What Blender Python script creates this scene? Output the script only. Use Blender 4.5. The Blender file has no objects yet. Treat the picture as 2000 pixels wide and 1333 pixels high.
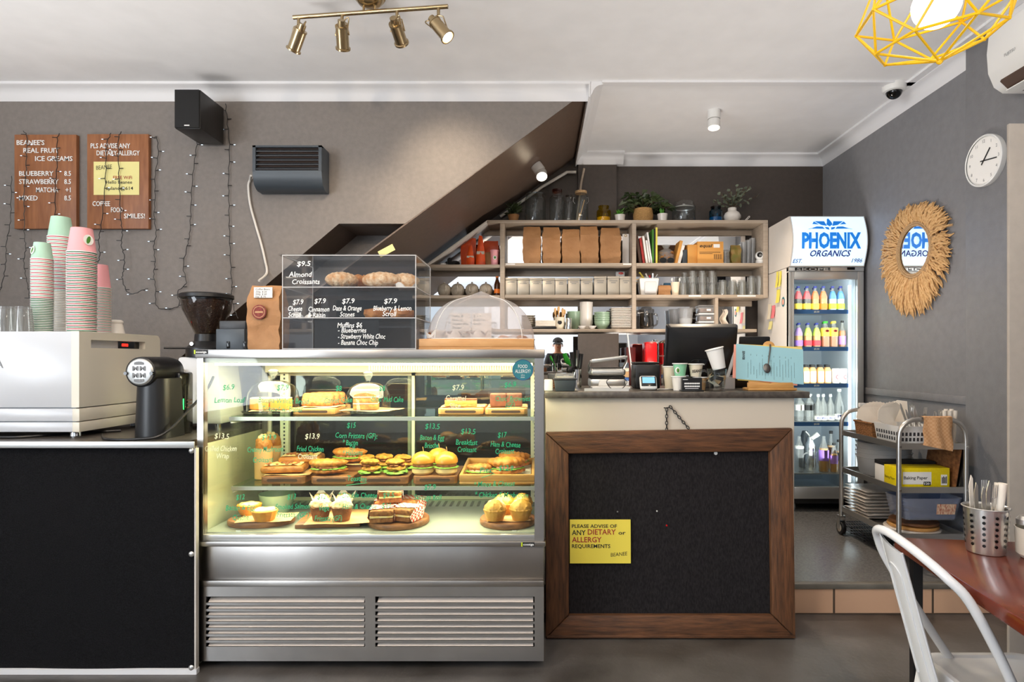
import bpy, bmesh, math, random
from math import pi, sin, cos, radians, sqrt
from mathutils import Vector, Matrix, noise
random.seed(7)
SC = bpy.context.scene
COL = SC.collection
F, EYE = 1180.0, 1.348            # focal length in pixels of the 2000 px frame, eye height in metres
def X(px, Y): return (px - 1050.0) * Y / F
def Z(py, Y): return EYE - (py - 700.0) * Y / F

# ------------------------------------------------------------------ camera
cam_d = bpy.data.cameras.new('camera'); cam = bpy.data.objects.new('camera', cam_d); COL.objects.link(cam)
cam_d.sensor_fit = 'HORIZONTAL'; cam_d.sensor_width = 36.0; cam_d.lens = 36.0 * F / 2000.0
cam_d.shift_x = -50.0 / 2000.0; cam_d.shift_y = 33.5 / 2000.0
cam_d.clip_start = 0.05
cam.location = (0, 0, EYE); cam.rotation_euler = (pi / 2, 0, 0)
SC.camera = cam
# ------------------------------------------------------------------ view, world, large lights
SC.view_settings.view_transform = 'Standard'; SC.view_settings.look = 'None'
SC.view_settings.gamma = 1.0; SC.view_settings.use_curve_mapping = False
SC.view_settings.exposure = 0.54
SC.cycles.use_denoising = True
SC.cycles.max_bounces = 10; SC.cycles.diffuse_bounces = 4; SC.cycles.glossy_bounces = 5
SC.cycles.transparent_max_bounces = 32; SC.cycles.transmission_bounces = 6
SC.cycles.sample_clamp_indirect = 6.0
SC.cycles.caustics_reflective = False; SC.cycles.caustics_refractive = False
wd = bpy.data.worlds.new('world'); SC.world = wd; wd.use_nodes = True
wd.node_tree.nodes['Background'].inputs[0].default_value = (0.80, 0.90, 1.0, 1)
wd.node_tree.nodes['Background'].inputs[1].default_value = 0.6
def lamp(name, kind, loc, energy, color, rot=(0, 0, 0), parent=None, **kw):
    d = bpy.data.lights.new(name, kind); d.energy = energy; d.color = color
    for k, v in kw.items(): setattr(d, k, v)
    o = bpy.data.objects.new(name, d); COL.objects.link(o); o.location = loc; o.rotation_euler = rot
    if parent: o.parent = parent
    return o
DAY = (0.86, 0.93, 1.0); WARM = (1.0, 0.80, 0.58); NEUT = (1.0, 0.93, 0.85)
# daylight through the side window and the shopfront behind the camera
lamp('window_daylight', 'AREA', (-4.36, -2.0, 1.6), 175, DAY, (0, radians(-125), 0), shape='RECTANGLE', size=2.1, size_y=3.4)
lamp('shopfront_daylight', 'AREA', (-0.1, -4.42, 2.1), 6, DAY, (radians(116), 0, 0), shape='RECTANGLE', size=2.5, size_y=1.5)
# the dining room's own ceiling lamps, behind and above the camera
for _x, _y in ((-1.6, 1.2), (-1.73, -0.5), (-0.41, 1.2), (1.4, -0.6)):
    lamp('dining_ceiling_lamp', 'POINT', (_x, _y, 2.68), 20, WARM, shadow_soft_size=0.04)
# bodiless upward fill spots, added out of frame to brighten the ceiling
for _x, _y, _e in ((-3.0, 2.0, 90), (2.2, 1.2, 60), (-0.4, -0.7, 110)):
    lamp('ceiling_fill', 'SPOT', (_x, _y, 0.95), _e, (1.0, 0.96, 0.92), (pi, 0, 0), spot_size=radians(125), spot_blend=0.6, shadow_soft_size=0.5)

# added fill for the kitchen ceiling and soffit, hidden low behind the till counter
lamp('kitchen_fill', 'SPOT', (0.95, 4.05, 0.85), 52, (1.0, 0.93, 0.86), (pi, 0, 0), spot_size=radians(160), spot_blend=0.5, shadow_soft_size=0.25)
# ------------------------------------------------------------------ materials
def lin(c): c /= 255.0; return c / 12.92 if c <= 0.04045 else ((c + 0.055) / 1.055) ** 2.4
def rgb(t): return (lin(t[0]), lin(t[1]), lin(t[2]), 1.0)
MATS = {}
def mat(name, c, rough=0.5, metal=0.0, var=0.0, c2=None, scale=8.0, stretch=(1, 1, 1), bump=0.0, bscale=None, emit=0.0, aniso=0.0, spec=0.5, coat=0.0, trans=0.0, detail=4.0, rvar=0.0):
    m = bpy.data.materials.new(name); m.use_nodes = True; MATS[name] = m
    nt = m.node_tree; b = nt.nodes['Principled BSDF']
    b.inputs['Base Color'].default_value = rgb(c); b.inputs['Roughness'].default_value = rough
    b.inputs['Metallic'].default_value = metal; b.inputs['Specular IOR Level'].default_value = spec
    if coat: b.inputs['Coat Weight'].default_value = coat; b.inputs['Coat Roughness'].default_value = 0.15
    if trans: b.inputs['Transmission Weight'].default_value = trans
    tc = mp = None
    if c2 or var or bump or rvar:
        tc = nt.nodes.new('ShaderNodeTexCoord'); mp = nt.nodes.new('ShaderNodeMapping'); mp.inputs['Scale'].default_value = stretch
        nt.links.new(tc.outputs['Object'], mp.inputs['Vector'])
    if c2 or var:
        n = nt.nodes.new('ShaderNodeTexNoise'); n.inputs['Scale'].default_value = scale; n.inputs['Detail'].default_value = detail
        nt.links.new(mp.outputs[0], n.inputs['Vector'])
        r = nt.nodes.new('ShaderNodeValToRGB'); r.color_ramp.elements[0].position = 0.32; r.color_ramp.elements[1].position = 0.68
        if c2: a, z = c, c2
        else: a = tuple(max(0, v * (1 - var)) for v in c); z = tuple(min(255, v * (1 + var)) for v in c)
        r.color_ramp.elements[0].color = rgb(a); r.color_ramp.elements[1].color = rgb(z)
        nt.links.new(n.outputs[0], r.inputs[0]); nt.links.new(r.outputs[0], b.inputs['Base Color'])
        if rvar:
            mr = nt.nodes.new('ShaderNodeMapRange'); mr.inputs[3].default_value = rough - rvar; mr.inputs[4].default_value = rough + rvar
            nt.links.new(n.outputs[0], mr.inputs[0]); nt.links.new(mr.outputs[0], b.inputs['Roughness'])
    if bump:
        n2 = nt.nodes.new('ShaderNodeTexNoise'); n2.inputs['Scale'].default_value = bscale or scale * 3; n2.inputs['Detail'].default_value = 3
        bp = nt.nodes.new('ShaderNodeBump'); bp.inputs['Strength'].default_value = bump; bp.inputs['Distance'].default_value = 0.01
        nt.links.new(mp.outputs[0], n2.inputs['Vector']); nt.links.new(n2.outputs[0], bp.inputs['Height']); nt.links.new(bp.outputs[0], b.inputs['Normal'])
    if aniso:
        tg = nt.nodes.new('ShaderNodeTangent'); tg.direction_type = 'RADIAL'; tg.axis = 'Z'
        nt.links.new(tg.outputs[0], b.inputs['Tangent']); b.inputs['Anisotropic'].default_value = aniso; b.inputs['Anisotropic Rotation'].default_value = 0.25
    if emit:
        b.inputs['Emission Color'].default_value = rgb(c); b.inputs['Emission Strength'].default_value = emit
    return m
def glass(name, tint=(250, 252, 250), refl=1.0, rough=0.02, ior=1.45, haze=0.0):
    m = bpy.data.materials.new(name); m.use_nodes = True; MATS[name] = m
    nt = m.node_tree; nt.nodes.remove(nt.nodes['Principled BSDF']); out = nt.nodes['Material Output']
    t = nt.nodes.new('ShaderNodeBsdfTransparent'); t.inputs[0].default_value = rgb(tint)
    g = nt.nodes.new('ShaderNodeBsdfGlossy'); g.inputs['Roughness'].default_value = rough
    fr = nt.nodes.new('ShaderNodeLayerWeight'); fr.inputs[0].default_value = 0.5
    pw = nt.nodes.new('ShaderNodeMath'); pw.operation = 'POWER'; pw.inputs[1].default_value = 4.0; nt.links.new(fr.outputs['Facing'], pw.inputs[0])
    mu = nt.nodes.new('ShaderNodeMath'); mu.operation = 'MULTIPLY_ADD'; mu.inputs[1].default_value = 0.8 * min(refl, 1.2); mu.inputs[2].default_value = 0.035 * refl; mu.use_clamp = True
    nt.links.new(pw.outputs[0], mu.inputs[0])
    mx = nt.nodes.new('ShaderNodeMixShader'); nt.links.new(mu.outputs[0], mx.inputs[0])
    nt.links.new(t.outputs[0], mx.inputs[1]); nt.links.new(g.outputs[0], mx.inputs[2])
    last = mx
    if haze:
        d = nt.nodes.new('ShaderNodeBsdfDiffuse'); d.inputs[0].default_value = rgb((240, 240, 240))
        m2 = nt.nodes.new('ShaderNodeMixShader'); m2.inputs[0].default_value = haze
        nt.links.new(mx.outputs[0], m2.inputs[1]); nt.links.new(d.outputs[0], m2.inputs[2]); last = m2
    nt.links.new(last.outputs[0], out.inputs[0])
    return m
def checker(name, ca, cb, scale, rough=0.7):
    m = mat(name, ca, rough); nt = m.node_tree; b = nt.nodes['Principled BSDF']
    tc = nt.nodes.new('ShaderNodeTexCoord'); ck = nt.nodes.new('ShaderNodeTexChecker'); ck.inputs['Scale'].default_value = scale
    ck.inputs[1].default_value = rgb(ca); ck.inputs[2].default_value = rgb(cb)
    nt.links.new(tc.outputs['Object'], ck.inputs[0]); nt.links.new(ck.outputs[0], b.inputs['Base Color']); return m
def brickmat(name, ca, cb, mortar, w, h, rough=0.6, mw=0.01):
    m = mat(name, ca, rough); nt = m.node_tree; b = nt.nodes['Principled BSDF']
    tc = nt.nodes.new('ShaderNodeTexCoord'); mp = nt.nodes.new('ShaderNodeMapping'); mp.inputs['Rotation'].default_value = (radians(90), 0, 0)
    bk = nt.nodes.new('ShaderNodeTexBrick'); bk.inputs['Color1'].default_value = rgb(ca); bk.inputs['Color2'].default_value = rgb(cb); bk.inputs['Mortar'].default_value = rgb(mortar)
    bk.inputs['Scale'].default_value = 1; bk.inputs['Brick Width'].default_value = w; bk.inputs['Row Height'].default_value = h; bk.inputs['Mortar Size'].default_value = mw
    nt.links.new(tc.outputs['Object'], mp.inputs[0]); nt.links.new(mp.outputs[0], bk.inputs[0]); nt.links.new(bk.outputs[0], b.inputs['Base Color']); return m
def M(n): return MATS[n]

mat('taupe_paint', (129, 122, 117), 0.55, var=0.03, scale=30, bump=0.15, bscale=160)
mat('shaded_wall_and_board', (72, 63, 57), 0.42, var=0.04, scale=30, bump=0.15, bscale=160)  # wall paint with the kitchen's shade put into it; also the dark board's brown
mat('taupe_paint_shaded', (100, 82, 70), 0.42, var=0.04, scale=30, bump=0.15, bscale=160)  # wall paint with the shade under the stair put into the colour
mat('grey_paint', (129, 129, 132), 0.5, var=0.03, scale=20, bump=0.15, bscale=160)
mat('light_paint', (172, 163, 153), 0.6, var=0.02, scale=20)
mat('ceiling_white', (245, 245, 246), 0.8, var=0.01, scale=6)
mat('trim_white', (236, 236, 238), 0.45)
mat('room_white', (216, 218, 222), 0.8)
mat('concrete', (50, 46, 41), 0.34, c2=(112, 108, 106), scale=1.7, detail=10, bump=0.1, bscale=40, rvar=0.12)
mat('vinyl_floor', (100, 99, 99), 0.2, c2=(126, 125, 124), scale=90, bump=0.06, bscale=300)
brickmat('riser_tile', (214, 172, 142), (224, 184, 152), (90, 74, 62), 0.52, 0.6, 0.5, 0.006)
mat('nosing', (120, 116, 108), 0.4, var=0.1)
mat('black_carpet', (12, 12, 14), 0.95, c2=(30, 30, 33), scale=220, bump=0.7, bscale=350, spec=0.15)
mat('steel', (172, 168, 164), 0.30, 1.0, aniso=0.75, var=0.03, scale=5)
mat('steel_plain', (214, 212, 208), 0.28, 0.9)
mat('steel_dark', (110, 108, 106), 0.3, 1.0)
mat('chrome', (225, 225, 225), 0.08, 1.0)
mat('steel_top', (92, 86, 80), 0.3, 0.6, c2=(120, 112, 104), scale=40)
mat('slat_pale_reflection', (228, 216, 205), 0.4)  # pale base colour stands in for slats reflecting the ceiling
mat('alu', (205, 206, 204), 0.35, 0.8)
mat('brass', (176, 156, 122), 0.26, 1.0)
mat('black_plastic', (22, 22, 24), 0.35)
mat('black_matte', (18, 18, 19), 0.8)
mat('gloss_black', (10, 10, 11), 0.12)
mat('dark_void', (30, 28, 27), 0.8)
mat('charcoal_wood', (32, 28, 27), 0.35, c2=(20, 18, 17), scale=6, stretch=(12, 12, 1))
mat('slate_grey', (66, 74, 82), 0.4)
mat('dark_grey', (58, 60, 64), 0.45)
mat('mid_grey', (120, 122, 124), 0.5)
mat('white_plastic', (236, 236, 234), 0.35)
mat('white_gloss', (222, 223, 225), 0.18)
mat('cream_plastic', (213, 202, 186), 0.4)
mat('machine_white', (206, 209, 214), 0.22)
mat('machine_cream', (232, 226, 210), 0.35)
mat('white_ceramic', (238, 232, 224), 0.2)
mat('stoneware', (196, 187, 172), 0.45, c2=(166, 156, 140), scale=30)
mat('sage', (150, 176, 150), 0.35)
mat('mint', (140, 205, 165), 0.5)
mat('paper_white', (244, 242, 238), 0.7)
mat('paper_mint', (176, 214, 192), 0.6)
mat('paper_pink', (246, 172, 178), 0.6)
mat('cup_red', (214, 92, 100), 0.6)
mat('deck_metal', (168, 176, 164), 0.35, 0.3)
mat('paper_green', (46, 120, 78), 0.6)
mat('paper_cream', (232, 220, 196), 0.65)
mat('print_green', (70, 130, 40), 0.6)
mat('print_red', (170, 50, 44), 0.6)
mat('stamp_red', (110, 34, 34), 0.7, c2=(150, 70, 60), scale=90)
mat('ink', (26, 26, 28), 0.6)
mat('white_letter', (246, 246, 244), 0.5)
mat('chalk_white', (248, 248, 244), 0.6)
mat('pen_green', (44, 176, 118), 0.5)
mat('pen_cream', (238, 240, 196), 0.5)
mat('note_yellow', (244, 234, 158), 0.7)
mat('notice_yellow', (240, 220, 84), 0.7)
mat('sticky_yellow', (240, 226, 100), 0.7)
mat('sticky_pink', (240, 130, 136), 0.7)
mat('walnut', (136, 84, 50), 0.45, c2=(166, 108, 68), scale=4, stretch=(9, 9, 1.2), detail=6)
mat('old_wood', (66, 42, 26), 0.6, c2=(112, 72, 44), scale=9, stretch=(1, 9, 9), detail=8, bump=0.25, bscale=30)
mat('old_wood_v', (66, 42, 26), 0.6, c2=(114, 74, 46), scale=9, stretch=(9, 9, 1), detail=8, bump=0.25, bscale=30)
mat('felt', (24, 22, 24), 0.9, c2=(42, 39, 41), scale=60, stretch=(3, 1, 1), bump=0.3, bscale=200, spec=0.2)
mat('pine', (206, 150, 92), 0.45, c2=(222, 170, 112), scale=5, stretch=(2, 8, 12), detail=6)
mat('bamboo', (216, 164, 96), 0.4, c2=(196, 140, 76), scale=6, stretch=(1.5, 10, 14))
mat('acacia', (110, 70, 42), 0.45, c2=(160, 108, 66), scale=7, stretch=(2, 6, 8), detail=6)
mat('red_table', (90, 34, 20), 0.18, c2=(116, 50, 30), scale=4, stretch=(8, 1.2, 4), detail=6, coat=0.1)
mat('laminate', (172, 156, 138), 0.42, c2=(186, 170, 152), scale=5, stretch=(1.2, 10, 14), detail=5)
mat('laminate_light', (206, 200, 192), 0.4, var=0.03, scale=10)
mat('kraft', (164, 116, 72), 0.65, c2=(186, 138, 92), scale=7, bump=1.0, bscale=17)
mat('kraft_light', (206, 166, 118), 0.7, var=0.05, bump=0.3, bscale=30)
mat('orange_foil', (226, 86, 24), 0.35, c2=(200, 66, 18), scale=14, bump=0.4, bscale=30)
mat('brown_dark', (74, 50, 36), 0.6)
mat('tin_silver', (182, 174, 160), 0.35, 0.35)
mat('amber', (60, 30, 12), 0.15)
mat('orange_label', (230, 120, 30), 0.5)
mat('terracotta', (170, 120, 76), 0.8, c2=(190, 142, 92), scale=20)
mat('seagrass', (176, 132, 78), 0.8, c2=(208, 164, 104), scale=60, stretch=(1, 1, 3), bump=0.8, bscale=70)
mat('wicker', (120, 78, 44), 0.65, c2=(176, 124, 74), scale=50, stretch=(1, 1, 3), bump=0.9, bscale=60)
mat('jute', (196, 152, 98), 0.9, c2=(224, 184, 132), scale=60)
mat('jute_rope', (168, 134, 94), 0.9, c2=(196, 162, 120), scale=120)
mat('leaf_dark', (46, 58, 34), 0.45, c2=(70, 84, 46), scale=12)
mat('leaf_grey', (104, 116, 98), 0.6, c2=(132, 140, 118), scale=16)
mat('leaf_green', (66, 140, 40), 0.5, c2=(110, 180, 60), scale=10)
mat('stem_brown', (84, 66, 44), 0.7)
mat('coffee_bean', (44, 26, 18), 0.45, c2=(72, 44, 30), scale=120, bump=0.8, bscale=160)
mat('bread', (206, 138, 56), 0.5, c2=(166, 92, 30), scale=14, bump=0.4, bscale=60)
mat('pastry', (200, 138, 66), 0.5, c2=(150, 88, 34), scale=22, bump=0.5, bscale=70)
mat('almond_crust', (196, 140, 84), 0.7, c2=(236, 214, 180), scale=45, bump=0.6, bscale=90)
mat('bun', (226, 156, 58), 0.28, c2=(206, 126, 40), scale=6)
mat('bun_side', (240, 206, 142), 0.6)
mat('cake', (206, 150, 74), 0.8, c2=(160, 100, 44), scale=50, bump=0.5, bscale=90)
mat('cake_lemon', (220, 160, 70), 0.7, c2=(230, 150, 60), scale=40)
mat('icing', (226, 212, 178), 0.5)
mat('brown_bread', (120, 70, 32), 0.8, c2=(176, 118, 62), scale=60, bump=0.5, bscale=100)
mat('brownie', (92, 50, 30), 0.55, c2=(120, 70, 44), scale=30, bump=0.3, bscale=60)
mat('caramel', (214, 140, 60), 0.4, c2=(230, 170, 90), scale=30)
mat('lettuce', (92, 140, 44), 0.5, c2=(140, 180, 74), scale=30)
mat('filling', (120, 66, 36), 0.6, c2=(190, 120, 70), scale=60)
mat('egg', (236, 198, 96), 0.45, c2=(240, 222, 176), scale=30)
mat('ham', (236, 150, 130), 0.5, c2=(246, 190, 160), scale=40)
mat('fritter', (222, 164, 60), 0.6, c2=(160, 96, 30), scale=45, bump=0.8, bscale=70)
mat('quiche', (222, 160, 50), 0.5, c2=(200, 124, 30), scale=20, bump=0.4, bscale=50)
mat('muffin', (104, 62, 34), 0.75, c2=(140, 90, 52), scale=40, bump=0.5, bscale=80)
mat('pie', (214, 164, 74), 0.45, c2=(186, 126, 46), scale=16, bump=0.4, bscale=50)
mat('bake_paper', (214, 176, 122), 0.7, var=0.05)
mat('wax_paper', (250, 246, 238), 0.6, var=0.02)
checker('gingham', (244, 240, 232), (226, 84, 62), 62)
checker('towel_check', (216, 160, 110), (226, 178, 132), 90)
mat('case_inner', (234, 230, 208), 0.4)
mat('case_led', (255, 250, 215), 0.5, emit=7.0)
mat('teal', (36, 118, 130), 0.5)
mat('lime', (200, 220, 40), 0.5)
mat('fridge_white', (222, 216, 208), 0.35, var=0.01)
mat('fridge_inner', (226, 236, 246), 0.4)
mat('fridge_led', (230, 242, 255), 0.5, emit=3.5)
mat('sign_lit', (196, 224, 252), 0.5, emit=0.75)
mat('sign_blue', (20, 120, 214), 0.5, emit=0.35)
mat('sign_navy', (26, 40, 120), 0.5, emit=0.1)
mat('strip_blue', (60, 110, 180), 0.4)
mat('red_plastic', (214, 22, 26), 0.25)
mat('red_dark', (96, 14, 12), 0.4)
mat('green_plastic', (40, 160, 40), 0.4)
mat('screen_blue', (120, 180, 220), 0.3, emit=0.5)
mat('led_green', (40, 230, 90), 0.5, emit=3.0)
mat('led_red', (255, 30, 20), 0.5, emit=2.5)
mat('led_white', (214, 236, 255), 0.5, emit=1.1)
mat('lamp_glow', (255, 236, 206), 0.5, emit=14.0)
mat('bulb_glow', (255, 246, 232), 0.5, emit=2.6)
mat('menu_blue', (158, 206, 216), 0.6)
mat('menu_pink', (248, 170, 150), 0.6)
mat('menu_yellow', (248, 216, 120), 0.6)
mat('yellow_wire', (246, 196, 24), 0.35)
mat('yellow_box', (244, 222, 20), 0.45, c2=(236, 208, 10), scale=90)
mat('carton', (222, 160, 82), 0.7)
mat('napkin', (242, 232, 218), 0.8, var=0.02)
mat('wood_spoon', (222, 178, 120), 0.6)
mat('tub_blue', (130, 160, 220), 0.3)
mat('cap_black', (26, 26, 30), 0.8)
mat('skin', (196, 142, 110), 0.5)
mat('mirror', (245, 246, 247), 0.0, 1.0)
mat('white_cord', (232, 228, 222), 0.5)
mat('grey_photo', (96, 104, 110), 0.6, c2=(220, 224, 226), scale=40, detail=6)
mat('blue_card', (70, 130, 170), 0.6)
mat('purple', (150, 110, 200), 0.5)
mat('peach', (240, 196, 150), 0.5)
glass('pane', (249, 251, 246), 0.7)
glass('shelf_glass', (228, 244, 234), 1.0)
glass('jar_glass', (240, 244, 244), 1.8)
glass('tumbler_glass', (244, 244, 242), 2.4, haze=0.05)
glass('acrylic', (252, 252, 252), 0.9)
glass('clear_plastic', (236, 238, 240), 1.6, 0.08, haze=0.2)
glass('bowl_plastic', (244, 246, 248), 1.4, 0.12, haze=0.34)
glass('net_white', (240, 232, 228), 0.05, 0.6, haze=0.3)
glass('tub_clear', (190, 208, 240), 1.2, 0.1, haze=0.18)
glass('yellow_glass', (235, 215, 60), 1.2)
glass('blue_glass', (70, 175, 205), 1.2)
glass('copper_glass', (196, 120, 96), 1.2)
glass('smoke_glass', (214, 210, 205), 1.5)
glass('door_glass', (226, 230, 226), 2.2)

# ------------------------------------------------------------------ mesh helpers
_txt = {}
def _text_mesh(s, bold):
    k = (s, bold)
    if k not in _txt:
        cu = bpy.data.curves.new('lettering', 'FONT'); cu.body = s; cu.size = 1.0; cu.offset = bold; cu.resolution_u = 2
        ob = bpy.data.objects.new('lettering', cu); me = bpy.data.meshes.new_from_object(ob)
        v = [tuple(p.co) for p in me.vertices]; f = [tuple(p.vertices) for p in me.polygons]
        bpy.data.objects.remove(ob); bpy.data.curves.remove(cu); bpy.data.meshes.remove(me)
        _txt[k] = (v, f)
    return _txt[k]
class G:
    def __init__(s): s.v = []; s.f = []; s.mi = []; s.m = 0
    def add(s, vs, fs):
        n = len(s.v); s.v += [Vector(p) for p in vs]
        for q in fs: s.f.append(tuple(i + n for i in q)); s.mi.append(s.m)
        return s
    def box(s, x0, x1, y0, y1, z0, z1):
        return s.add([(x0, y0, z0), (x1, y0, z0), (x1, y1, z0), (x0, y1, z0), (x0, y0, z1), (x1, y0, z1), (x1, y1, z1), (x0, y1, z1)],
                     [(3, 2, 1, 0), (4, 5, 6, 7), (0, 1, 5, 4), (1, 2, 6, 5), (2, 3, 7, 6), (3, 0, 4, 7)])
    def cbox(s, cx, cy, cz, sx, sy, sz): return s.box(cx - sx / 2, cx + sx / 2, cy - sy / 2, cy + sy / 2, cz - sz / 2, cz + sz / 2)
    def prism(s, poly, a, b, axis='y'):
        n = len(poly)
        def P(p, t): return {'y': (p[0], t, p[1]), 'z': (p[0], p[1], t), 'x': (t, p[0], p[1])}[axis]
        vs = [P(p, a) for p in poly] + [P(p, b) for p in poly]
        fs = [tuple(range(n)), tuple(range(2 * n - 1, n - 1, -1))] + [(i, i + n, (i + 1) % n + n, (i + 1) % n) for i in range(n)]
        return s.add(vs, fs)
    def lathe(s, prof, c=(0, 0, 0), n=20, axis='z', a0=0.0, a1=2 * pi, sx=1.0, sy=1.0, bands=None):
        full = abs(a1 - a0 - 2 * pi) < 1e-6; k = n if full else n + 1
        vs = []
        for r, z in prof:
            for i in range(k):
                a = a0 + (a1 - a0) * i / n; x, y = r * cos(a) * sx, r * sin(a) * sy
                p = (x, y, z) if axis == 'z' else ((x, z, y) if axis == 'y' else (z, x, y))
                vs.append((p[0] + c[0], p[1] + c[1], p[2] + c[2]))
        m0 = s.m
        for j in range(len(prof) - 1):
            fs = []
            for i in range(n):
                i2 = (i + 1) % k
                fs.append((j * k + i, j * k + i2, (j + 1) * k + i2, (j + 1) * k + i))
            if j == 0: s.add(vs, []); base = len(s.v) - len(vs)
            if bands: s.m = bands[j]
            for q in fs: s.f.append(tuple(i + base for i in q)); s.mi.append(s.m)
        s.m = m0
        return s
    def cyl(s, p0, p1, r0, r1=None, n=14, cap=True):
        r1 = r0 if r1 is None else r1; p0 = Vector(p0); p1 = Vector(p1); d = (p1 - p0).normalized()
        u = d.cross(Vector((0, 0, 1))); u = u.normalized() if u.length > 1e-4 else Vector((1, 0, 0)); w = d.cross(u)
        vs = [p0 + (u * cos(2 * pi * i / n) + w * sin(2 * pi * i / n)) * r0 for i in range(n)] + [p1 + (u * cos(2 * pi * i / n) + w * sin(2 * pi * i / n)) * r1 for i in range(n)]
        fs = [(i, (i + 1) % n, (i + 1) % n + n, i + n) for i in range(n)]
        if cap: fs += [tuple(range(n - 1, -1, -1)), tuple(range(n, 2 * n))]
        return s.add(vs, fs)
    def tube(s, pts, r, n=8, closed=False, smooth=0):
        pts = [Vector(p) for p in pts]
        if smooth: pts = spline(pts, smooth, closed)
        N = len(pts); rr = r if isinstance(r, (list, tuple)) else [r] * N
        if len(rr) != N: rr = [rr[min(len(rr) - 1, int(i * len(rr) / N))] for i in range(N)]
        vs = []; u = None
        for i in range(N):
            if closed: d = pts[(i + 1) % N] - pts[i - 1]
            else: d = pts[min(i + 1, N - 1)] - pts[max(i - 1, 0)]
            d = d.normalized() if d.length > 1e-9 else Vector((0, 0, 1))
            if u is None:
                u = d.cross(Vector((0, 0, 1)));
                if u.length < 1e-3: u = d.cross(Vector((1, 0, 0)))
            u = u - d * u.dot(d)
            u = u.normalized() if u.length > 1e-6 else d.orthogonal().normalized()
            w = d.cross(u)
            for k in range(n): vs.append(pts[i] + (u * cos(2 * pi * k / n) + w * sin(2 * pi * k / n)) * rr[i])
        fs = []
        for i in range(N if closed else N - 1):
            a, b = i * n, ((i + 1) % N) * n
            for k in range(n): fs.append((a + k, a + (k + 1) % n, b + (k + 1) % n, b + k))
        if not closed: fs += [tuple(range(n - 1, -1, -1)), tuple(range((N - 1) * n, N * n))]
        return s.add(vs, fs)
    def ball(s, c, rx, ry=None, rz=None, n=14, m=8, z0=-1.0, z1=1.0):
        ry = rx if ry is None else ry; rz = rx if rz is None else rz
        t0, t1 = math.asin(z0), math.asin(z1); vs = []; fs = []
        for j in range(m + 1):
            t = t0 + (t1 - t0) * j / m
            for i in range(n):
                a = 2 * pi * i / n; vs.append((c[0] + rx * cos(t) * cos(a), c[1] + ry * cos(t) * sin(a), c[2] + rz * sin(t)))
        for j in range(m):
            for i in range(n): fs.append((j * n + i, j * n + (i + 1) % n, (j + 1) * n + (i + 1) % n, (j + 1) * n + i))
        fs += [tuple(range(n - 1, -1, -1)), tuple(range(m * n, m * n + n))]
        return s.add(vs, fs)
    def quad(s, a, b, c, d): return s.add([a, b, c, d], [(0, 1, 2, 3)])
    def grid(s, fn, nu, nv):
        vs = [fn(i / nu, j / nv) for j in range(nv + 1) for i in range(nu + 1)]
        return s.add(vs, [(j * (nu + 1) + i, j * (nu + 1) + i + 1, (j + 1) * (nu + 1) + i + 1, (j + 1) * (nu + 1) + i) for j in range(nv) for i in range(nu)])
    def text(s, t, o, cap=0.03, width=None, right=(1, 0, 0), up=(0, 0, 1), bold=0.0, shear=0.0, align='l', depth=0.0, jit=0.0):
        v, f = _text_mesh(t, bold)
        if not v: return s
        x0 = min(p[0] for p in v); x1 = max(p[0] for p in v); k = cap / 0.69
        kx = k if width is None else width / max(1e-6, x1 - x0)
        off = {'l': x0, 'c': (x0 + x1) / 2, 'r': x1}[align]
        o = Vector(o); R = Vector(right).normalized(); U = Vector(up).normalized()
        vs = [o + R * ((p[0] - off) * kx + p[1] * k * shear) + U * (p[1] * k + (jit * cap * sin(p[0] * 3.1 + len(t)) if jit else 0)) for p in v]
        s.add(vs, f)
        if depth:
            N = R.cross(U); n = len(v); s.add([p + N * depth for p in vs], f)
            ed = {}
            for q in f:
                for a, b in zip(q, q[1:] + q[:1]): ed[(a, b)] = 1
            base = len(s.v) - n; b0 = base - n
            for (a, b) in ed:
                if (b, a) not in ed: s.f.append((b0 + a, b0 + b, base + b, base + a)); s.mi.append(s.m)
        return s
    def xf(s, mtx, start=0):
        for i in range(start, len(s.v)): s.v[i] = mtx @ s.v[i]
        return s
    def move(s, d, start=0): return s.xf(Matrix.Translation(d), start)
    def rot(s, ang, axis='Z', c=(0, 0, 0), start=0):
        c = Vector(c); return s.xf(Matrix.Translation(c) @ Matrix.Rotation(ang, 4, axis) @ Matrix.Translation(-c), start)
    def jitter(s, amp, freq=10.0, seed=0.0, start=0):
        for i in range(start, len(s.v)):
            p = s.v[i]; n = noise.noise_vector(p * freq + Vector((seed, seed * 2, seed * 3))); s.v[i] = p + n * amp
        return s
    def build(s, name, m, parent=None, loc=None, rot=0.0, bevel=0.0, seg=2, sharp=38, world=False, sub=0, weld=False):
        me = bpy.data.meshes.new(name)
        off = Vector(parent.location) if (world and parent is not None) else Vector((0, 0, 0))
        if world and loc is not None: off = Vector(loc)
        me.from_pydata([p - off for p in s.v], [], s.f)
        ms = m if isinstance(m, (list, tuple)) else [m]
        for q in ms: me.materials.append(M(q) if isinstance(q, str) else q)
        me.polygons.foreach_set('material_index', s.mi)
        bm = bmesh.new(); bm.from_mesh(me)
        if weld: bmesh.ops.remove_doubles(bm, verts=bm.verts, dist=1e-5)
        bmesh.ops.recalc_face_normals(bm, faces=bm.faces)
        if bevel > 0:
            ed = [e for e in bm.edges if len(e.link_faces) == 2 and e.calc_face_angle(0) > radians(35)]
            bmesh.ops.bevel(bm, geom=ed, offset=bevel, segments=seg, profile=0.5, affect='EDGES', clamp_overlap=True)
        bm.to_mesh(me); bm.free()
        me.polygons.foreach_set('use_smooth', [True] * len(me.polygons)); me.set_sharp_from_angle(angle=radians(sharp))
        o = bpy.data.objects.new(name, me); COL.objects.link(o)
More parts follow.
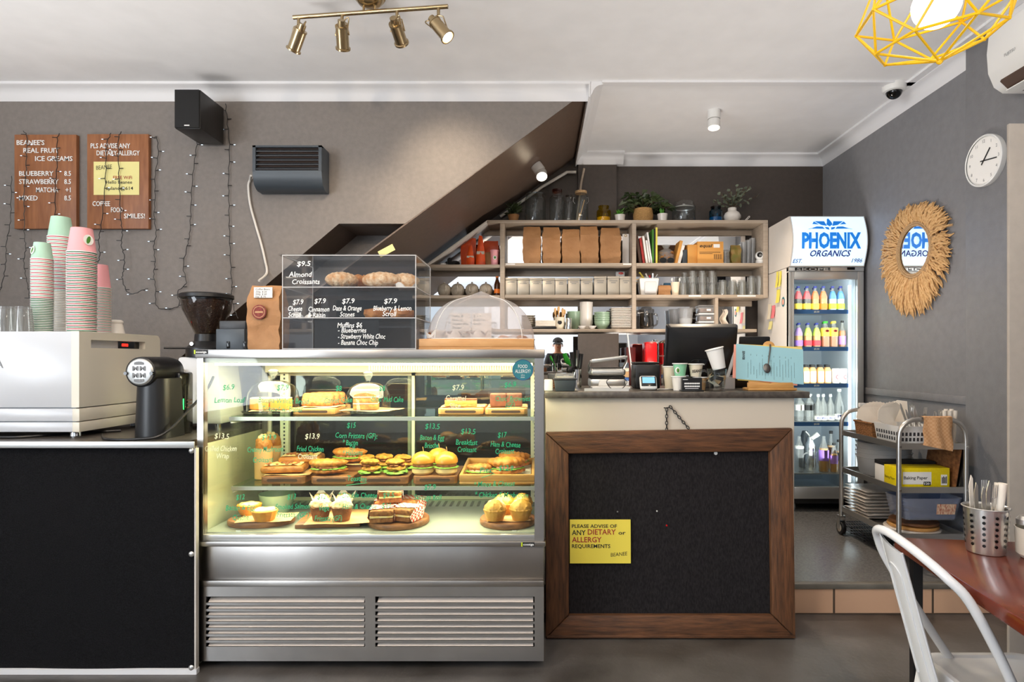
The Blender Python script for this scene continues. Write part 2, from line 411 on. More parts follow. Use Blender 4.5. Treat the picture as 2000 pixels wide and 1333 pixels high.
        if sub:
            md = o.modifiers.new('subdivision', 'SUBSURF'); md.levels = sub; md.render_levels = sub
        if parent is not None: o.parent = parent
        if loc is not None: o.location = loc
        if rot: o.rotation_euler = (0, 0, rot)
        return o
    def thing(s, name, label, cat, m, loc=(0, 0, 0), rot=0.0, group=None, **kw):
        return tag(s.build(name, m, None, loc, rot, **kw), label, cat, group)
    def struct(s, name, m, parent=None, **kw):
        o = s.build(name, m, parent, **kw)
        if parent is None: o['kind'] = 'structure'
        return o
def spline(pts, k, closed=False):
    out = []; N = len(pts)
    for i in range(N if closed else N - 1):
        p1, p2 = pts[i], pts[(i + 1) % N]
        p0 = pts[i - 1] if (i > 0 or closed) else p1; p3 = pts[(i + 2) % N] if (i + 2 < N or closed) else p2
        for j in range(k):
            t = j / k; out.append(0.5 * ((2 * p1) + (p2 - p0) * t + (2 * p0 - 5 * p1 + 4 * p2 - p3) * t * t + (3 * p1 - p0 - 3 * p2 + p3) * t ** 3))
    if not closed: out.append(pts[-1])
    return out
def tag(o, label, cat, group=None):
    o['label'] = label; o['category'] = cat
    if group: o['group'] = group
    return o
def T(name, label, cat, loc=(0, 0, 0), rot=0.0, group=None):
    o = bpy.data.objects.new(name, None); o.empty_display_size = 0.05; COL.objects.link(o); o.location = loc; o.rotation_euler = (0, 0, rot)
    return tag(o, label, cat, group)
def dup(root, loc, rot=None, label=None, group=None, mats=None):
    def cp(o, par):
        c = o.copy(); COL.objects.link(c)
        if par is not None: c.parent = par
        for ch in list(o.children): cp(ch, c)
        return c
    r = cp(root, None); r.location = loc
    if rot is not None: r.rotation_euler = (r.rotation_euler[0], r.rotation_euler[1], rot)
    if label: r['label'] = label
    if group: r['group'] = group
    return r
def inst(o, m, slot=0):
    """give a copied object its own material in one slot without changing the shared mesh"""
    o.material_slots[slot].link = 'OBJECT'; o.material_slots[slot].material = M(m); return o

# ------------------------------------------------------------------ the room
CEIL = 3.16; Y1 = 4.036; Y2 = 5.403; XR = 2.55; XN = 2.5; YS = 3.18; PZ = 0.16
G().box(-4.4, 2.75, -4.5, YS + 0.3, -0.1, 0.0).struct('floor', 'concrete')
G().box(-4.4, XR + 0.2, YS + 0.01, Y2 + 0.2, -0.1, PZ).struct('floor_platform', 'vinyl_floor')
G().box(-0.1, XN + 0.1, YS, YS + 0.012, 0.0, PZ - 0.026).struct('trim_riser_tiles', 'riser_tile')
G().box(-0.1, XN + 0.1, YS - 0.012, YS + 0.03, PZ - 0.026, PZ + 0.003).struct('trim_step_nosing', 'nosing', bevel=0.006)
G().box(-4.4, 2.75, -4.5, Y2 + 0.2, CEIL, CEIL + 0.1).struct('ceiling', 'ceiling_white')
sl = 0.741
def so(x): return 3.065 + (x - 0.232) * sl
# sign wall, cut off along the underside of the stair
sl = 0.741
wall = [(-4.4, 0.0), (-4.4, CEIL), (0.345, CEIL), (0.232, 3.065), (-0.886, 2.247), (-1.327, 2.247), (-1.948, 1.724), (-3.99, 0.0)]
G().prism(wall, Y1, Y1 + 0.09).struct('wall_stair', 'taupe_paint')
# reveals of the niche under the stair, darkened in colour for shade
rv = [(-1.327, 2.247), (-0.80, 2.247), (-0.80, 2.30), (-1.35, 2.30), (-2.60, 1.247), (-2.56, 1.21)]
G().prism([(-1.327, 2.248), (-0.886, 2.248), (-0.82, 2.30), (-1.345, 2.30)], Y1 + 0.001, Y1 + 0.40).struct('wall_niche_head', 'taupe_paint_shaded')
G().prism([(-1.327, 2.247), (-1.345, 2.29), (-2.62, 1.21), (-2.555, 1.21)], Y1 + 0.001, Y1 + 0.40).struct('wall_niche_reveal', 'taupe_paint_shaded')
G().prism([(-0.80, 2.32), (-1.37, 2.32), (-2.66, 1.2), (-2.4, so(-2.4) + 0.01), (-0.80, so(-0.80) + 0.01)], Y1 + 0.40, Y1 + 0.44).struct('wall_niche_back', 'taupe_paint')
# soffit: the sloping underside of the stair
G().prism([(0.345, so(0.345)), (-3.6, so(-3.6)), (-3.6, so(-3.6) + 0.012), (0.33, so(0.33) + 0.012)], Y1 + 0.002, Y2).struct('ceiling_stair_soffit', 'taupe_paint_shaded')
G().box(-4.4, XR + 0.2, Y2, Y2 + 0.1, 0.0, CEIL).struct('wall_kitchen', 'shaded_wall_and_board')
# chimney-like nib on the kitchen wall beside the stair
G().box(0.36, 0.70, Y2 - 0.05, Y2 + 0.02, 0.9, CEIL).struct('wall_kitchen_nib', 'shaded_wall_and_board')
G().box(XR, XR + 0.1, 3.45, Y2 + 0.1, 0.0, CEIL).struct('wall_right', 'grey_paint')
G().box(XN, XN + 0.15, -4.5, 3.53, 0.0, CEIL).struct('wall_right_near', 'grey_paint', bevel=0.004)
G().box(2.03, XN + 0.02, 2.60, 2.616, 0.0, 2.36).struct('wall_partition', 'light_paint', bevel=0.004)
g = G(); g.box(-4.5, -4.4, -4.5, Y2, 0.0, 0.8); g.box(-4.5, -4.4, -4.5, Y2, 2.9, CEIL); g.box(-4.5, -4.4, -4.5, -3.4, 0.8, 2.9); g.box(-4.5, -4.4, 1.2, Y2, 0.8, 2.9); g.struct('wall_left', 'room_white')
g = G()
for y in (-3.4, -1.1, 1.14): g.box(-4.48, -4.42, y, y + 0.06, 0.8, 2.9)
g.box(-4.48, -4.42, -3.4, 1.2, 0.8, 0.86); g.box(-4.48, -4.42, -3.4, 1.2, 2.84, 2.9); g.struct('window_2', 'trim_white')
# shopfront wall behind the camera with a wide window opening
g = G(); g.box(-4.4, 2.6, -4.5, -4.4, 0.0, 0.5); g.box(-4.4, 2.6, -4.5, -4.4, 3.0, CEIL); g.box(-4.4, -3.7, -4.5, -4.4, 0.5, 3.0); g.box(1.3, 2.6, -4.5, -4.4, 0.5, 3.0)
g.struct('wall_front', 'room_white')
g = G()
for x in (-3.7, -1.22, 1.24): g.box(x, x + 0.06, -4.48, -4.42, 0.5, 3.0)
g.box(-3.7, 1.3, -4.48, -4.42, 0.5, 0.56); g.box(-3.7, 1.3, -4.48, -4.42, 2.94, 3.0)
g.struct('window_1', 'trim_white')
# cornices: a coved profile swept along each wall
def cove(d, h): return [(0, 0), (0.0, -h)] + [(d * (0.12 + 0.75 * (1 - cos(t))) , -h * (1 - 0.78 * sin(t)) ) for t in [i * pi / 12 for i in range(1, 7)]] + [(d, -h * 0.16), (d, 0)]
pf = cove(0.085, 0.096)
g = G(); g.prism([(Y1 - p, CEIL + q) for p, q in pf], -4.4, 0.345, 'x'); g.struct('trim_cornice_stair', 'trim_white')
g = G(); g.prism([(Y2 - p, CEIL + q) for p, q in pf], 0.7, XR, 'x'); g.struct('trim_cornice_kitchen', 'trim_white')
g = G(); g.prism([(Y2 - 0.05 - p, CEIL + q) for p, q in pf], 0.345, 0.76, 'x'); g.struct('trim_cornice_nib', 'trim_white')
g = G(); g.prism([(XR - p, CEIL + q) for p, q in pf], 3.53, Y2, 'y'); g.struct('trim_cornice_right', 'trim_white')
g = G(); g.prism([(0.345 + p, CEIL + q) for p, q in pf], Y1 - 0.08, Y2, 'y'); g.box(0.335, 0.347, Y1 - 0.08, Y2, CEIL - 0.10, CEIL); g.struct('trim_cornice_soffit', 'trim_white')
G().box(0.42, XR - 0.08, Y1 - 0.10, Y1 - 0.045, CEIL - 0.014, CEIL).struct('trim_ceiling_batten', 'trim_white')
G().box(XR - 0.135, XR - 0.08, -1.0, Y1 - 0.05, CEIL - 0.014, CEIL).struct('trim_ceiling_batten_side', 'trim_white')
G().box(XR - 0.016, XR, 3.53, Y2, 1.07, 1.12).struct('trim_dado_rail', 'grey_paint', bevel=0.005)
g = G(); g.box(XN - 0.05, XN, -1.0, 3.3, CEIL - 0.055, CEIL - 0.015); g.struct('trim_conduit', 'trim_white', bevel=0.006)
# pale conduits where the stair soffit meets the kitchen wall
def pipe(pts, r=0.012, m='white_cord', name='trim_conduit_soffit'):
    return G().tube(pts, r, 8).struct(name, m)
pipe([(0.34, 5.33, 2.99), (0.26, 5.33, 2.99), (0.04, 5.33, 2.86), (-0.10, 5.33, 2.76), (-0.33, 5.34, 2.60)], 0.013)
pipe([(0.41, 5.32, 3.02), (0.385, 5.33, 2.90), (0.34, 5.33, 2.52)], 0.011, 'laminate', 'trim_conduit_vertical')

# ------------------------------------------------------------------ lamps
# brass spotlight bar on the dining ceiling
bar = T('spotlight_bar', 'antique brass ceiling bar carrying four adjustable spotlight heads', 'ceiling light', (-0.835, 3.0, CEIL))
g = G(); g.lathe([(0.001, 0), (0.075, 0), (0.078, -0.018), (0.074, -0.02), (0.074, -0.026), (0.07, -0.028), (0.068, -0.034), (0.05, -0.055), (0.02, -0.066), (0.001, -0.068)], n=28)
g.build('canopy', 'brass', bar)
dirx = Vector((0.775, -0.093, 0.0)).normalized()
def bp(t): return dirx * t + Vector((0, 0, -0.092))
g = G(); g.cyl(bp(-0.40), bp(0.40), 0.0105, n=12); g.cyl(bp(-0.03), bp(-0.03) + Vector((0, 0, 0.04)), 0.006); g.cyl(bp(0.03), bp(0.03) + Vector((0, 0, 0.04)), 0.006)
g.build('rail', 'brass', bar)
for i, (t, dv, lit) in enumerate(((-0.372, (-0.50, 0.42, -0.70), 1), (-0.142, (-0.17, 0.72, -0.68), 1), (0.142, (0.10, 0.85, -0.42), 1), (0.352, (0.62, -0.14, -0.78), 1))):
    p = bp(t); d = Vector(dv).normalized()
    g = G(); g.cyl(p, p + Vector((0, 0, -0.04)), 0.008, n=10)
    j = p + Vector((0, 0, -0.04)); side = d.cross(Vector((0, 1, 0))).normalized() if abs(d.y) < 0.9 else Vector((1, 0, 0))
    side = dirx
    c = j + Vector((0, 0, -0.055)) + d * 0.012
    for sg in (-1, 1): g.tube([j, j + side * 0.024 * sg + Vector((0, 0, -0.008)), c + side * 0.036 * sg], 0.0035, 6)
    g.build('yoke', 'brass', bar)
    g = G(); q = Vector((0, 0, 1)).rotation_difference(d).to_matrix().to_4x4()
    g.lathe([(0.001, -0.072), (0.018, -0.072), (0.019, -0.05), (0.020, -0.045), (0.032, -0.045), (0.033, -0.038), (0.031, -0.037), (0.031, 0.055), (0.037, 0.058), (0.037, 0.066), (0.031, 0.066), (0.028, 0.04), (0.001, 0.03)], n=24)
    g.tube([(0.012, 0, -0.07), (0.035, 0, -0.085), (0.03, 0, -0.045)], 0.003, 6, smooth=4)
    g.xf(Matrix.Translation(c) @ q); h = g.build('spot_head', 'brass', bar)
    g = G(); g.lathe([(0.001, 0.042), (0.027, 0.044)], n=20); g.xf(Matrix.Translation(c) @ q); g.build('bulb', 'lamp_glow', h)
    w = c + d * 0.075
    lamp('spot_beam', 'SPOT', w, (14, 22, 36, 20)[i], WARM, Vector((0, 0, -1)).rotation_difference(d).to_euler(), bar, spot_size=radians(62), spot_blend=1.0, shadow_soft_size=0.028)
# white ceiling spot in the kitchen and its twin on the soffit
def white_spot(name, label, loc, dn, d, beam):
    t = T(name, label, 'ceiling light', loc); dn = Vector(dn).normalized(); d = Vector(d).normalized()
    g = G(); g.lathe([(0.001, 0), (0.045, 0), (0.046, 0.004), (0.046, 0.062), (0.001, 0.064)], n=28); g.xf(Vector((0, 0, 1)).rotation_difference(dn).to_matrix().to_4x4()); g.build('mount', 'white_plastic', t)
    g = G(); g.lathe([(0.001, 0), (0.043, 0.0), (0.0445, 0.003), (0.0445, 0.058), (0.041, 0.06), (0.039, 0.05), (0.001, 0.05)], n=28)
    mt = Matrix.Translation(dn * 0.072) @ Vector((0, 0, 1)).rotation_difference(d).to_matrix().to_4x4(); g.xf(mt); g.build('spot_head', 'white_plastic', t)
    g = G(); g.lathe([(0.001, 0.053), (0.038, 0.053)], n=24); g.xf(mt); g.build('lens', 'lamp_glow', t)
    lamp('spot_beam', 'SPOT', dn * 0.072 + d * 0.066, beam, WARM, Vector((0, 0, -1)).rotation_difference(d).to_euler(), t, spot_size=radians(115), spot_blend=0.8, shadow_soft_size=0.035)
white_spot('ceiling_spotlight', 'white cylindrical spotlight on the kitchen ceiling', (1.29, 4.42, CEIL), (0, 0, -1), (-0.05, -0.15, -1), 75)
xs = X(1046, 4.75); white_spot('soffit_spotlight', 'white swivel spotlight on the dark sloping stair soffit', (xs, 4.78, so(xs) - 0.003), (0.59, 0.0, -0.81), (0.12, -0.62, -0.8), 24)
# geometric yellow wire pendant
pd = T('wire_pendant_lamp', 'yellow geometric wire cage pendant lamp with round white bulb', 'pendant lamp', (1.30, 1.97, CEIL))
cz = -0.70; tilt = Matrix.Translation((0, 0, cz)) @ Matrix.Rotation(radians(-7), 4, 'Y') @ Matrix.Rotation(radians(4), 4, 'X')
def ring(r, z, n, ph): return [tilt @ Vector((r * cos(2 * pi * i / n + ph), r * sin(2 * pi * i / n + ph), z)) for i in range(n)]
n6 = 7; bot = tilt @ Vector((0, 0, -0.14)); A = ring(0.185, -0.075, n6, 0.2); B = ring(0.235, 0.03, n6, 0.2 + pi / n6); Cc = ring(0.16, 0.16, n6, 0.2); top = tilt @ Vector((0, 0, 0.30))
g = G(); R = 0.0042
def wire(a, b): g.cyl(a, b, R, n=6)
for i in range(n6):
    wire(bot, A[i]); wire(A[i], A[(i + 1) % n6]); wire(A[i], B[i]); wire(A[i], B[i - 1]); wire(B[i], Cc[i]); wire(B[i], Cc[(i + 1) % n6]); wire(B[i - 1], B[i]); wire(Cc[i], Cc[(i + 1) % n6]); wire(Cc[i], top)
    for q in (A[i], B[i], Cc[i]): g.ball(q, 0.006, n=6, m=4)
g.ball(bot, 0.0105, n=10, m=6); g.build('cage', 'yellow_wire', pd)
G().ball((0.0, 0, cz + 0.04), 0.072, n=24, m=14).build('bulb', 'bulb_glow', pd)
g = G(); g.cyl((0, 0, cz + 0.11), (0, 0, cz + 0.21), 0.022, n=14); g.build('lamp_holder', 'yellow_wire', pd)
g = G(); g.cyl((0, 0, cz + 0.2), (0, 0, 0), 0.004, n=6); g.build('cord', 'black_plastic', pd)
G().lathe([(0.001, -0.03), (0.05, -0.03), (0.055, 0)], n=20).build('canopy', 'black_plastic', pd)
lamp('pendant_light', 'POINT', (0, 0, cz + 0.04), 42, NEUT, parent=pd, shadow_soft_size=0.075)
# dome security camera
dc = T('dome_camera', 'white dome security camera with black lens cover on the ceiling', 'security camera', (2.36, 4.0, CEIL))
G().lathe([(0.001, 0), (0.072, 0), (0.072, -0.03), (0.066, -0.045), (0.052, -0.05), (0.001, -0.05)], n=28).build('housing', 'white_plastic', dc)
g = G(); g.ball((0, 0, -0.045), 0.05, n=20, m=8, z0=-1, z1=0.1); g.build('lens_dome', 'gloss_black', dc)
# air conditioner on the wall
ac = T('air_conditioner', 'white split air conditioner with open louvre high on the wall', 'air conditioner', (XN, 2.65, 2.69))
pr = [(0, 0.0), (-0.14, 0.0), (-0.185, 0.03), (-0.215, 0.10), (-0.222, 0.20), (-0.21, 0.31), (-0.16, 0.325), (0, 0.325)]
g = G(); g.prism(pr, -0.42, 0.42, 'y'); g.build('body', 'white_plastic', ac, bevel=0.008)
g = G(); g.prism([(-0.155, -0.003), (-0.196, 0.036), (-0.192, 0.046), (-0.15, 0.004)], -0.36, 0.36, 'y'); g.box(-0.145, -0.06, -0.37, 0.37, -0.004, 0.0); g.build('outlet_grille', 'brown_dark', ac)
for dz in (0.0, 0.035): G().prism([(-0.17 + dz, -0.012), (-0.135 + dz, -0.016), (-0.135 + dz, -0.011), (-0.17 + dz, -0.007)], -0.355, 0.355, 'y').build('louvre', 'white_plastic', ac)
g = G(); g.text('FUJITSU', (-0.2215, 0.30, 0.13), 0.014, right=(0, -1, 0), up=(-0.05, 0, 1)); g.build('lettering', 'mid_grey', ac)
# plant trailing on top of the partition
pt = T('trailing_plant', 'green leafy plant in dark planter on the partition top', 'plant', (2.30, 2.608, 2.36))
G().box(-0.16, 0.24, -0.05, 0.05, 0, 0.15).build('planter', 'gloss_black', pt)
g = G()
for i in range(60):
    p = Vector((random.uniform(-0.15, 0.24), random.uniform(-0.06, 0.04), random.uniform(0.12, 0.24))); d = Vector((random.uniform(-1, 1), random.uniform(-1, 1), random.uniform(-1, 0.6))).normalized() * 0.05; w = d.cross(Vector((0.3, 0.2, 1))).normalized() * 0.016
    g.quad(p, p + d * 0.5 + w, p + d, p + d * 0.5 - w)
g.build('foliage', 'leaf_green', pt)

# ------------------------------------------------------------------ things on the sign wall
def board(name, label, x0, x1, y0, y1, lines):
    Yf = 4.006; xa, xb, za, zb = X(x0, Yf), X(x1, Yf), Z(y1, Yf), Z(y0, Yf)
    t = T(name, label, 'sign', ((xa + xb) / 2, Yf, za))
    G().box(xa, xb, Yf, Y1 - 0.001, za, zb).build('panel', 'walnut', t, world=True, bevel=0.002)
    for s, px, py, w in lines:
        g = G(); g.text(s, (X(px, Yf), Yf - 0.005, Z(py, Yf)), 0.0315, None if w is None else w * Yf / F, bold=0.008, depth=-0.004)
        g.build('lettering', 'white_letter', t, world=True, sharp=30)
    return t
board('menu_board', "walnut board with white letters listing real fruit ice creams", 28, 149, 263, 447,
      (("BEANEE'S", 33.6, 283.7, 54), ("REAL FRUIT", 46.8, 299, 69), ("ICE CREAMS", 69.6, 315, 73), ("BLUEBERRY", 38.4, 344, 67), ("8.5", 126.5, 344, 13),
       ("STRAWBERRY", 38.4, 360, 77), ("8.5", 126.5, 360, 13), ("MATCHA", 71.5, 376, 43), ("+1", 129, 376, 10), ("MIXED", 38.4, 392, 36), ("8.5", 126.5, 392, 13)))
board('menu_board', 'walnut board with white letters about dietary allergy, coffee, food, smiles', 170, 290, 262, 447,
      (("PLS ADVISE ANY", 178, 290, 77), ("DIETARY-ALLERGY", 189.6, 304, 84), ("COFFEE", 181.7, 403, 34), ("FOOD", 217.7, 415, 23), ("SMILES!", 243, 427, 41)))
Yn = 4.003; n = T('wifi_note', 'pale yellow note pinned on the dietary allergy board', 'note', (X(227, Yn), Yn, Z(381, Yn)))
G().box(X(183, Yn), X(272, Yn), Yn - 0.0005, Yn + 0.001, Z(381, Yn), Z(316, Yn)).build('sheet', 'note_yellow', n, world=True)
g = G(); yy = Yn - 0.0012
g.text('BEANEE', (X(188, yy), yy, Z(332, yy)), 0.027, 0.105, up=(-0.05, 0, 1), right=(1, 0, 0.08))
for s, a, b, w in (('Hello Beanee', 207, 359, 51), ('upland@614', 207, 371, 53)): g.text(s, (X(a, yy), yy, Z(b, yy)), 0.021, w * yy / F, bold=0.012)
g.build('lettering', 'ink', n, world=True)
G().text('FREE WiFi', (X(221, yy), yy, Z(350, yy)), 0.021, 37 * yy / F, bold=0.012).build('lettering_red', 'print_red', n, world=True)
# fairy lights
strands = [
 ('black fairy light wire hanging off the edge of the ice cream board', [(25, 345), (24, 400), (22, 440), (15, 475), (14, 510), (10, 540), (2, 572)]),
 ('black fairy light wire crossing the BLUEBERRY lettering of the ice cream board', [(48, 257), (55, 268), (54, 300), (53, 340), (49, 380), (50, 410), (50, 460), (53, 485), (49, 510), (52, 535), (57, 560), (60, 583)]),
 ('black fairy light wire crossing the ICE CREAMS lettering and ending at the cups', [(119, 262), (114, 275), (114, 320), (111, 360), (110, 420), (110, 455)]),
 ('black fairy light wire down the ADVISE side of the dietary board', [(219, 261), (210, 285), (209, 330), (206, 380), (200, 440), (195, 470), (197, 500), (193, 515)]),
 ('black fairy light wire across the yellow note, looping low below the dietary board', [(239, 258), (233, 275), (234, 330), (236, 380), (238, 430), (241, 455), (239, 480), (245, 503), (243, 530), (241, 546), (250, 570), (265, 574), (280, 567), (291, 564)]),
 ('black fairy light wire in a deep loop between dietary board and speaker', [(296, 268), (302, 267), (305, 300), (299, 340), (299, 380), (297, 420), (301, 455), (296, 480), (299, 510), (296, 535), (300, 562), (301, 596), (320, 604), (346, 596), (343, 570), (360, 552), (354, 520), (362, 480), (367, 455), (369, 410), (372, 350), (378, 300), (382, 272)]),
 ('black fairy light wire dropping from the cornice behind the speaker', [(437, 200), (441, 240), (445, 290), (443, 350), (444, 400), (445, 450), (447, 510), (450, 560), (449, 570), (453, 600), (462, 622)])]
BULB = {}
for sg in (-1, 1):
    o = G().cyl((0, 0, 0), (0.011 * sg, -0.001, 0), 0.0026, 0.0018, n=6).build('bulb', 'led_white'); BULB[sg] = o.data; bpy.data.objects.remove(o)
for k, (lab, pts) in enumerate(strands):
    onboard = k in (1, 2, 3, 4)
    def yat(a, b): return 3.99 if k <= 4 else 4.022
    P = [Vector((X(a, 4.0), yat(a, b), Z(b, 4.0))) for a, b in pts]
    t = T('fairy_lights', lab, 'string lights', P[-1], group='fairy light strands on the sign wall')
    S = spline(P, 5)
    for i in range(1, len(S) - 1): S[i] = S[i] + Vector((0.004 * sin(i * 2.3 + k), 0, 0.002 * cos(i * 1.7)))
    g = G(); g.tube(S, 0.0023, 5); L = 0.0; bl = []; nxt = 0.03; sg = 1
    for i in range(1, len(S)):
        L += (S[i] - S[i - 1]).length
        if L > nxt:
            nxt += 0.07; sg = -sg; q = S[i] + Vector((0.028 * sg, -0.004, 0.004 * ((i % 3) - 1)))
            g.cyl(S[i], q, 0.0026, n=5)
            if i % 3 != 1: bl.append((q.copy(), sg))
    g.build('wire', 'black_plastic', t, world=True); 
    for q, sg in bl:
        b = bpy.data.objects.new('bulb', BULB[sg]); COL.objects.link(b); b.parent = t; b.location = q - Vector(t.location)
# speaker
sp = T('speaker', 'black bookshelf speaker mounted high on the sign wall', 'speaker', (X(364, 3.71), 3.71, Z(250, 3.71)))
xa, xb, za, zb = X(340, 3.71), X(389, 3.71), Z(250, 3.71), Z(174, 3.71)
G().box(xa, xb, 3.722, 4.0, za, zb).build('cabinet', 'charcoal_wood', sp, world=True, bevel=0.002)
G().box(xa + 0.002, xb - 0.002, 3.71, 3.7225, za + 0.002, zb - 0.002).build('grille', 'black_matte', sp, world=True, bevel=0.003)
G().box(X(360, 3.71), X(370, 3.71), 3.7085, 3.7098, Z(246, 3.71), Z(246, 3.71) + 0.006).build('name_plate', 'white_letter', sp, world=True)
G().box((xa + xb) / 2 - 0.03, (xa + xb) / 2 + 0.03, 3.99, Y1 + 0.005, za + 0.06, zb - 0.06).build('bracket', 'black_plastic', sp, world=True)
# wall heater with slats
Yh = 3.895; xa, xb, zt, zb = X(493, Yh), X(628, Yh), Z(284, Yh), Z(368, Yh); zm = Z(333, Yh)
h = T('wall_heater', 'dark slate slatted air unit on the stair wall', 'wall heater', ((xa + xb) / 2, Y1, zb))
prof = [(Y1 - 0.0, zt), (Yh, zt), (Yh, zm), (Yh + 0.004, zm - 0.03), (Yh + 0.02, zb + 0.03), (Yh + 0.05, zb + 0.008), (Yh + 0.075, zb), (Y1, zb)]
g = G(); g.prism([(Yh + 0.03, zt), (Y1, zt), (Y1, zm), (Yh + 0.03, zm)], xa, xb, 'x')
for x in (xa, xb - 0.02): g.prism([(Yh, zt), (Yh + 0.032, zt), (Yh + 0.032, zm - 0.005), (Yh, zm - 0.005)], x, x + 0.02, 'x')
g.prism([(Yh, zt), (Yh + 0.031, zt), (Yh + 0.031, zt - 0.012), (Yh, zt - 0.012)], xa, xb, 'x')
g.prism([(Yh, zm), (Y1, zm), (Y1, zb), (Yh + 0.075, zb), (Yh + 0.05, zb + 0.008), (Yh + 0.02, zb + 0.03), (Yh + 0.004, zm - 0.03)], xa, xb, 'x')
g.build('housing', 'slate_grey', h, world=True)
for i in range(5):
    z = zm + 0.012 + (zt - zm - 0.03) * i / 4.6
    G().prism([(Yh + 0.002, z), (Yh + 0.028, z + 0.02), (Yh + 0.03, z + 0.016), (Yh + 0.004, z - 0.005)], xa + 0.021, xb - 0.021, 'x').build('slat', 'dark_grey', h, world=True)
G().box(xa + 0.02, xb - 0.02, Yh + 0.0285, Yh + 0.0298, zm, zt - 0.012).build('backing', 'brown_dark', h, world=True)
g = G()
for px in (536, 614): g.box(X(px, Y1) - 0.006, X(px, Y1) + 0.006, Y1 - 0.004, Y1, zt - 0.005, zt + 0.035)
g.build('bracket', 'alu', h, world=True)
pts = [(494, 346), (484, 349), (481, 362), (484, 395), (493, 430), (506, 475), (513, 505), (517, 532), (518, 552)]
P = [Vector((X(a, 3.99), 4.02 if 0 < i < 8 else (3.96 if i == 0 else 3.9), Z(b, 3.99))) for i, (a, b) in enumerate(pts)]
G().tube([p - P[-1] for p in P], 0.0075, 8, smooth=5).thing('power_cord', 'thick white cord hanging from the slatted air unit down the wall', 'cord', 'white_cord', P[-1])
# yellow card stuck to the lower edge of the stair soffit
c0 = Vector((X(752, 3.99), 4.03, Z(488, 3.99)))
g = G(); g.box(-0.055, 0.055, -0.002, 0.0, -0.022, 0.022); g.rot(radians(-28), 'Y'); g.thing('paper_tag', 'pale yellow paper tag stuck on the lower stair edge', 'note', 'note_yellow', c0)

# ------------------------------------------------------------------ clock and fringe mirror on the side wall
ck = T('wall_clock', 'round white wall clock with black hands', 'clock', (XN, 3.355, 2.445))
g = G(); g.lathe([(0.001, 0), (0.139, 0), (0.141, -0.006), (0.141, -0.028), (0.135, -0.032), (0.131, -0.028)], n=48, axis='x'); g.build('rim', 'white_plastic', ck)
G().lathe([(0.001, -0.022), (0.132, -0.022)], n=48, axis='x').build('face', 'paper_white', ck)
g = G()
def cf(a, r): return (-0.0228, -r * sin(a), r * cos(a))
for h_ in range(1, 13):
    a = h_ * pi / 6; p = Vector(cf(a, 0.108)); g.text(str(h_), p + Vector((0, 0, -0.008)), 0.017, right=(0, -1, 0), align='c')
g.build('numerals', 'mid_grey', ck)
for a, L, w in ((radians(40), 0.075, 0.004), (radians(97), 0.098, 0.003)):
    g = G(); g.box(-0.025, -0.024, -w, w, -0.025, L); g.rot(a, 'X', start=0) if False else None
    g.xf(Matrix.Rotation(a, 4, 'X')); g.build('hand', 'ink', ck)
Ym, Zm = 4.055, 1.348 + (700 - 489) * 4.06 / F
fm = T('fringe_mirror', 'round wall mirror with a shaggy jute fringe', 'mirror', (XR, Ym, Zm))
G().lathe([(0.001, -0.02), (0.158, -0.02)], n=48, axis='x').build('mirror_glass', 'mirror', fm)
g = G()
for k, (r, d) in enumerate(((0.166, 0.024), (0.181, 0.026), (0.196, 0.02))):
    g.tube([(-d, r * cos(a), r * sin(a)) for a in [2 * pi * i / 60 for i in range(60)]], [0.0085 + 0.0012 * (i % 2) for i in range(60)], 6, closed=True)
g.lathe([(0.001, -0.004), (0.2, -0.004), (0.2, 0.0)], n=40, axis='x')
g.build('rope_ring', 'jute_rope', fm)
g = G()
for i in range(520):
    a = 2 * pi * random.random(); L = random.uniform(0.13, 0.19) * (1.08 + 0.22 * sin(a * 1.0 + 2.6) + 0.1 * sin(3 * a)); x0 = -random.uniform(0.004, 0.03); da = random.gauss(0, 0.07)
    P = []
    for j in range(7):
        t = j / 6; r = 0.19 + L * t; aa = a + da * t + 0.02 * sin(j * 2.1 + i); P.append(Vector((x0 - 0.012 * sin(pi * t) + random.gauss(0, 0.003), r * cos(aa), r * sin(aa) - 0.02 * t * t + random.gauss(0, 0.003))))
    w = random.uniform(0.005, 0.008)
    for p in P: p.x = min(p.x, -0.006)
    g.tube(P, [w * 0.8, w, w * 1.05, w, w * 1.1, w * 1.0, w * 0.3], 5)
o = g.build('fringe', 'jute', fm); o['kind'] = 'stuff'

# ------------------------------------------------------------------ service counter with the coffee machine
YL = 2.575; ct = T('service_counter', 'long counter clad in black carpet under the coffee machine', 'counter', (-2.9, YL, 0))
G().box(-4.35, -1.500, YL + 0.016, 3.28, 0.03, 0.964).build('body', 'dark_grey', ct, world=True)
g = G()
def carpet(u, v):
    x = -4.35 + u * (4.35 - 1.462); z = 0.022 + v * 0.943
    return (x, YL + 0.006 - 0.004 * sin(9 * x + 2 * z) * (1 - v) - 0.003 * noise.noise(Vector((x * 3, 0, z * 2))), z)
g.grid(carpet, 60, 24); g.box(-4.35, -1.462, YL + 0.008, YL + 0.014, 0.022, 0.964); g.build('carpet_front', 'black_carpet', ct, world=True)
G().box(-4.35, -1.452, YL - 0.004, YL + 0.02, 0.0, 0.022).build('kickboard', 'trim_white', ct, world=True)
G().box(-1.500, -1.4895, YL + 0.016, 3.27, 0.0, 0.964).build('end_panel', 'case_inner', ct, world=True)
G().box(-1.462, -1.455, YL - 0.002, YL + 0.02, 0.0, 0.964).build('edge_strip', 'laminate_light', ct, world=True)
for py in (881, 1083, 1305):
    G().ball((X(374, YL), YL - 0.001, Z(py, YL)), 0.0125, 0.006, 0.0125, n=12, m=6).build('screw_cap', 'steel_plain', ct, world=True)
w = T('worktop', 'dark steel worktop with bright front edge carrying coffee machine and grinders', 'worktop', (-2.9, YL, 0.966))
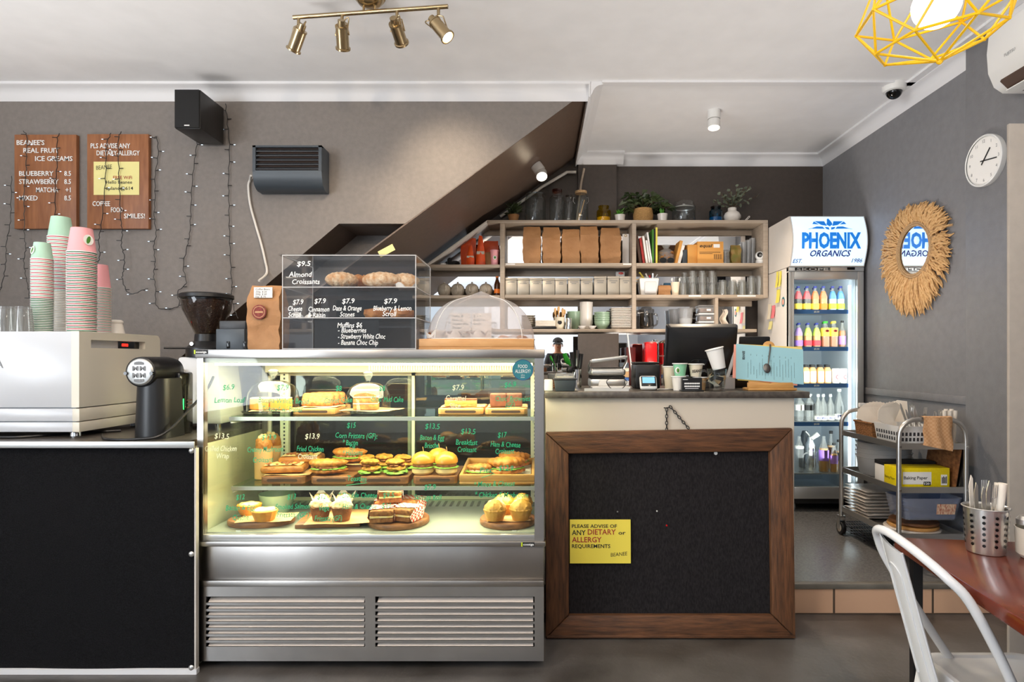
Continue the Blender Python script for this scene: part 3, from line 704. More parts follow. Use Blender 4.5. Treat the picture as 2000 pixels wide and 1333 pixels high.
G().box(-4.38, -1.490, YL - 0.008, 3.30, 0.966, 0.994).build('slab', 'steel_top', w, world=True)
G().box(-4.38, -1.456, YL - 0.014, YL - 0.008, 0.966, 0.994).build('front_edge', 'alu', w, world=True, bevel=0.002)
CT = 0.994
# espresso machine
Yf = 2.69; xr = -2.04; m = T('espresso_machine', 'large white espresso machine with cream side panel', 'coffee machine', (-2.7, 2.9, CT))
def mprof(y0, y1, z0, z1, r=0.06): return [(y0, z0), (y1, z0)] + [(y1 - r + r * cos(t), z1 - r + r * sin(t)) for t in [i * pi / 12 for i in range(7)]] + [(y0, z1)]
G().prism(mprof(Yf + 0.02, 3.24, 1.02, 1.464), -3.5, xr - 0.03, 'x').build('body', 'machine_white', m, world=True)
G().box(-3.5, X(152, Yf), Yf, Yf + 0.02, 1.128, 1.467).build('front_panel', 'machine_white', m, world=True, bevel=0.002)
G().box(-3.5, X(153, Yf), Yf + 0.002, Yf + 0.02, 1.066, 1.123).build('lower_panel', 'machine_white', m, world=True, bevel=0.003)
G().box(-3.5, X(154, Yf), Yf + 0.004, Yf + 0.02, 1.018, 1.062).build('drip_panel', 'machine_white', m, world=True, bevel=0.003)
# side panel with a slot window near its top
pp = mprof(Yf - 0.002, 3.265, 1.128, 1.469); xs0, xs1 = xr - 0.034, xr
bm = bmesh.new()
g = G(); zs0, zs1, ys0, ys1 = 1.395, 1.432, 2.76, 3.14
g.prism([(Yf - 0.002, 1.128), (3.265, 1.128), (3.265, zs0), (Yf - 0.002, zs0)], xs0, xs1, 'x')
g.prism([(Yf - 0.002, zs0), (ys0, zs0), (ys0, zs1), (Yf - 0.002, zs1)], xs0, xs1, 'x')
g.prism([(ys1, zs0), (3.265, zs0), (3.265, zs1), (ys1, zs1)], xs0, xs1, 'x')
g.prism([(Yf - 0.002, zs1), (3.265, zs1)] + [(3.235 + 0.03 * cos(t), 1.44 + 0.029 * sin(t)) for t in [i * pi / 12 for i in range(1, 7)]] + [(Yf - 0.002, 1.469)], xs0, xs1, 'x')
g.build('side_panel', 'machine_cream', m, world=True, weld=True)
bm.free()
G().box(xs0 - 0.006, xs0 + 0.006, 2.98, 3.135, zs0 + 0.001, zs1 - 0.001).build('display', 'gloss_black', m, world=True)
G().box(xs0 + 0.0061, xs0 + 0.0065, 3.005, 3.05, zs0 + 0.012, zs1 - 0.012).build('digits', 'led_red', m, world=True)
for z0, z1, n_ in ((1.066, 1.123, 'side_band'), (1.018, 1.062, 'side_band')):
    G().box(xs0 + 0.001, xs1 - 0.001, Yf + 0.001, 3.24, z0, z1).build(n_, 'machine_cream', m, world=True, bevel=0.002)
for x, y in ((-2.11, 2.76), (-2.11, 3.17), (-3.3, 2.76), (-3.3, 3.17)):
    G().cyl((x, y, CT), (x, y, 1.02), 0.024, 0.02, n=16).build('foot', 'chrome', m, world=True)
g = G(); g.text('LA', (X(5, Yf) - 0.05, Yf - 0.0015, Z(719, Yf)), 0.034, bold=0.0); g.build('lettering', 'mid_grey', m, world=True)
G().tube([(-2.5, 2.70, CT + 0.006), (-2.3, 2.65, CT + 0.006), (-2.15, 2.8, CT + 0.006), (-2.0, 2.9, CT + 0.006)], 0.006, 6, smooth=5).thing('cable', 'black cable lying under the espresso machine', 'cable', 'black_plastic')
# stacks of upturned paper cups on the machine
TOPM = 1.467
def cup_mesh(r, h, name='paper_cup'):
    g = G(); g.lathe([(0.0005, h), (r * 0.72, h), (r * 0.735, h - 0.004), (r * 0.962, 0.0055), (r * 0.985, 0.004)], n=28)
    g.m = 1; g.lathe([(r * 0.98, 0.0042), (r * 1.02, 0.0034), (r * 1.02, 0.0005), (r * 0.995, 0.0)], n=28)
    return g
def stack(px0, px1, ptop, Y, n, cols, lab, grp, topcol, toplab, body, badge=None):
    xc = X((px0 + px1) / 2, Y); r = (px1 - px0) * Y / F / 2; top = Z(ptop, Y); h = body * Y / F; dz = (top - h - TOPM) / (n - 1)
    base = cup_mesh(r / 1.02, h).build('paper_cup', ['paper_mint', 'paper_white']); base.location = (xc, Y, TOPM + (n - 1) * dz); inst(base, topcol)
    tag(base, toplab, 'cup', grp); base.rotation_euler[2] = 0.3
    first_kids = list(base.children)
    for i in range(n - 1):
        o = base.copy(); COL.objects.link(o); o.location = (xc, Y, TOPM + i * dz)
        c = cols(i, n); inst(o, c); o['label'] = lab % {'paper_mint': 'mint', 'paper_pink': 'pink', 'cup_red': 'pink', 'paper_green': 'green', 'paper_cream': 'cream', 'paper_white': 'white'}[c]; o['group'] = grp + ', nested %s ones' % c.split('_')[1].replace('red', 'pink')
    if badge is not None:
        g = G(); a = badge; c = Vector((0.87 * r * cos(a), 0.87 * r * sin(a), h * 0.5)); u = Vector((-sin(a), cos(a), 0)); v = Vector((-0.24 * r / h * cos(a), -0.24 * r / h * sin(a), 1)).normalized(); w_ = u.cross(v)
        if w_.dot(c) < 0: w_ = -w_
        for m_, (ru, rv, d) in enumerate(((0.36 * r, 0.42 * r, 0.001), (0.16 * r, 0.3 * r, 0.002))):
            g.m = m_; g.add([c + w_ * d + u * ru * cos(q) + v * rv * sin(q + 0.5 * m_) for q in [2 * pi * k / 20 for k in range(20)]], [tuple(range(20))])
        g.build('badge', ['paper_white', 'print_green'], base).rotation_euler[2] = -0.3
    return base
alt = lambda i, n: ('paper_green', 'cup_red')[i % 2]
stack(64, 101, 475, 2.90, 44, lambda i, n: 'paper_green' if i < n * 0.45 else ('cup_red', 'paper_mint')[i % 2], '%s paper cup nested in the stack beside the glass tumblers', 'stack beside the tumblers', 'paper_mint', 'mint top cup with leaf badge beside the glass tumblers', 33, -2.0)
stack(97, 141, 425, 3.10, 58, lambda i, n: 'paper_cream' if i < n * 0.42 else ('cup_red', 'paper_mint')[i % 2], '%s paper cup nested in the tallest stack on the machine', 'tallest cup stack', 'paper_mint', 'mint top cup of the tallest stack on the machine', 40)
stack(135, 185, 447, 2.80, 46, alt, '%s paper cup nested in the widest stack, under the big pink cup', 'widest cup stack', 'paper_pink', 'large pink top cup with leaf badge, crowning the widest stack', 48, -0.45)
stack(174, 214, 518, 2.97, 36, alt, '%s paper cup nested in the shortest stack, nearest the machine edge', 'shortest cup stack', 'paper_pink', 'pink top cup of the shortest stack on the machine', 46)
# printed badges on the top cups: thin decals wrapped as raised dots
# tumblers upside down
def tumbler(r, h):
    g = G(); g.lathe([(r * 0.78, h), (r * 0.78, h - 0.004), (r * 0.93, h * 0.35), (r, 0.004), (r, 0.0), (r * 0.94, 0.0), (r * 0.9, h * 0.35), (r * 0.74, h - 0.012), (0.0005, h - 0.012)], n=22); g.lathe([(0.0005, h), (r * 0.78, h)], n=22); return g
tb = tumbler(0.047, 0.118).thing('glass_tumbler', 'upturned glass tumbler beside the mint cup stack', 'glass', 'tumbler_glass', (X(46, 2.78), 2.78, TOPM)); tb.scale = (0.86, 0.86, 1)
for x, y, l in ((X(12, 2.78), 2.78, 'upturned glass tumbler at the picture edge on the machine'), (X(30, 3.02), 3.02, 'upturned glass tumbler behind the other two on the machine')):
    dup(tb, (x, y, TOPM), label=l)
# white jug
j = T('milk_jug', 'small upturned white ceramic jug behind the shortest cup stack', 'jug', (X(226, 3.08), 3.08, TOPM))
G().lathe([(0.0005, 0.075), (0.025, 0.076), (0.033, 0.07), (0.035, 0.064), (0.030, 0.055), (0.032, 0.05), (0.042, 0.0), (0.038, 0.0), (0.028, 0.05)], n=24).build('body', 'white_ceramic', j)
# tamping machine with round head
t = T('tamping_machine', 'matte black tamping machine with round silver badge on its head', 'coffee tamper', (X(282, 2.74), 2.78, CT))
hx, hz = X(274, 2.62), Z(727, 2.62); r = 0.066
g = G(); g.lathe([(r * 0.9, 2.618), (r * 0.985, 2.622), (r, 2.632), (r, 2.80), (r * 0.92, 2.84), (r * 0.6, 2.865), (0.001, 2.87)], c=(hx, 0, hz), n=40, axis='y'); g.build('head', 'black_plastic', t, world=True)
G().lathe([(0.0005, 2.612), (r * 0.78, 2.612), (r * 0.8, 2.6125), (r * 0.9, 2.62)], c=(hx, 0, hz), n=40, axis='y').build('badge', 'alu', t, world=True)
g = G(); yb = 2.6105
for zz in (0.006, -0.024):
    for xx in (-0.029, 0.002): g.text('M', (hx + xx, yb, hz + zz), 0.019, 0.027, bold=0.05)
for a0 in (20, 110, 200, 290):
    aa = [radians(a0 + 50 * i / 8) for i in range(9)]
    if a0 in (20, 110): pass
for s_ in (1, -1):
    aa = [radians(s_ * (62 + 56 * i / 10)) for i in range(11)]
    P = [(hx + 0.046 * cos(a), yb, hz + 0.046 * sin(a)) for a in aa]; zc = hz + s_ * 0.031
    g.add(P + [(p[0], yb, zc) for p in P], [(i, i + 1, i + 12, i + 11) for i in range(10)])
g.build('lettering', 'mid_grey', t, world=True)
for sx in (-1, 1): G().cyl((hx + sx * 0.056, 2.605, hz - 0.006), (hx + sx * 0.056, 2.625, hz - 0.006), 0.0075, n=12).build('screw', 'gloss_black', t, world=True)
def dshape(cx, cy, w, d, n=10): return [(cx + w * cos(pi + pi * i / n), cy - d * 0.35 + d * 0.65 * sin(pi + pi * i / n)) for i in range(n + 1)] + [(cx + w, cy + d * 0.6), (cx - w, cy + d * 0.6)]
def loft(g, secs):
    n = len(secs[0][0]); vs = [(p[0], p[1], z) for poly, z in secs for p in poly]
    fs = [(j * n + i, j * n + (i + 1) % n, (j + 1) * n + (i + 1) % n, (j + 1) * n + i) for j in range(len(secs) - 1) for i in range(n)]
    fs += [tuple(range(n - 1, -1, -1)), tuple(range((len(secs) - 1) * n, len(secs) * n))]
    return g.add(vs, fs)
g = G(); loft(g, [(dshape(hx + 0.021, 2.72, 0.078, 0.10), CT), (dshape(hx + 0.021, 2.72, 0.078, 0.10), CT + 0.012), (dshape(hx + 0.019, 2.72, 0.068, 0.09), hz - 0.03)])
g.build('column', 'black_plastic', t, world=True)
g = G(); g.box(hx - 0.02, hx + 0.085, 2.77, 2.88, CT, hz - 0.005); g.build('rear_housing', 'gloss_black', t, world=True, bevel=0.012)
for z in (1.115, 1.132, 1.148): G().box(hx + 0.0845, hx + 0.0865, 2.82, 2.86, z, z + 0.006).build('vent', 'brown_dark', t, world=True)
G().box(hx + 0.0845, hx + 0.0862, 2.79, 2.796, 1.11, 1.16).build('status_light', 'led_green', t, world=True)
P = [(-1.98, 2.75, CT + 0.005), (-1.85, 2.595, CT + 0.006), (-1.72, 2.588, CT + 0.006), (-1.62, 2.62, 1.02), (-1.575, 2.76, 1.13), (-1.555, 2.84, 1.20), (-1.545, 2.88, 1.26)]
G().tube(P, 0.006, 8, smooth=6).thing('power_cord', 'black power cord rising from worktop to the white grinder', 'cable', 'black_plastic')
# grinder with hopper
gy = 3.08; gx = X(404, gy); gr = T('coffee_grinder', 'white coffee grinder with a clear hopper full of coffee beans', 'coffee grinder', (gx, gy, CT))
g = G(); sec = lambda w, d, y: [(-w, -d + y), (w, -d + y), (w, d + y), (-w, d + y)]
loft(g, [(sec(0.135, 0.12, 0), 0.03), (sec(0.135, 0.12, 0), 0.07), (sec(0.10, 0.10, 0.02), 0.36)]); g.build('body', 'white_gloss', gr, bevel=0.012)
for sx in (-0.1, 0.1):
    G().cyl((sx, -0.08, 0), (sx, -0.08, 0.03), 0.016, n=12).build('foot', 'chrome', gr)
G().box(-0.115, -0.055, -0.118, -0.098, 0.24, 0.30).build('switch_plate', 'steel_plain', gr)
G().cyl((-0.085, -0.135, 0.265), (-0.085, -0.11, 0.265), 0.018, n=14).build('knob', 'gloss_black', gr)
G().lathe([(0.001, 0.36), (0.095, 0.36), (0.095, 0.405), (0.07, 0.43), (0.058, 0.44), (0.055, 0.475), (0.001, 0.475)], n=28).build('collar', 'black_plastic', gr)
G().cyl((-0.07, -0.03, 0.405), (-0.17, -0.08, 0.405), 0.005, n=8).build('lever', 'black_plastic', gr)
G().cyl((-0.03, -0.075, 0.425), (-0.03, -0.085, 0.425), 0.009, n=12).build('catch', 'steel_plain', gr)
HB = 0.475; HT = Z(583, gy) - CT
G().lathe([(0.052, HB), (0.112, HB + 0.125), (0.119, HT - 0.01), (0.119, HT)], n=36).build('hopper', 'smoke_glass', gr)
G().lathe([(0.001, HB + 0.004), (0.048, HB + 0.004), (0.107, HB + 0.125), (0.11, HB + 0.17), (0.09, HB + 0.18), (0.001, HB + 0.185)], n=32).build('coffee_beans', 'coffee_bean', gr)
G().lathe([(0.001, HT + 0.024), (0.115, HT + 0.022), (0.125, HT + 0.016), (0.126, HT), (0.119, HT - 0.004)], n=36).build('lid', 'black_plastic', gr)
# printer behind the display case
pr_ = T('receipt_printer', 'dark grey printer between grinder and coffee bean bag', 'printer', (X(466, 3.0), 3.0, 1.386))
x0, x1 = X(434, 3.0), X(489, 3.0)
G().box(x0, x1, 2.94, 3.08, 1.386, Z(644, 3.0)).build('body', 'slate_grey', pr_, world=True, bevel=0.004)
G().box(x0 + 0.01, x1, 2.95, 3.07, Z(645, 3.0), Z(628, 3.0)).build('lid', 'dark_grey', pr_, world=True, bevel=0.006)
for px in (446, 478): G().box(X(px, 2.94) - 0.008, X(px, 2.94) + 0.008, 2.936, 2.941, 1.395, 1.43).build('slot', 'gloss_black', pr_, world=True, bevel=0.003)

# ------------------------------------------------------------------ refrigerated display case
YC = 2.616; YB = 3.27; cx0, cx1 = -1.4745, 0.027
dc = T('display_case', 'stainless steel refrigerated food display case with lettered glass front', 'display case', ((cx0 + cx1) / 2, YC, 0))
def P_(g, name, m, **kw): return g.build(name, m, dc, world=True, **kw)
zt = 1.386; zg1 = 1.348; zg0 = Z(1047, YC); zl1 = Z(1057, YC); zl0 = Z(1067, YC); zb1 = Z(1134, YC); zb0 = Z(1146, YC)
P_(G().box(cx0 - 0.006, cx1 + 0.004, YC - 0.006, YB, zg1, zt), 'top_panel', 'steel', bevel=0.003)
g = G()
for x0, x1 in ((cx0, X(397, YC)), (X(1044, YC), cx1)): P_(G().box(x0, x1, YC, YC + 0.035, zl1, zg1), 'front_post', 'steel')

for x0, x1 in ((cx0 + 0.002, cx0 + 0.03), (cx1 - 0.03, cx1 - 0.002)):
    P_(G().box(x0, x1, YB - 0.04, YB, zl1, zg1), 'rear_post', 'steel')
for xx in (cx0 + 0.004, cx1 - 0.012): P_(G().box(xx, xx + 0.008, YC + 0.036, YB - 0.041, zg0, zg1 - 0.001), 'side_glass', 'pane')
P_(G().box(X(397, YC), X(1044, YC), YC + 0.004, YC + 0.010, zg0, zg1), 'front_glass', 'pane')
P_(G().box(X(397, YC), X(1044, YC), YC - 0.001, YC + 0.03, zl1, zg0 + 0.004), 'glass_sill', 'alu', bevel=0.002)
P_(G().box(cx0 - 0.012, cx1 + 0.008, YC - 0.014, YC + 0.05, zl0, zl1), 'ledge', 'steel', bevel=0.004)
P_(G().box(cx0, cx1, YC + 0.004, YB, zb1, zl0), 'upper_panel', 'steel', bevel=0.002)
P_(G().box(cx0 - 0.002, cx1 + 0.001, YC - 0.008, YC + 0.03, zb0, zb1), 'panel_lip', 'steel', bevel=0.004)
# base with two banks of louvres: front sheet built around the slots
zbot = 0.035; lz1 = Z(1166, YC); lz0 = Z(1264, YC)
lx = ((X(402, YC), X(713, YC)), (X(733, YC), X(1044, YC)))
g = G(); yf = YC
g.box(cx0, cx1, yf, yf + 0.012, lz1, zb0); g.box(cx0, cx1, yf, yf + 0.012, zbot, lz0)
g.box(cx0, lx[0][0], yf, yf + 0.012, lz0, lz1); g.box(lx[0][1], lx[1][0], yf, yf + 0.012, lz0, lz1); g.box(lx[1][1], cx1, yf, yf + 0.012, lz0, lz1)
n = 8; ph = (lz1 - lz0) / n
for a, b in lx:
    for i in range(1, n): g.box(a, b, yf, yf + 0.012, lz0 + i * ph - 0.010, lz0 + i * ph + 0.0)
P_(g, 'base_panel', 'steel')
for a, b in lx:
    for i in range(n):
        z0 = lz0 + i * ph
        P_(G().prism([(yf + 0.004, z0 + 0.001), (yf + 0.006, z0), (yf + 0.03, z0 + ph - 0.012), (yf + 0.027, z0 + ph - 0.012)], a + 0.008, b - 0.006, 'x'), 'louvre', 'slat_pale_reflection')
P_(G().box(cx0 + 0.01, cx1 - 0.01, yf + 0.04, YB, zbot, zb0), 'base_body', 'dark_void')
for x in (cx0 + 0.05, cx1 - 0.05): P_(G().cyl((x, YC + 0.1, 0), (x, YC + 0.1, zbot), 0.025, n=14), 'foot', 'black_plastic')
# interior
deck = 0.585
P_(G().box(cx0 + 0.012, cx1 - 0.012, YC + 0.03, YB - 0.02, zl0, deck), 'deck', 'deck_metal')
g = G()
for i in range(40):
    x = cx0 + 0.06 + i * 0.0355
    g.box(x, x + 0.014, YB - 0.16, YB - 0.05, deck + 0.0005, deck + 0.0015)
P_(g, 'deck_grille', 'mid_grey')
for px in (463, 640, 1000): P_(G().box(X(px, 2.67), X(px, 2.67) + 0.02, YC + 0.045, YC + 0.05, deck, deck + 0.004), 'deck_slot', 'alu')
P_(G().box(cx0 + 0.012, cx1 - 0.012, YC + 0.02, YB - 0.02, zg1 - 0.02, zg1 - 0.001), 'ceiling_panel', 'case_inner')
P_(G().box(cx0 + 0.06, cx1 - 0.06, YB - 0.14, YB - 0.05, zg1 - 0.075, zg1 - 0.02), 'evaporator_cover', 'case_inner', bevel=0.006)
g = G()
for i in range(64): g.box(cx0 + 0.6 + i * 0.0128, cx0 + 0.6 + i * 0.0128 + 0.007, YB - 0.1415, YB - 0.14, zg1 - 0.062, zg1 - 0.036)
P_(g, 'vent_slots', 'alu')
P_(G().box(cx0 + 0.05, cx1 - 0.05, YC + 0.05, YC + 0.075, zg1 - 0.032, zg1 - 0.022), 'light_strip', 'case_led')
CASE_L = (1.0, 0.90, 0.62)
lamp('case_light', 'AREA', ((cx0 + cx1) / 2, YC + 0.22, zg1 - 0.03), 16, CASE_L, (0, 0, 0), shape='RECTANGLE', size=1.36, size_y=0.3)
for _z in (1.05, 0.73): lamp('shelf_fill', 'AREA', ((cx0 + cx1) / 2, YC + 0.2, _z), 3.6, CASE_L, (radians(-8), 0, 0), shape='RECTANGLE', size=1.3, size_y=0.06)  # unseen lights added under the shelves to brighten the food
# rear sliding doors: frames and panes
def zy(py, Y=YB): return Z(py, Y)
for a, b, ya in ((cx0 + 0.03, -0.66, YB - 0.03), (-0.70, cx1 - 0.03, YB - 0.012)):
    g = G(); fw = 0.016
    g.box(a, a + fw, ya, ya + 0.014, deck, 1.27); g.box(b - fw, b, ya, ya + 0.014, deck, 1.27); g.box(a, b, ya, ya + 0.014, deck, deck + fw); g.box(a, b, ya, ya + 0.014, 1.254, 1.27)
    o = P_(g, 'sliding_door', 'case_inner'); o2 = G().box(a + fw, b - fw, ya + 0.004, ya + 0.008, deck + fw, 1.254).build('pane', 'door_glass', o, world=False); o2.location = -Vector(dc.location)
    g = G(); xx = a + 0.05 if ya < YB - 0.02 else b - 0.1
for xs_ in (X(556, 3.2), X(1052, 3.2) - 0.02):
    g = G(); g.box(xs_ - 0.022, xs_ + 0.022, YB - 0.075, YB - 0.05, deck, 1.30); g.m = 1
    for k in range(34): g.box(xs_ - 0.004, xs_ + 0.004, YB - 0.0765, YB - 0.075, deck + 0.03 + k * 0.02, deck + 0.04 + k * 0.02)
    P_(g, 'shelf_standard', ['case_inner', 'dark_grey'])
SH = ((1.083, 2.757), (0.762, 2.775))
for z, yfr in SH:
    o = P_(G().box(cx0 + 0.075, cx1 - 0.045, yfr, 3.17, z - 0.008, z), 'shelf', 'shelf_glass')
    g = G().box(cx0 + 0.07, cx1 - 0.04, yfr - 0.006, yfr + 0.004, z - 0.020, z - 0.003); q = g.build('edge_rail', 'alu', o); q.location = -Vector(dc.location)
    for x in (cx0 + 0.075, cx1 - 0.047):
        q = G().prism([(yfr, z - 0.02), (yfr, z - 0.032), (YB - 0.08, z - 0.05), (YB - 0.08, z - 0.009)], x - 0.003, x + 0.001, 'x').build('bracket', 'alu', o); q.location = -Vector(dc.location)
# badges, sticker
for px, py, fr in ((381, 692, 0), (1018, 1066, 1)):
    yb = YC - 0.008 if not fr else YC - 0.0155
    g = G(); g.box(X(px, YC), X(px + 26, YC), yb, yb + 0.003, Z(py, YC), Z(py, YC) + 0.018); g.m = 1; g.box(X(px, YC), X(px, YC) + 0.006, yb - 0.0006, yb, Z(py, YC), Z(py, YC) + 0.018); g.m = 2
    g.text('cossiga', (X(px + 4, YC), yb - 0.0012, Z(py, YC) + 0.005), 0.009, 0.046, bold=0.02); P_(g, 'badge', ['ink', 'lime', 'white_letter'])
g = G(); sx, sz = X(1021, YC), Z(723, YC); ys = YC + 0.0034
g.lathe([(0.0005, ys), (0.044, ys)], c=(sx, 0, sz), n=36, axis='y'); g.m = 2
g.lathe([(0.0435, ys - 0.0003), (0.0455, ys - 0.0003)], c=(sx, 0, sz), n=36, axis='y'); g.m = 1
g.text('FOOD', (sx, ys - 0.0006, sz + 0.008), 0.015, 0.04, align='c'); g.text('ALLERGY?', (sx, ys - 0.0006, sz - 0.013), 0.015, 0.066, align='c'); g.text('tell us', (sx, ys - 0.0006, sz - 0.025), 0.006, 0.016, align='c'); g.text('please', (sx, ys - 0.0006, sz - 0.034), 0.006, 0.016, align='c')
P_(g, 'allergy_sticker', ['teal', 'paper_white', 'sign_navy'])
GREEN = [('$6.9', 434, 762), ('Lemon Loaf', 418, 787, 59), ('$7.9', 540, 762), ('Banana Walnut Bread', 504, 787, 98), ('Toasted w/ Butter', 511, 803, 80), ('$8', 655, 764), ('Carrot Cake', 632, 788, 55), ('$8', 740, 764), ("Choc' Mud Cake", 724, 785, 63),
 ('$6.9', 985, 757), ("Choc' Brownies", 967, 784, 68), ('(GF)', 987, 796, 18), ('$13.9', 510, 860), ('Creamy Mushroom', 482, 884, 70), ('Croissant', 493, 904, 39), ('Fried Chicken', 579, 882, 52), ('$15', 677, 836), ('Corn Fritters (GF):', 654, 856, 82), ('* Bacon', 668, 870, 30), ('OR', 682, 880), ('* Halloumi', 668, 890, 39),
 ('$13.5', 830, 838), ('Bacon & Egg', 820, 860, 47), ('Brioche', 829, 876, 27), ('$13.5', 900, 848), ('Breakfast', 890, 869, 42), ('Croissant', 893, 883, 37), ('$17', 972, 855), ('Ham & Cheese', 958, 873, 58), ('Croissant', 967, 887, 37),
 ('Toasties', 677, 940, 38), ('* Double Cheese', 660, 973, 76), ('$9.5', 747, 973), ('* Ham & Cheese', 660, 995, 75), ('$11', 745, 993), ('$12', 460, 977), ('Bacon & Egg', 440, 998, 57), ('Quiche', 453, 1017, 32), ('$13', 560, 976), ('Smoked Salmon', 537, 996, 68), ('Frittata (GF)', 540, 1011, 62), ('$12', 619, 976), ('Vege', 621, 998, 21), ('Frittata (GF)', 614, 1019, 53),
 ('$7.9', 828, 957), ('Sausage Roll', 808, 977, 53), ('Pies:', 937, 924, 26), ('$12.9', 974, 920), ('* Mince & Cheese', 925, 952, 80), ('* Chicken & Mushroom', 927, 972, 104)]
CREAM = [('$7.9', 883, 762), ('Caramel', 870, 783, 39), ('Slice', 877, 798, 22), ('$13.5', 418, 857), ('Grilled Chicken', 399, 882, 62), ('Wrap', 421, 896, 25), ('$13.9', 595, 858), ('Croissant', 581, 897, 38)]
for L, mm, nm in ((GREEN, 'pen_green', 'green_lettering'), (CREAM, 'pen_cream', 'cream_lettering')):
    for i, q in enumerate(L):
        g = G(); w = q[3] if len(q) > 3 else 5.6 * len(q[0])
        g.text(q[0], (X(q[1], YC), YC + 0.0034, Z(q[2], YC)), 0.0225, w * YC / F, bold=0.008, shear=0.12, right=(1, 0, random.uniform(-0.03, 0.03)), jit=0.06)
        P_(g, nm, mm, sharp=30)
    if nm == 'green_lettering': g = G(); g.tube([(X(676, YC), YC + 0.0034, Z(949, YC)), (X(716, YC), YC + 0.0034, Z(944, YC))], 0.0012, 4); P_(g, 'pen_underline', mm); g = G(); g.tube([(X(940, YC), YC + 0.0034, Z(934, YC)), (X(966, YC), YC + 0.0034, Z(926, YC))], 0.0012, 4); P_(g, 'pen_underline', mm)

# ------------------------------------------------------------------ food in the display case
Z1, Z2, Z0 = 1.083, 0.762, 0.585
def paddle(name, label, px0, px1, y0, dep, z, m='acacia', th=0.03, slot=True, grp='serving boards in the display case'):
    """board seen from its handle end; front edge at depth y0"""
    a, b = X(px0, y0), X(px1, y0); c = (a + b) / 2
    t = T(name, label, 'serving board', (c, y0, z), group=grp); w = (b - a) / 2
    pts = [(-w, dep), (-w, 0.012), (-w + 0.012, 0), (w - 0.012, 0), (w, 0.012), (w, dep)]
    G().prism(pts, 0.0005, th, 'z').build('slab', m, t, bevel=0.004)
    if slot:
        sw = w * 0.62; g = G()
        g.prism([(-sw + 0.008 * cos(q), 0.5 * th + th * 0.2 * sin(q)) for q in [pi / 2 + pi * i / 6 for i in range(7)]] + [(sw + 0.008 * cos(q), 0.5 * th + th * 0.2 * sin(q)) for q in [-pi / 2 + pi * i / 6 for i in range(7)]], -0.0008, 0.003, 'y'); g.build('handle_slot', 'brown_dark', t)
    return t
def paper(label, px0, px1, y0, dep, z, m='bake_paper', rotz=0.06, crimp=0.003):
    a, b = X(px0, y0), X(px1, y0); c = ((a + b) / 2, y0 + dep / 2, z); w = (b - a) / 2
    def f(u, v): x = (u - 0.5) * 2 * w; y = (v - 0.5) * dep; e = max(0.0, max(abs(u - 0.5), abs(v - 0.5)) * 2 - 0.72); return (x, y, 0.0012 + e * e * crimp * 9 * (1 + sin(7 * u + 5 * v)))
    g = G(); g.grid(f, 14, 12); return g.thing('baking_paper', label, 'baking paper', m, c, rotz, 'sheets of paper under the food')
def round_board(label, cx, cy, r, z, m='acacia', sx=1.0, rotz=0.0):
    return G().lathe([(0.001, 0.0005), (r * 0.97, 0.0005), (r, 0.006), (r, 0.02), (r * 0.97, 0.026), (0.001, 0.026)], n=44, sx=sx).thing('serving_board', label, 'serving board', m, (cx, cy, z), rotz, 'serving boards in the display case')
def slab(lx, ly, lz, m, name, label, cat, loc, rot=0.0, grp=None, top=None, jit=0.003, tilt=0.0, bev=0.006):
    g = G()
    def shell(u, v): return (0, 0, 0)
    g.cbox(0, 0, lz / 2, lx, ly, lz); t = T(name, label, cat, loc, rot, grp)
    o = g.build('crumb', m, t, bevel=bev, seg=3)
    if tilt: t.rotation_euler = (tilt, 0, rot)
    if top: G().cbox(0, 0, lz + 0.003, lx * 0.97, ly * 0.97, 0.007).build('topping', top, t, bevel=0.003)
    return t
def cloche(label, px, Y, z, r, h, plate=True):
    t = T('glass_cloche', label, 'cake dome', (X(px, Y), Y, z + 0.014), group='glass domes on the top shelf')
    G().lathe([(r, 0.0), (r * 1.0, h * 0.35), (r * 0.95, h * 0.6), (r * 0.8, h * 0.82), (r * 0.5, h * 0.96), (r * 0.16, h), (0.001, h)], n=36).build('dome', 'jar_glass', t)
    G().lathe([(0.012, h), (0.012, h + 0.012), (0.022, h + 0.03), (0.024, h + 0.045), (0.012, h + 0.052), (0.001, h + 0.052)], n=18).build('knob', 'jar_glass', t)
    p = G(); R_ = r * 1.2; p.lathe([(0.001, 0.001), (R_ * 0.6, 0.001), (R_ * 0.97, 0.009), (R_, 0.014), (R_ * 0.98, 0.014), (R_ * 0.6, 0.006), (0.001, 0.006)], n=40)
    for i in range(len(p.v)):
        q = p.v[i]; a = math.atan2(q.y, q.x); rr = sqrt(q.x ** 2 + q.y ** 2)
        if rr > R_ * 0.9: p.v[i] = Vector((q.x * (1 + 0.03 * cos(16 * a)), q.y * (1 + 0.03 * cos(16 * a)), q.z))
    p.thing('glass_plate', label.replace('dome over', 'plate under').replace('clear ', 'scalloped '), 'plate', 'jar_glass', (X(px, Y), Y, z), group='glass plates on the top shelf')
    return t
Ya = 2.90
cloche('clear glass dome over the lemon loaf slices', 534, Ya, Z1, 0.118, 0.145)
paper('brown paper under the lemon loaf slices', 480, 592, Ya - 0.1, 0.2, Z1 + 0.016, rotz=0.2)
for i, (px, dy, rz, lab) in enumerate(((513, -0.02, 0.1, 'iced lemon loaf slice under the dome, orange crumb facing out'), (551, -0.01, -0.15, 'iced lemon loaf slice under the dome with pinkish icing'))):
    slab(0.085, 0.06, 0.05, 'cake_lemon', 'lemon_loaf_slice', lab, 'cake', (X(px, Ya), Ya + dy, Z1 + 0.021), rz, None, 'icing')
paddle('serving_board', 'wooden paddle board holding thick banana walnut bread slices', 570, 652, 2.82, 0.26, Z1, 'bamboo')
paper('brown paper under the banana walnut bread', 585, 655, 2.85, 0.2, Z1 + 0.03)
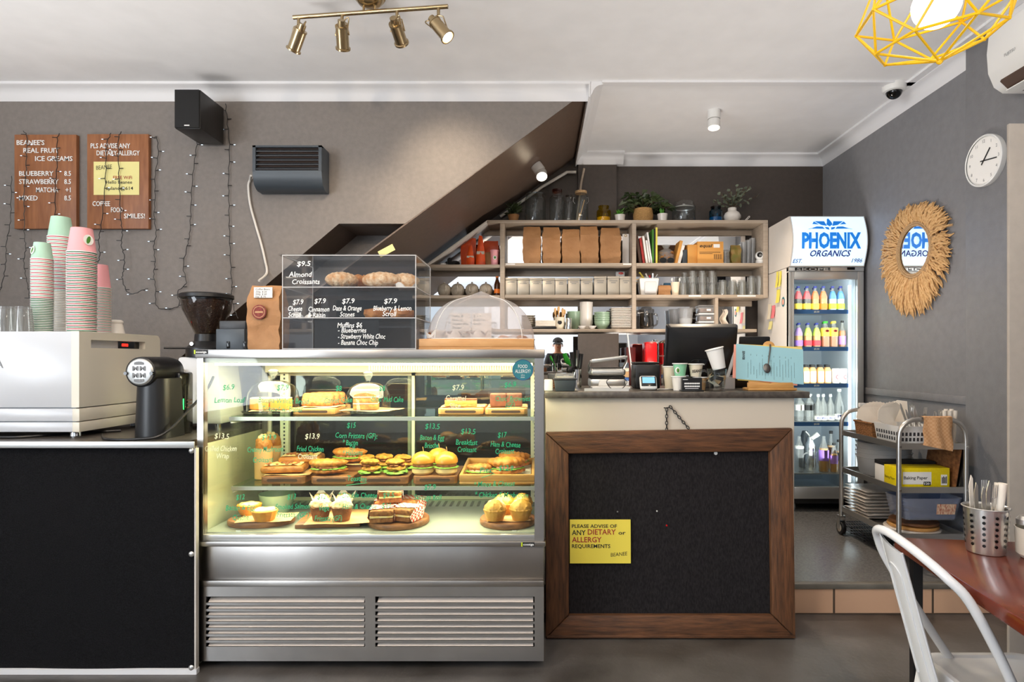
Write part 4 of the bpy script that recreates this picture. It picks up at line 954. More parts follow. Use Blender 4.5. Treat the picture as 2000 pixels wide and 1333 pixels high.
for i in range(3):
    t = slab(0.15, 0.035, 0.085, 'brown_bread', 'banana_bread_slice', ('lowest', 'middle', 'uppermost')[i] + ' of the leaning banana walnut bread slices', 'bread', (X(616, 2.9) + 0.012 * i, 2.9 + 0.032 * i, Z1 + 0.034 + 0.0 * i), 0.18, None, None, bev=0.018)
    t.rotation_euler = (radians(-52), 0, 0.2); t.location.z = Z1 + 0.036; t.location.y += 0.02 + 0.016 * i
cloche('clear glass dome over the layered carrot cake', 719, Ya, Z1, 0.104, 0.135)
paper('brown paper under the layered carrot cake', 664, 768, Ya - 0.1, 0.2, Z1 + 0.016, rotz=-0.15)
for i, (px, dy) in enumerate(((712, 0.01),)):
    t = T('carrot_cake_slice', 'thick layered carrot cake slice under the dome', 'cake', (X(716, Ya), Ya + 0.005, Z1 + 0.021), 0.12); t.scale = (0.86, 0.86, 0.92)
    for k in range(3):
        G().prism([(-0.066, -0.05), (0.066, -0.05), (0.06, 0.05), (-0.066, 0.05)], k * 0.034, k * 0.034 + 0.027, 'z').jitter(0.004, 40, k).build('sponge_layer', 'cake', t, bevel=0.003)
        G().prism([(-0.067, -0.051), (0.067, -0.051), (0.061, 0.051), (-0.067, 0.051)], k * 0.034 + 0.0275, k * 0.034 + 0.0335, 'z').build('icing_layer', 'icing', t)
paddle('serving_board', 'wooden paddle board holding caramel slices', 855, 943, 2.82, 0.28, Z1, 'bamboo'); paper('brown paper under the caramel slices', 858, 944, 2.86, 0.22, Z1 + 0.03)
for px, dy, l in ((888, 0.05, 'caramel slice on the paddle board, partly behind the other one'), (911, 0.02, 'caramel slice in front on the paddle board')):
    t = T('caramel_slice', l, 'slice', (X(px, 2.9), 2.88 + dy, Z1 + 0.034), 0.1)
    for k, (mm, z0, z1) in enumerate((('cake', 0, 0.012), ('caramel', 0.0122, 0.03), ('brownie', 0.0302, 0.037))): G().box(-0.05, 0.05, -0.03, 0.03, z0, z1).build(('base', 'caramel_layer', 'chocolate_top')[k], mm, t, bevel=0.002)
paddle('serving_board', 'wooden paddle board holding chocolate brownies', 947, 1029, 2.82, 0.28, Z1, 'bamboo'); paper('brown paper under the chocolate brownies', 950, 1028, 2.86, 0.22, Z1 + 0.03)
for px, dy, l in ((973, 0.03, 'chocolate brownie block beside the caramel board'), (1004, 0.04, 'chocolate brownie block beside the case wall')):
    slab(0.078, 0.06, 0.062, 'brownie', 'chocolate_brownie', l, 'brownie', (X(px, 2.9), 2.88 + dy, Z1 + 0.034), 0.05, None)
# --- middle shelf
def wrapr(label, px, Y, lean):
    t = T('wrap', label, 'wrap', (X(px, Y), Y, Z2 + 0.004), 0.0)
    G().lathe([(0.001, 0.0), (0.036, 0.0), (0.041, 0.1), (0.043, 0.145), (0.04, 0.146), (0.038, 0.1)], n=22).build('paper_sleeve', 'bake_paper', t)
    g = G(); g.lathe([(0.037, 0.09), (0.0395, 0.16), (0.036, 0.185), (0.02, 0.2), (0.001, 0.203)], n=20); g.jitter(0.006, 30); g.build('flatbread', 'pastry', t)
    g = G()
    for i in range(9): g.ball((random.uniform(-0.02, 0.02), random.uniform(-0.022, 0.0), 0.192 + random.uniform(0, 0.014)), 0.011, n=8, m=5)
    g.build('filling', 'egg', t); t.rotation_euler = (0, lean, 0); return t
wrapr('grilled chicken wrap in a paper sleeve, the fuller one', 513, 2.93, 0.04); wrapr('grilled chicken wrap in a paper sleeve, half hidden behind its twin', 529, 3.04, 0.06)
def croissant(name, label, L, r, loc, rz, m='pastry', grp=None, fill=None, bend=0.25, cat='croissant', flat=0.72):
    t = T(name, label, cat, loc, rz, grp); n = 34
    def body(zofs, hh, mm, nm):
        pts = []; rr = []
        for i in range(n + 1):
            u = i / n * 2 - 1; pts.append(Vector((u * L / 2, bend * L * (u * u - 0.35), 0))); s_ = (1 - abs(u) ** 2.4) ** 0.6; st = (abs(u) * 4.0) % 1.0
            rr.append(max(0.004, r * s_ * (1.04 - (0.09 if m == 'almond_crust' else 0.2) * st)))
        g = G(); g.tube(pts, rr, 14)
        for i in range(len(g.v)): g.v[i].z = g.v[i].z * hh + zofs
        g.jitter(r * 0.05, 1.2 / r * 0.5); g.build(nm, mm, t, sharp=70)
    if fill:
        body(r * 0.44, 0.36, m, 'lower_half'); body(r * 1.25, flat * 0.8, m, 'upper_half')
        g = G()
        for i in range(26):
            u = random.uniform(-0.8, 0.8); p = Vector((u * L / 2, bend * L * (u * u - 0.35) + random.choice((-1, -1, 1)) * r * 0.75 * (1 - u * u), r * 0.68)); d = random.uniform(0.6, 1.2) * 0.016
            g.ball(p, d * 1.3, d, 0.005, n=8, m=4)
        g.build('lettuce', 'lettuce', t)
        g = G()
        for i in range(16):
            u = random.uniform(-0.75, 0.75); p = Vector((u * L / 2, bend * L * (u * u - 0.35) - r * 0.62 * (1 - u * u), r * 0.82)); g.ball(p, 0.014, 0.014, 0.008, n=8, m=4)
        g.build('filling', fill, t)
    else: body(r * flat * 1.16, flat, m, 'pastry')
    return t
Yb = 2.81
paddle('serving_board', 'dark board holding cheesy mushroom toasts beside the wraps', 508, 594, Yb, 0.3, Z2, 'acacia', 0.034)
paper('brown paper under the cheesy toasts', 512, 600, Yb + 0.02, 0.26, Z2 + 0.034)
for px, y, z, rz, l in ((557, 2.92, 0.0, 0.15, 'cheesy mushroom toast in front on the dark board'), (590, 3.02, 0.028, 0.1, 'cheesy mushroom toast raised at the back of the dark board')):
    t = T('cheese_toast', l, 'toast', (X(px, y), y, Z2 + 0.04 + z), rz)
    G().cbox(0, 0, 0.017, 0.20, 0.13, 0.034).jitter(0.004, 20).build('pastry_base', 'pastry', t, bevel=0.014, seg=3)
    g = G(); g.grid(lambda u, v: ((u - 0.5) * 0.17, (v - 0.5) * 0.10, 0.0375 + 0.006 * noise.noise(Vector((u * 7, v * 5, 1)))), 14, 10); g.build('melted_cheese', 'egg', t)
    g = G()
    for i in range(16): g.ball((random.uniform(-0.075, 0.075), random.uniform(-0.045, 0.045), 0.041), random.uniform(0.006, 0.012), None, 0.004, n=8, m=4)
    g.build('mushrooms', 'filling', t)
paddle('serving_board', 'dark board holding the fried chicken croissants', 606, 688, Yb, 0.3, Z2, 'acacia', 0.034)
croissant('filled_croissant', 'fried chicken croissant with greens in front on the dark board', 0.175, 0.042, (X(640, 2.87), 2.87, Z2 + 0.036), 0.05, 'bread', None, 'filling')
croissant('filled_croissant', 'fried chicken croissant with greens raised behind another', 0.165, 0.042, (X(682, 3.0), 3.0, Z2 + 0.068), -0.1, 'bread', None, 'filling')
paper('brown paper under the raised croissant', 650, 715, 2.93, 0.13, Z2 + 0.0667)
G().cbox(0, 0, 0.016, 0.15, 0.12, 0.032).thing('serving_board', 'small wooden block raising the back croissant', 'serving board', 'acacia', (X(684, 3.01), 3.015, Z2 + 0.035) if False else (X(684, 3.0), 3.0, Z2 + 0.0345), bevel=0.004)
paddle('serving_board', 'wide board holding stacked corn fritters', 702, 797, Yb, 0.3, Z2, 'acacia', 0.034)
fr = [(724, 2.87, 0, 'front stack of corn fritters with lettuce, beside the croissants'), (773, 2.87, 0, 'front stack of corn fritters with lettuce, beside the burgers'), (716, 2.99, 0.0, 'rear stack of corn fritters over the croissant side'), (752, 3.0, 0.002, 'topmost rear stack of corn fritters'), (788, 2.99, 0, 'rear stack of corn fritters behind the burger side')]
for px, y, z, l in fr:
    t = T('fritter_stack', l, 'fritters', (X(px, y), y, Z2 + 0.0355 + z)); t.scale = (0.82, 0.82, 0.95)
    g = G()
    for i in range(16):
        a = random.random() * 6.28; g.ball((0.05 * cos(a), 0.05 * sin(a), 0.012 + random.uniform(-0.004, 0.006)), 0.024, 0.02, 0.006, n=8, m=4)
    g.build('lettuce', 'lettuce', t)
    for k, zz in enumerate((0.03, 0.062)):
        g = G(); g.ball((0.004 * (-1) ** k, 0, zz), 0.056, 0.05, 0.014, n=20, m=10); g.jitter(0.007, 45, k + px); g.build('fritter', 'fritter', t)
    g = G()
    for i in range(10): a = random.random() * 6.28; g.ball((0.04 * cos(a), 0.035 * sin(a), 0.047), 0.018, 0.014, 0.005, n=8, m=4)
    g.build('bacon', 'filling', t)
paddle('serving_board', 'dark slotted board holding the bacon and egg burgers', 806, 892, Yb, 0.28, Z2, 'acacia', 0.036)
def burger(label, px, y, z, sx=1.0):
    t = T('burger', label, 'burger', (X(px, y), y, z)); t.scale = (0.93, 0.93, 1)
    G().lathe([(0.001, 0.0), (0.042, 0.0), (0.054, 0.01), (0.055, 0.022), (0.05, 0.03), (0.001, 0.03)], n=28).build('lower_bun', 'bun_side', t)
    g = G()
    for i in range(18): a = i * 0.35 + random.random() * 0.2; g.ball((0.047 * cos(a), 0.047 * sin(a), 0.034), 0.018, 0.014, 0.004, n=8, m=4)
    g.build('lettuce', 'lettuce', t); g = G(); g.lathe([(0.001, 0.036), (0.05, 0.036), (0.053, 0.042), (0.05, 0.05), (0.001, 0.05)], n=24); g.jitter(0.006, 50); g.build('filling', 'filling', t)
    G().lathe([(0.001, 0.048), (0.05, 0.048), (0.058, 0.056), (0.058, 0.068), (0.05, 0.085), (0.034, 0.098), (0.016, 0.104), (0.001, 0.105)], n=32).build('upper_bun', 'bun', t)
    G().cyl((0.004, 0, 0.1), (0.0, -0.004, 0.128), 0.0015, n=6).build('skewer', 'wood_spoon', t)
burger('bacon and egg burger in front, beside the fritters', 826, 2.87, Z2 + 0.037); burger('bacon and egg burger in front, beside the pale wooden tray', 872, 2.87, Z2 + 0.037); burger('bacon and egg burger peeking over the front two', 857, 2.985, Z2 + 0.037)
ty = 2.80; ta, tb_ = X(897, ty), X(1044, ty); tr = T('wooden_tray', 'pale wooden tray with raised rim holding croissant sandwiches', 'tray', ((ta + tb_) / 2, ty, Z2 + 0.001))
w = (tb_ - ta) / 2
G().box(-w, w, 0, 0.34, 0.0, 0.012).build('base', 'bamboo', tr, bevel=0.004)
for a in ((-w, w, 0, 0.014), (-w, w, 0.326, 0.34), (-w, -w + 0.014, 0.0145, 0.3255), (w - 0.014, w, 0.0145, 0.3255)): G().box(a[0], a[1], a[2], a[3], 0.0125, 0.045).build('rim', 'bamboo', tr, bevel=0.004)
tr.rotation_euler = (radians(4), 0, 0)
paper('white paper lining the pale wooden tray', 915, 1036, ty + 0.03, 0.27, Z2 + 0.0265, 'wax_paper', 0.0).rotation_euler = (radians(4), 0, 0)
croissant('filled_croissant', 'ham croissant sandwich at the burger side of the pale tray', 0.13, 0.034, (X(938, 2.87), 2.885, Z2 + 0.024), 0.1, 'pastry', None, 'ham')
croissant('filled_croissant', 'large ham and cheese croissant in front in the pale tray', 0.175, 0.05, (X(990, 2.90), 2.90, Z2 + 0.026), 0.2, 'bread', None, 'ham')
croissant('filled_croissant', 'ham and cheese croissant lying behind in the pale tray', 0.155, 0.045, (X(1004, 3.03), 3.05, Z2 + 0.036), -0.2, 'bread', None, 'ham')
# --- bottom deck
def oval(label, px, y, rx, ry, m='acacia', rz=0.0): return round_board(label, X(px, y), y, ry, Z0, m, rx / ry, rz)
oval('long oval wooden board with two egg quiches', 511, 2.79, 0.148, 0.095, 'acacia', 0.12)
paper('brown paper under the two quiches', 455, 560, 2.70, 0.16, Z0 + 0.027, rotz=0.15)
def fluted(name, label, cat, px, y, z, r, h, m, crown, mc, grp=None):
    t = T(name, label, cat, (X(px, y), y, z), random.random(), grp)
    g = G(); g.lathe([(0.001, 0), (r * 0.72, 0), (r * 0.95, h * 0.7), (r, h), (r * 0.85, h + 0.004)], n=40)
    for i, p in enumerate(g.v):
        a = math.atan2(p.y, p.x); rr = sqrt(p.x ** 2 + p.y ** 2)
        if rr > r * 0.6: k = 1 + 0.03 * sin(14 * a); g.v[i] = Vector((p.x * k, p.y * k, p.z))
    g.build('crust', m, t)
    g = G(); g.lathe([(r * 0.9, h), (r * 0.8, h + crown * 0.6), (r * 0.45, h + crown), (0.001, h + crown * 1.05)], n=28); g.jitter(0.004, 40, px); g.build('topping', mc, t); return t
fluted('quiche', 'bacon and egg quiche in front on the oval board', 'quiche', 517, 2.74, Z0 + 0.029, 0.056, 0.045, 'quiche', 0.008, 'egg'); fluted('quiche', 'bacon and egg quiche behind on the oval board', 'quiche', 487, 2.85, Z0 + 0.029, 0.054, 0.045, 'quiche', 0.008, 'egg')
bw = T('bowl', 'empty sage green bowl at the back of the case floor', 'bowl', (X(541, 3.0), 3.0, Z0 + 0.001))
G().lathe([(0.001, 0.0), (0.06, 0.0), (0.063, 0.006), (0.078, 0.05), (0.084, 0.092), (0.081, 0.092), (0.074, 0.05), (0.058, 0.012), (0.001, 0.01)], n=36).build('body', 'sage', bw)
G().box(-0.142, 0.142, -0.11, 0.11, 0.0005, 0.02).thing('serving_board', 'square wooden board holding the frittata muffins', 'serving board', 'acacia', (X(650, 2.82), 2.82, Z0), 0.12, bevel=0.004)
paper('brown paper under the frittata muffins', 588, 712, 2.69, 0.26, Z0 + 0.021, rotz=0.12)
def tulip(label, px, y, z, white):
    t = T('muffin', label, 'muffin', (X(px, y), y, z))
    if white:
        g = G(); n = 24; vs = []
        for k, (r, zz) in enumerate(((0.03, 0), (0.036, 0.045), (0.05, 0.085))):
            for i in range(n): a = 2 * pi * i / n; q = 1 + (0.12 * sin(4 * a) if k == 2 else 0); vs.append((r * q * cos(a), r * q * sin(a), zz + (0.016 * sin(4 * a) if k == 2 else 0)))
        g.add(vs, [(k * n + i, k * n + (i + 1) % n, (k + 1) * n + (i + 1) % n, (k + 1) * n + i) for k in range(2) for i in range(n)]); g.add([(0.03 * cos(2 * pi * i / n), 0.03 * sin(2 * pi * i / n), 0) for i in range(n)], [tuple(range(n))]); g.build('tulip_paper', 'wax_paper', t)
        g = G(); g.lathe([(0.03, 0.04), (0.04, 0.065), (0.03, 0.085), (0.001, 0.09)], n=20); g.jitter(0.006, 40); g.build('cake_top', 'egg', t)
    else:
        G().lathe([(0.001, 0), (0.034, 0), (0.048, 0.062), (0.046, 0.064)], n=26).build('base', 'muffin', t)
        g = G(); g.lathe([(0.047, 0.06), (0.05, 0.068), (0.04, 0.082), (0.02, 0.09), (0.001, 0.092)], n=24); g.jitter(0.008, 40, px); g.build('cake_top', 'almond_crust', t)
    return t
tulip('brown topped frittata muffin, front, beside the quiches', 626, 2.77, Z0 + 0.024, 0); tulip('brown topped frittata muffin, front, beside the burger parcels', 668, 2.76, Z0 + 0.024, 0)
tulip('frittata in white tulip paper behind the brown muffins, quiche side', 628, 2.90, Z0 + 0.024, 1); tulip('frittata in yellow tulip paper behind the brown muffins, parcel side', 672, 2.90, Z0 + 0.024, 1)
round_board('round wooden board with red checked toastie parcels', X(779, 2.80), 2.80, 0.14, Z0)
def parcel(label, px, y, z, rz):
    t = T('toastie_parcel', label, 'sandwich', (X(px, y), y, z), rz, None); t.scale = (0.9, 0.9, 0.88)
    G().box(-0.058, 0.058, -0.07, 0.07, 0.004, 0.03).build('lower_bread', 'brown_bread', t, bevel=0.008); G().box(-0.056, 0.056, -0.074, 0.06, 0.0305, 0.038).jitter(0.003, 60).build('melted_cheese', 'egg', t); G().box(-0.058, 0.058, -0.07, 0.07, 0.0385, 0.066).build('upper_bread', 'brown_bread', t, bevel=0.008)
    g = G(); A = [(-0.06, 0.002), (0.06, 0.002), (0.064, 0.035), (0.06, 0.07), (-0.06, 0.07), (-0.064, 0.035)]
    n = len(A); ys = [-0.05 + 0.0, 0.05, 0.085]; vs = []
    for k, yy in enumerate(ys):
        for i, (x, zz) in enumerate(A): vs.append((x * (1.02 if k < 2 else 0.8), yy - (0.03 * ((i % 3) - 1) if k == 0 else 0), zz if k < 2 else 0.036 + (zz - 0.036) * 0.5))
    g.add(vs, [(k * n + i, k * n + (i + 1) % n, (k + 1) * n + (i + 1) % n, (k + 1) * n + i) for k in range(2) for i in range(n)] + [tuple(range(2 * n, 3 * n))]); g.build('checked_paper', 'gingham', t, sharp=50); return t
parcel('red checked toastie parcel in front, beside the muffins', 748, 2.74, Z0 + 0.027, 0.12); parcel('red checked toastie parcel in front, longer side to the pies', 795, 2.76, Z0 + 0.027, -0.35)
parcel('red checked toastie parcel on top, beside the muffins', 763, 2.85, Z0 + 0.0895, 0.2); parcel('red checked toastie parcel at the back, pie side', 803, 2.93, Z0 + 0.027, -0.3); parcel('red checked toastie parcel underneath at the back', 757, 2.91, Z0 + 0.027, 0.1)
round_board('round wooden board with golden topped pies', X(992, 2.79), 2.80, 0.13, Z0)
paper('brown paper under the golden pies', 948, 1034, 2.71, 0.2, Z0 + 0.027)
def pie(label, px, y, r=0.05):
    t = T('pie', label, 'pie', (X(px, y), y, Z0 + 0.03), 0.0)
    g = G(); g.lathe([(0.001, 0), (r * 0.75, 0), (r, 0.04), (r * 1.06, 0.048), (r, 0.054)], n=48)
    for i, p in enumerate(g.v):
        if p.z > 0.035: a = math.atan2(p.y, p.x); k = 1 + 0.035 * sin(18 * a); g.v[i] = Vector((p.x * k, p.y * k, p.z))
    g.build('crust', 'pie', t)
    g = G(); n = 40; prof = [(r * 1.0, 0.05), (r * 0.95, 0.062), (r * 0.7, 0.078), (r * 0.35, 0.088), (0.001, 0.092)]; g.lathe(prof, n=n)
    for i, p in enumerate(g.v): a = math.atan2(p.y, p.x); q = sqrt(p.x ** 2 + p.y ** 2) / r; p.z += 0.006 * q * sin(6 * a + 7 * q)
    g.build('pastry_swirl', 'pie', t); return t
pie('golden pie in front, centre of the case side', 967, 2.74); pie('golden pie in front, beside the case wall', 1017, 2.75); pie('golden pie behind, toward the parcels', 984, 2.86); pie('golden pie behind, against the case wall', 1021, 2.87, 0.045)

# ------------------------------------------------------------------ on top of the display case
ZT = 1.386
def kraft_bag(label, cx, cy, z, w, d, h, seed=0, grp=None, fold=True, name='kraft_bag', m='kraft', lean=0.0):
    t = T(name, label, 'paper bag', (cx, cy, z), 0.0, grp); g = G(); nu, nv = 24, 16
    rim = [(-w / 2, -d / 2), (-w / 6, -d / 2), (w / 6, -d / 2), (w / 2, -d / 2), (w / 2, 0), (w / 2, d / 2), (w / 6, d / 2), (-w / 6, d / 2), (-w / 2, d / 2), (-w / 2, 0)]
    vs = []; n = len(rim)
    for j in range(nv + 1):
        v = j / nv; zz = h * v; top = max(0.0, (v - 0.72) / 0.28); bot = max(0.0, 1 - v / 0.12)
        for i, (x, y) in enumerate(rim):
            side = abs(x) > w * 0.49 and abs(y) < 1e-6
            k = 1 - 0.05 * bot; yy = y * k * (1 - 0.72 * top ** 1.3); xx = x * k * (1 - (0.03 + (0.12 if side else 0.04)) * top) * (1 + 0.05 * sin(pi * v))
            p = Vector((xx + lean * zz, yy * (1 + 0.06 * sin(pi * v)), zz)); q = noise.noise_vector(p * 26 + Vector((seed * 3.1, seed, 0))) * (0.010 + 0.009 * bot); q.z *= 0.3
            if j in (0,): q.z = 0; p.z = max(p.z, 0)
            vs.append(p + q)
    for p in vs: p.z = max(p.z, 0.0005)
    g.add(vs, [(j * n + i, j * n + (i + 1) % n, (j + 1) * n + (i + 1) % n, (j + 1) * n + i) for j in range(nv) for i in range(n)] + [tuple(range(n - 1, -1, -1)), tuple(range(nv * n, nv * n + n))])
    g.build('bag', m, t, sharp=16); return t
by = 2.78; ba, bb = X(487, by), X(549, by)
t = kraft_bag('brown kraft coffee bean bag with a round red stamp and white price label', (ba + bb) / 2, by + 0.03, ZT, bb - ba, 0.1, Z(558, by) - ZT, 3, name='coffee_bean_bag')
g = G(); yl = -0.066
g.lathe([(0.0005, yl), (0.032, yl), (0.033, yl + 0.001)], c=(-0.012, 0, 0.172), n=32, axis='y'); g.build('stamp', 'stamp_red', t)
g = G(); g.lathe([(0.024, yl - 0.0007), (0.0265, yl - 0.0007)], c=(-0.012, 0, 0.172), n=30, axis='y'); g.box(-0.03, 0.006, yl - 0.0009, yl - 0.0005, 0.168, 0.175); g.build('stamp_print', 'kraft_light', t)
g = G(); g.box(-0.042, 0.042, -0.052, -0.046, 0.238, 0.286); g.m = 1
for s_, zz, w in (('Coffee Beans', 0.276, 0.066), ('250g  $ 20', 0.264, 0.05), ('500g  $ 40', 0.253, 0.05), ('1kg  $ 75', 0.242, 0.046)): g.text(s_, (-0.034, -0.0526, zz - 0.003), 0.008, w, shear=0.15)
o = g.build('price_label', ['paper_white', 'ink'], t)
# acrylic pastry display
ay0, ay1 = 2.68, 3.04; ax0, ax1 = X(552, ay0), X(812, ay0); az1 = Z(499, ay0)
ad = T('acrylic_display', 'clear acrylic three tier pastry display with white lettering', 'pastry display', ((ax0 + ax1) / 2, ay0, ZT))
def A_(g, n, m='acrylic', **k): return g.build(n, m, ad, world=True, **k)
for y in (ay0, ay1 - 0.005): A_(G().box(ax0, ax1, y, y + 0.005, ZT + 0.001, az1), 'front_panel' if y == ay0 else 'back_panel')
for x in (ax0, ax1 - 0.005): A_(G().box(x, x + 0.005, ay0 + 0.0055, ay1 - 0.0055, ZT + 0.001, az1), 'side_panel')
A_(G().box(ax0 - 0.02, ax1, ay0, ay1, az1 + 0.0005, az1 + 0.006), 'lid')
for i, py in enumerate((560, 620)): A_(G().box(ax0 + 0.006, ax1 - 0.006, ay0 + 0.006, ay1 - 0.006, Z(py, ay0) - 0.006, Z(py, ay0) - 0.001), 'shelf')
# bright polished edges of the acrylic
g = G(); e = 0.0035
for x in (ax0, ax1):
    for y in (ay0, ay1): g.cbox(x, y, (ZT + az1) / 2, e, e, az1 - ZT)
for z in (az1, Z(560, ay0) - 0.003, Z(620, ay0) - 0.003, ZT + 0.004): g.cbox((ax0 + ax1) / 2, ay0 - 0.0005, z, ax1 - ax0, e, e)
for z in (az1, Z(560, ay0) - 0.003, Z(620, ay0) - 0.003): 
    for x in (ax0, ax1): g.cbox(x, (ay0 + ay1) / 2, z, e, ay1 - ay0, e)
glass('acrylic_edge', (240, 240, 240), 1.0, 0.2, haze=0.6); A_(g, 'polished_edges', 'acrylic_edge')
A_(G().box(X(613, ay0), X(806, ay0), ay0 + 0.30, ay0 + 0.303, Z(619, ay0), Z(574, ay0)), 'black_card', 'black_matte')
A_(G().box(X(612, ay0), X(738, ay0), ay0 + 0.012, ay0 + 0.015, ZT + 0.006, Z(625, ay0)), 'black_card', 'black_matte')
LW = [('$9.5', 580, 520, 26), ('Almond', 564, 541, 44), ('Croissants', 570, 555, 54), ('$7.9', 572, 595, 20), ('Cheese', 562, 608, 28), ('Scroll', 563, 620, 24), ('$7.9', 614, 593, 22), ('Cinnamon', 602, 609, 41), ('& Raisin', 601, 620, 34), ('$7.9', 668, 593, 24), ('Date & Orange', 650, 607, 56), ('Scones', 664, 619, 28), ('$7.9', 750, 593, 25), ('Blueberry & Lemon', 729, 607, 74), ('Scroll', 747, 618, 26),
      ('Muffins $6', 659, 640, 48), ('- Blueberries', 660, 650, 55), ('- Strawberry White Choc', 660, 662, 92), ('- Banana Choc Chip', 660, 674, 78)]
for i, q in enumerate(LW):
    A_(G().text(q[0], (X(q[1], ay0), ay0 - 0.0012, Z(q[2], ay0)), 0.0215, q[3] * ay0 / F, bold=0.012, shear=0.15, jit=0.05), 'lettering', 'chalk_white')
zs = Z(560, ay0) - 0.0005; GA = 'almond croissants on the top tier'
for px, y, L, rz, l in ((668, 2.80, 0.13, 0.5, 'almond croissant at the bright lamp end of the row'), (700, 2.88, 0.15, 0.2, 'almond croissant, browner, standing behind the row'), (745, 2.80, 0.17, -0.2, 'largest almond croissant with flaked almonds, in front'), (725, 2.93, 0.14, -0.3, 'almond croissant hidden furthest back in the row'), (790, 2.84, 0.13, -0.3, 'almond croissant beside the white paper')):
    croissant('almond_croissant', l, L * 1.12, 0.047, (X(px, y), y, zs), rz, 'almond_crust' if L != 0.15 else 'pastry', GA, None, 0.15, flat=0.8)
paper('white paper under the almond croissants', 770, 811, 2.75, 0.1, zs + 0.0, 'wax_paper', 0.0, 0.02)
zs2 = Z(620, ay0) - 0.0005
for px, y, l in ((736, 2.80, 'round scroll pastry behind the Blueberry lettering'), (785, 2.80, 'round scroll pastry behind the Lemon lettering')):
    t = T('scroll_pastry', l, 'pastry', (X(px, y), y, zs2 + 0.005)); g = G(); g.lathe([(0.001, 0), (0.05, 0), (0.058, 0.015), (0.055, 0.035), (0.03, 0.042), (0.001, 0.04)], n=28); g.jitter(0.005, 30, px); g.build('pastry', 'pastry', t)
paper('white paper lying on the middle tier near Cheese lettering', 566, 612, 2.74, 0.14, zs2, 'wax_paper', 0.1, 0.02)
# netted food cover over a wooden tray of muffins
ny = 2.84; na, nb = X(818, ny - 0.12), X(1043, ny - 0.12)
tr = T('wooden_tray', 'pine tray of muffins on top of the display case', 'tray', ((na + nb) / 2, ny, ZT)); w = (nb - na) / 2; th_ = Z(662, ny - 0.12) - ZT
G().box(-w, w, -0.12, 0.22, 0.0005, 0.012).build('base', 'pine', tr)
for a in ((-w, w, -0.12, -0.106), (-w, w, 0.206, 0.22), (-w, -w + 0.014, -0.1055, 0.2055), (w - 0.014, w, -0.1055, 0.2055)): G().box(a[0], a[1], a[2], a[3], 0.0125, th_).build('rim', 'pine', tr, bevel=0.003)
nc = T('net_food_cover', 'white mesh food cover with pinched peak over the muffin tray', 'food cover', ((na + nb) / 2 + 0.005, ny, ZT + th_ + 0.001)); ph_ = Z(567, ny) - ZT - th_
def dome(u, v):
    a = 2 * pi * u; s_ = v; r = (1 - s_) ** 0.5 if s_ < 1 else 0
    r = cos(s_ * pi / 2) ** 0.62; zz = 0.86 * ph_ * sin(s_ * pi / 2) ** 1.15
    if v > 0.9: zz += (v - 0.9) / 0.1 * 0.14 * ph_; r *= 1 - (v - 0.9) * 5
    sq = (abs(cos(a)) ** 3 + abs(sin(a)) ** 3) ** (-1 / 3); k = 1 + 0.02 * sin(12 * a) * (1 - v)
    return (r * sq * k * (w * 0.97) * cos(a) , r * sq * k * 0.16 * sin(a) + 0.05, zz)
g = G(); g.grid(dome, 64, 22); g.build('net', 'net_white', nc, sharp=180)
g = G()
for a in (0.785, 2.356, 3.927, 5.498): g.tube([Vector(dome(a / (2 * pi), v / 14)) * 1.0 for v in range(14)], 0.002, 5)
g.tube([dome(u / 40, 0.0) for u in range(40)], 0.003, 5, closed=True); g.build('ribs', 'white_plastic', nc)
for i, px in enumerate((848, 868, 888, 912, 934)):
    t = T('muffin', ('paper wrapped muffin at the tray end nearest the acrylic display', 'paper wrapped muffin, second from the acrylic display', 'paper wrapped muffin at the middle of the tray front', 'paper wrapped muffin beneath the handwritten cards', 'paper wrapped muffin next to the scones')[i], 'muffin', (X(px, 2.80), 2.805 + 0.07 * (i % 2), ZT + 0.0125), i * 0.7, 'wrapped muffins under the net cover')
    g = G(); n = 20; vs = []
    for k, (r, zz) in enumerate(((0.024, 0), (0.03, 0.035), (0.042, 0.07))):
        for q in range(n): a = 2 * pi * q / n; m_ = 1 + (0.14 * sin(4 * a) if k == 2 else 0); vs.append((r * m_ * cos(a), r * m_ * sin(a), zz + (0.014 * sin(4 * a) if k == 2 else 0)))
    g.add(vs, [(k * n + q, k * n + (q + 1) % n, (k + 1) * n + (q + 1) % n, (k + 1) * n + q) for k in range(2) for q in range(n)]); g.build('paper_case', 'wax_paper', t)
    g = G(); g.lathe([(0.001, 0), (0.028, 0.002), (0.034, 0.06), (0.02, 0.075), (0.001, 0.078)], n=18); g.build('cake', 'muffin', t)
for px, l, q in ((978, 'cookie wedge beside the wrapped muffins under the net', 0.035), (1014, 'cookie wedge at the far tray end under the net', 0.04)):
    g = G(); g.prism([(-0.05, 0.0), (0.055, 0.0), (0.035, 0.05), (0.0, 0.058), (-0.03, 0.03)], -0.016, 0.016, 'y'); g.jitter(0.003, 40); g.thing('cookie_wedge', l, 'cookie', 'pastry', (X(px, 2.85), 2.86, ZT + 0.014), 0.1, 'cookies under the net cover', bevel=0.006)
for x0, x1, ll, lab in ((880, 919, ('Muffins  $6', 'Blueberries', 'Strawberry White', 'Chocolate'), 'handwritten muffin price card standing under the net'), (922, 960, ('  $ 3.9', 'Double Choc', 'Cookies'), 'handwritten cookie price card standing under the net')):
    Yc = 2.92; g = G(); g.box(X(x0, Yc), X(x1, Yc), Yc, Yc + 0.002, ZT + 0.0125, Z(612, Yc)); g.m = 1
    for i, s_ in enumerate(ll): g.text(s_, (X(x0 + 3, Yc), Yc - 0.001, Z(620 + 7.5 * i, Yc)), 0.011, 5 * Yc / F * len(s_) * 0.4, shear=0.1)
    g.thing('price_card', lab, 'card', ['paper_white', 'ink'], (X((x0 + x1) / 2, Yc), Yc, ZT + 0.0125), world=True)

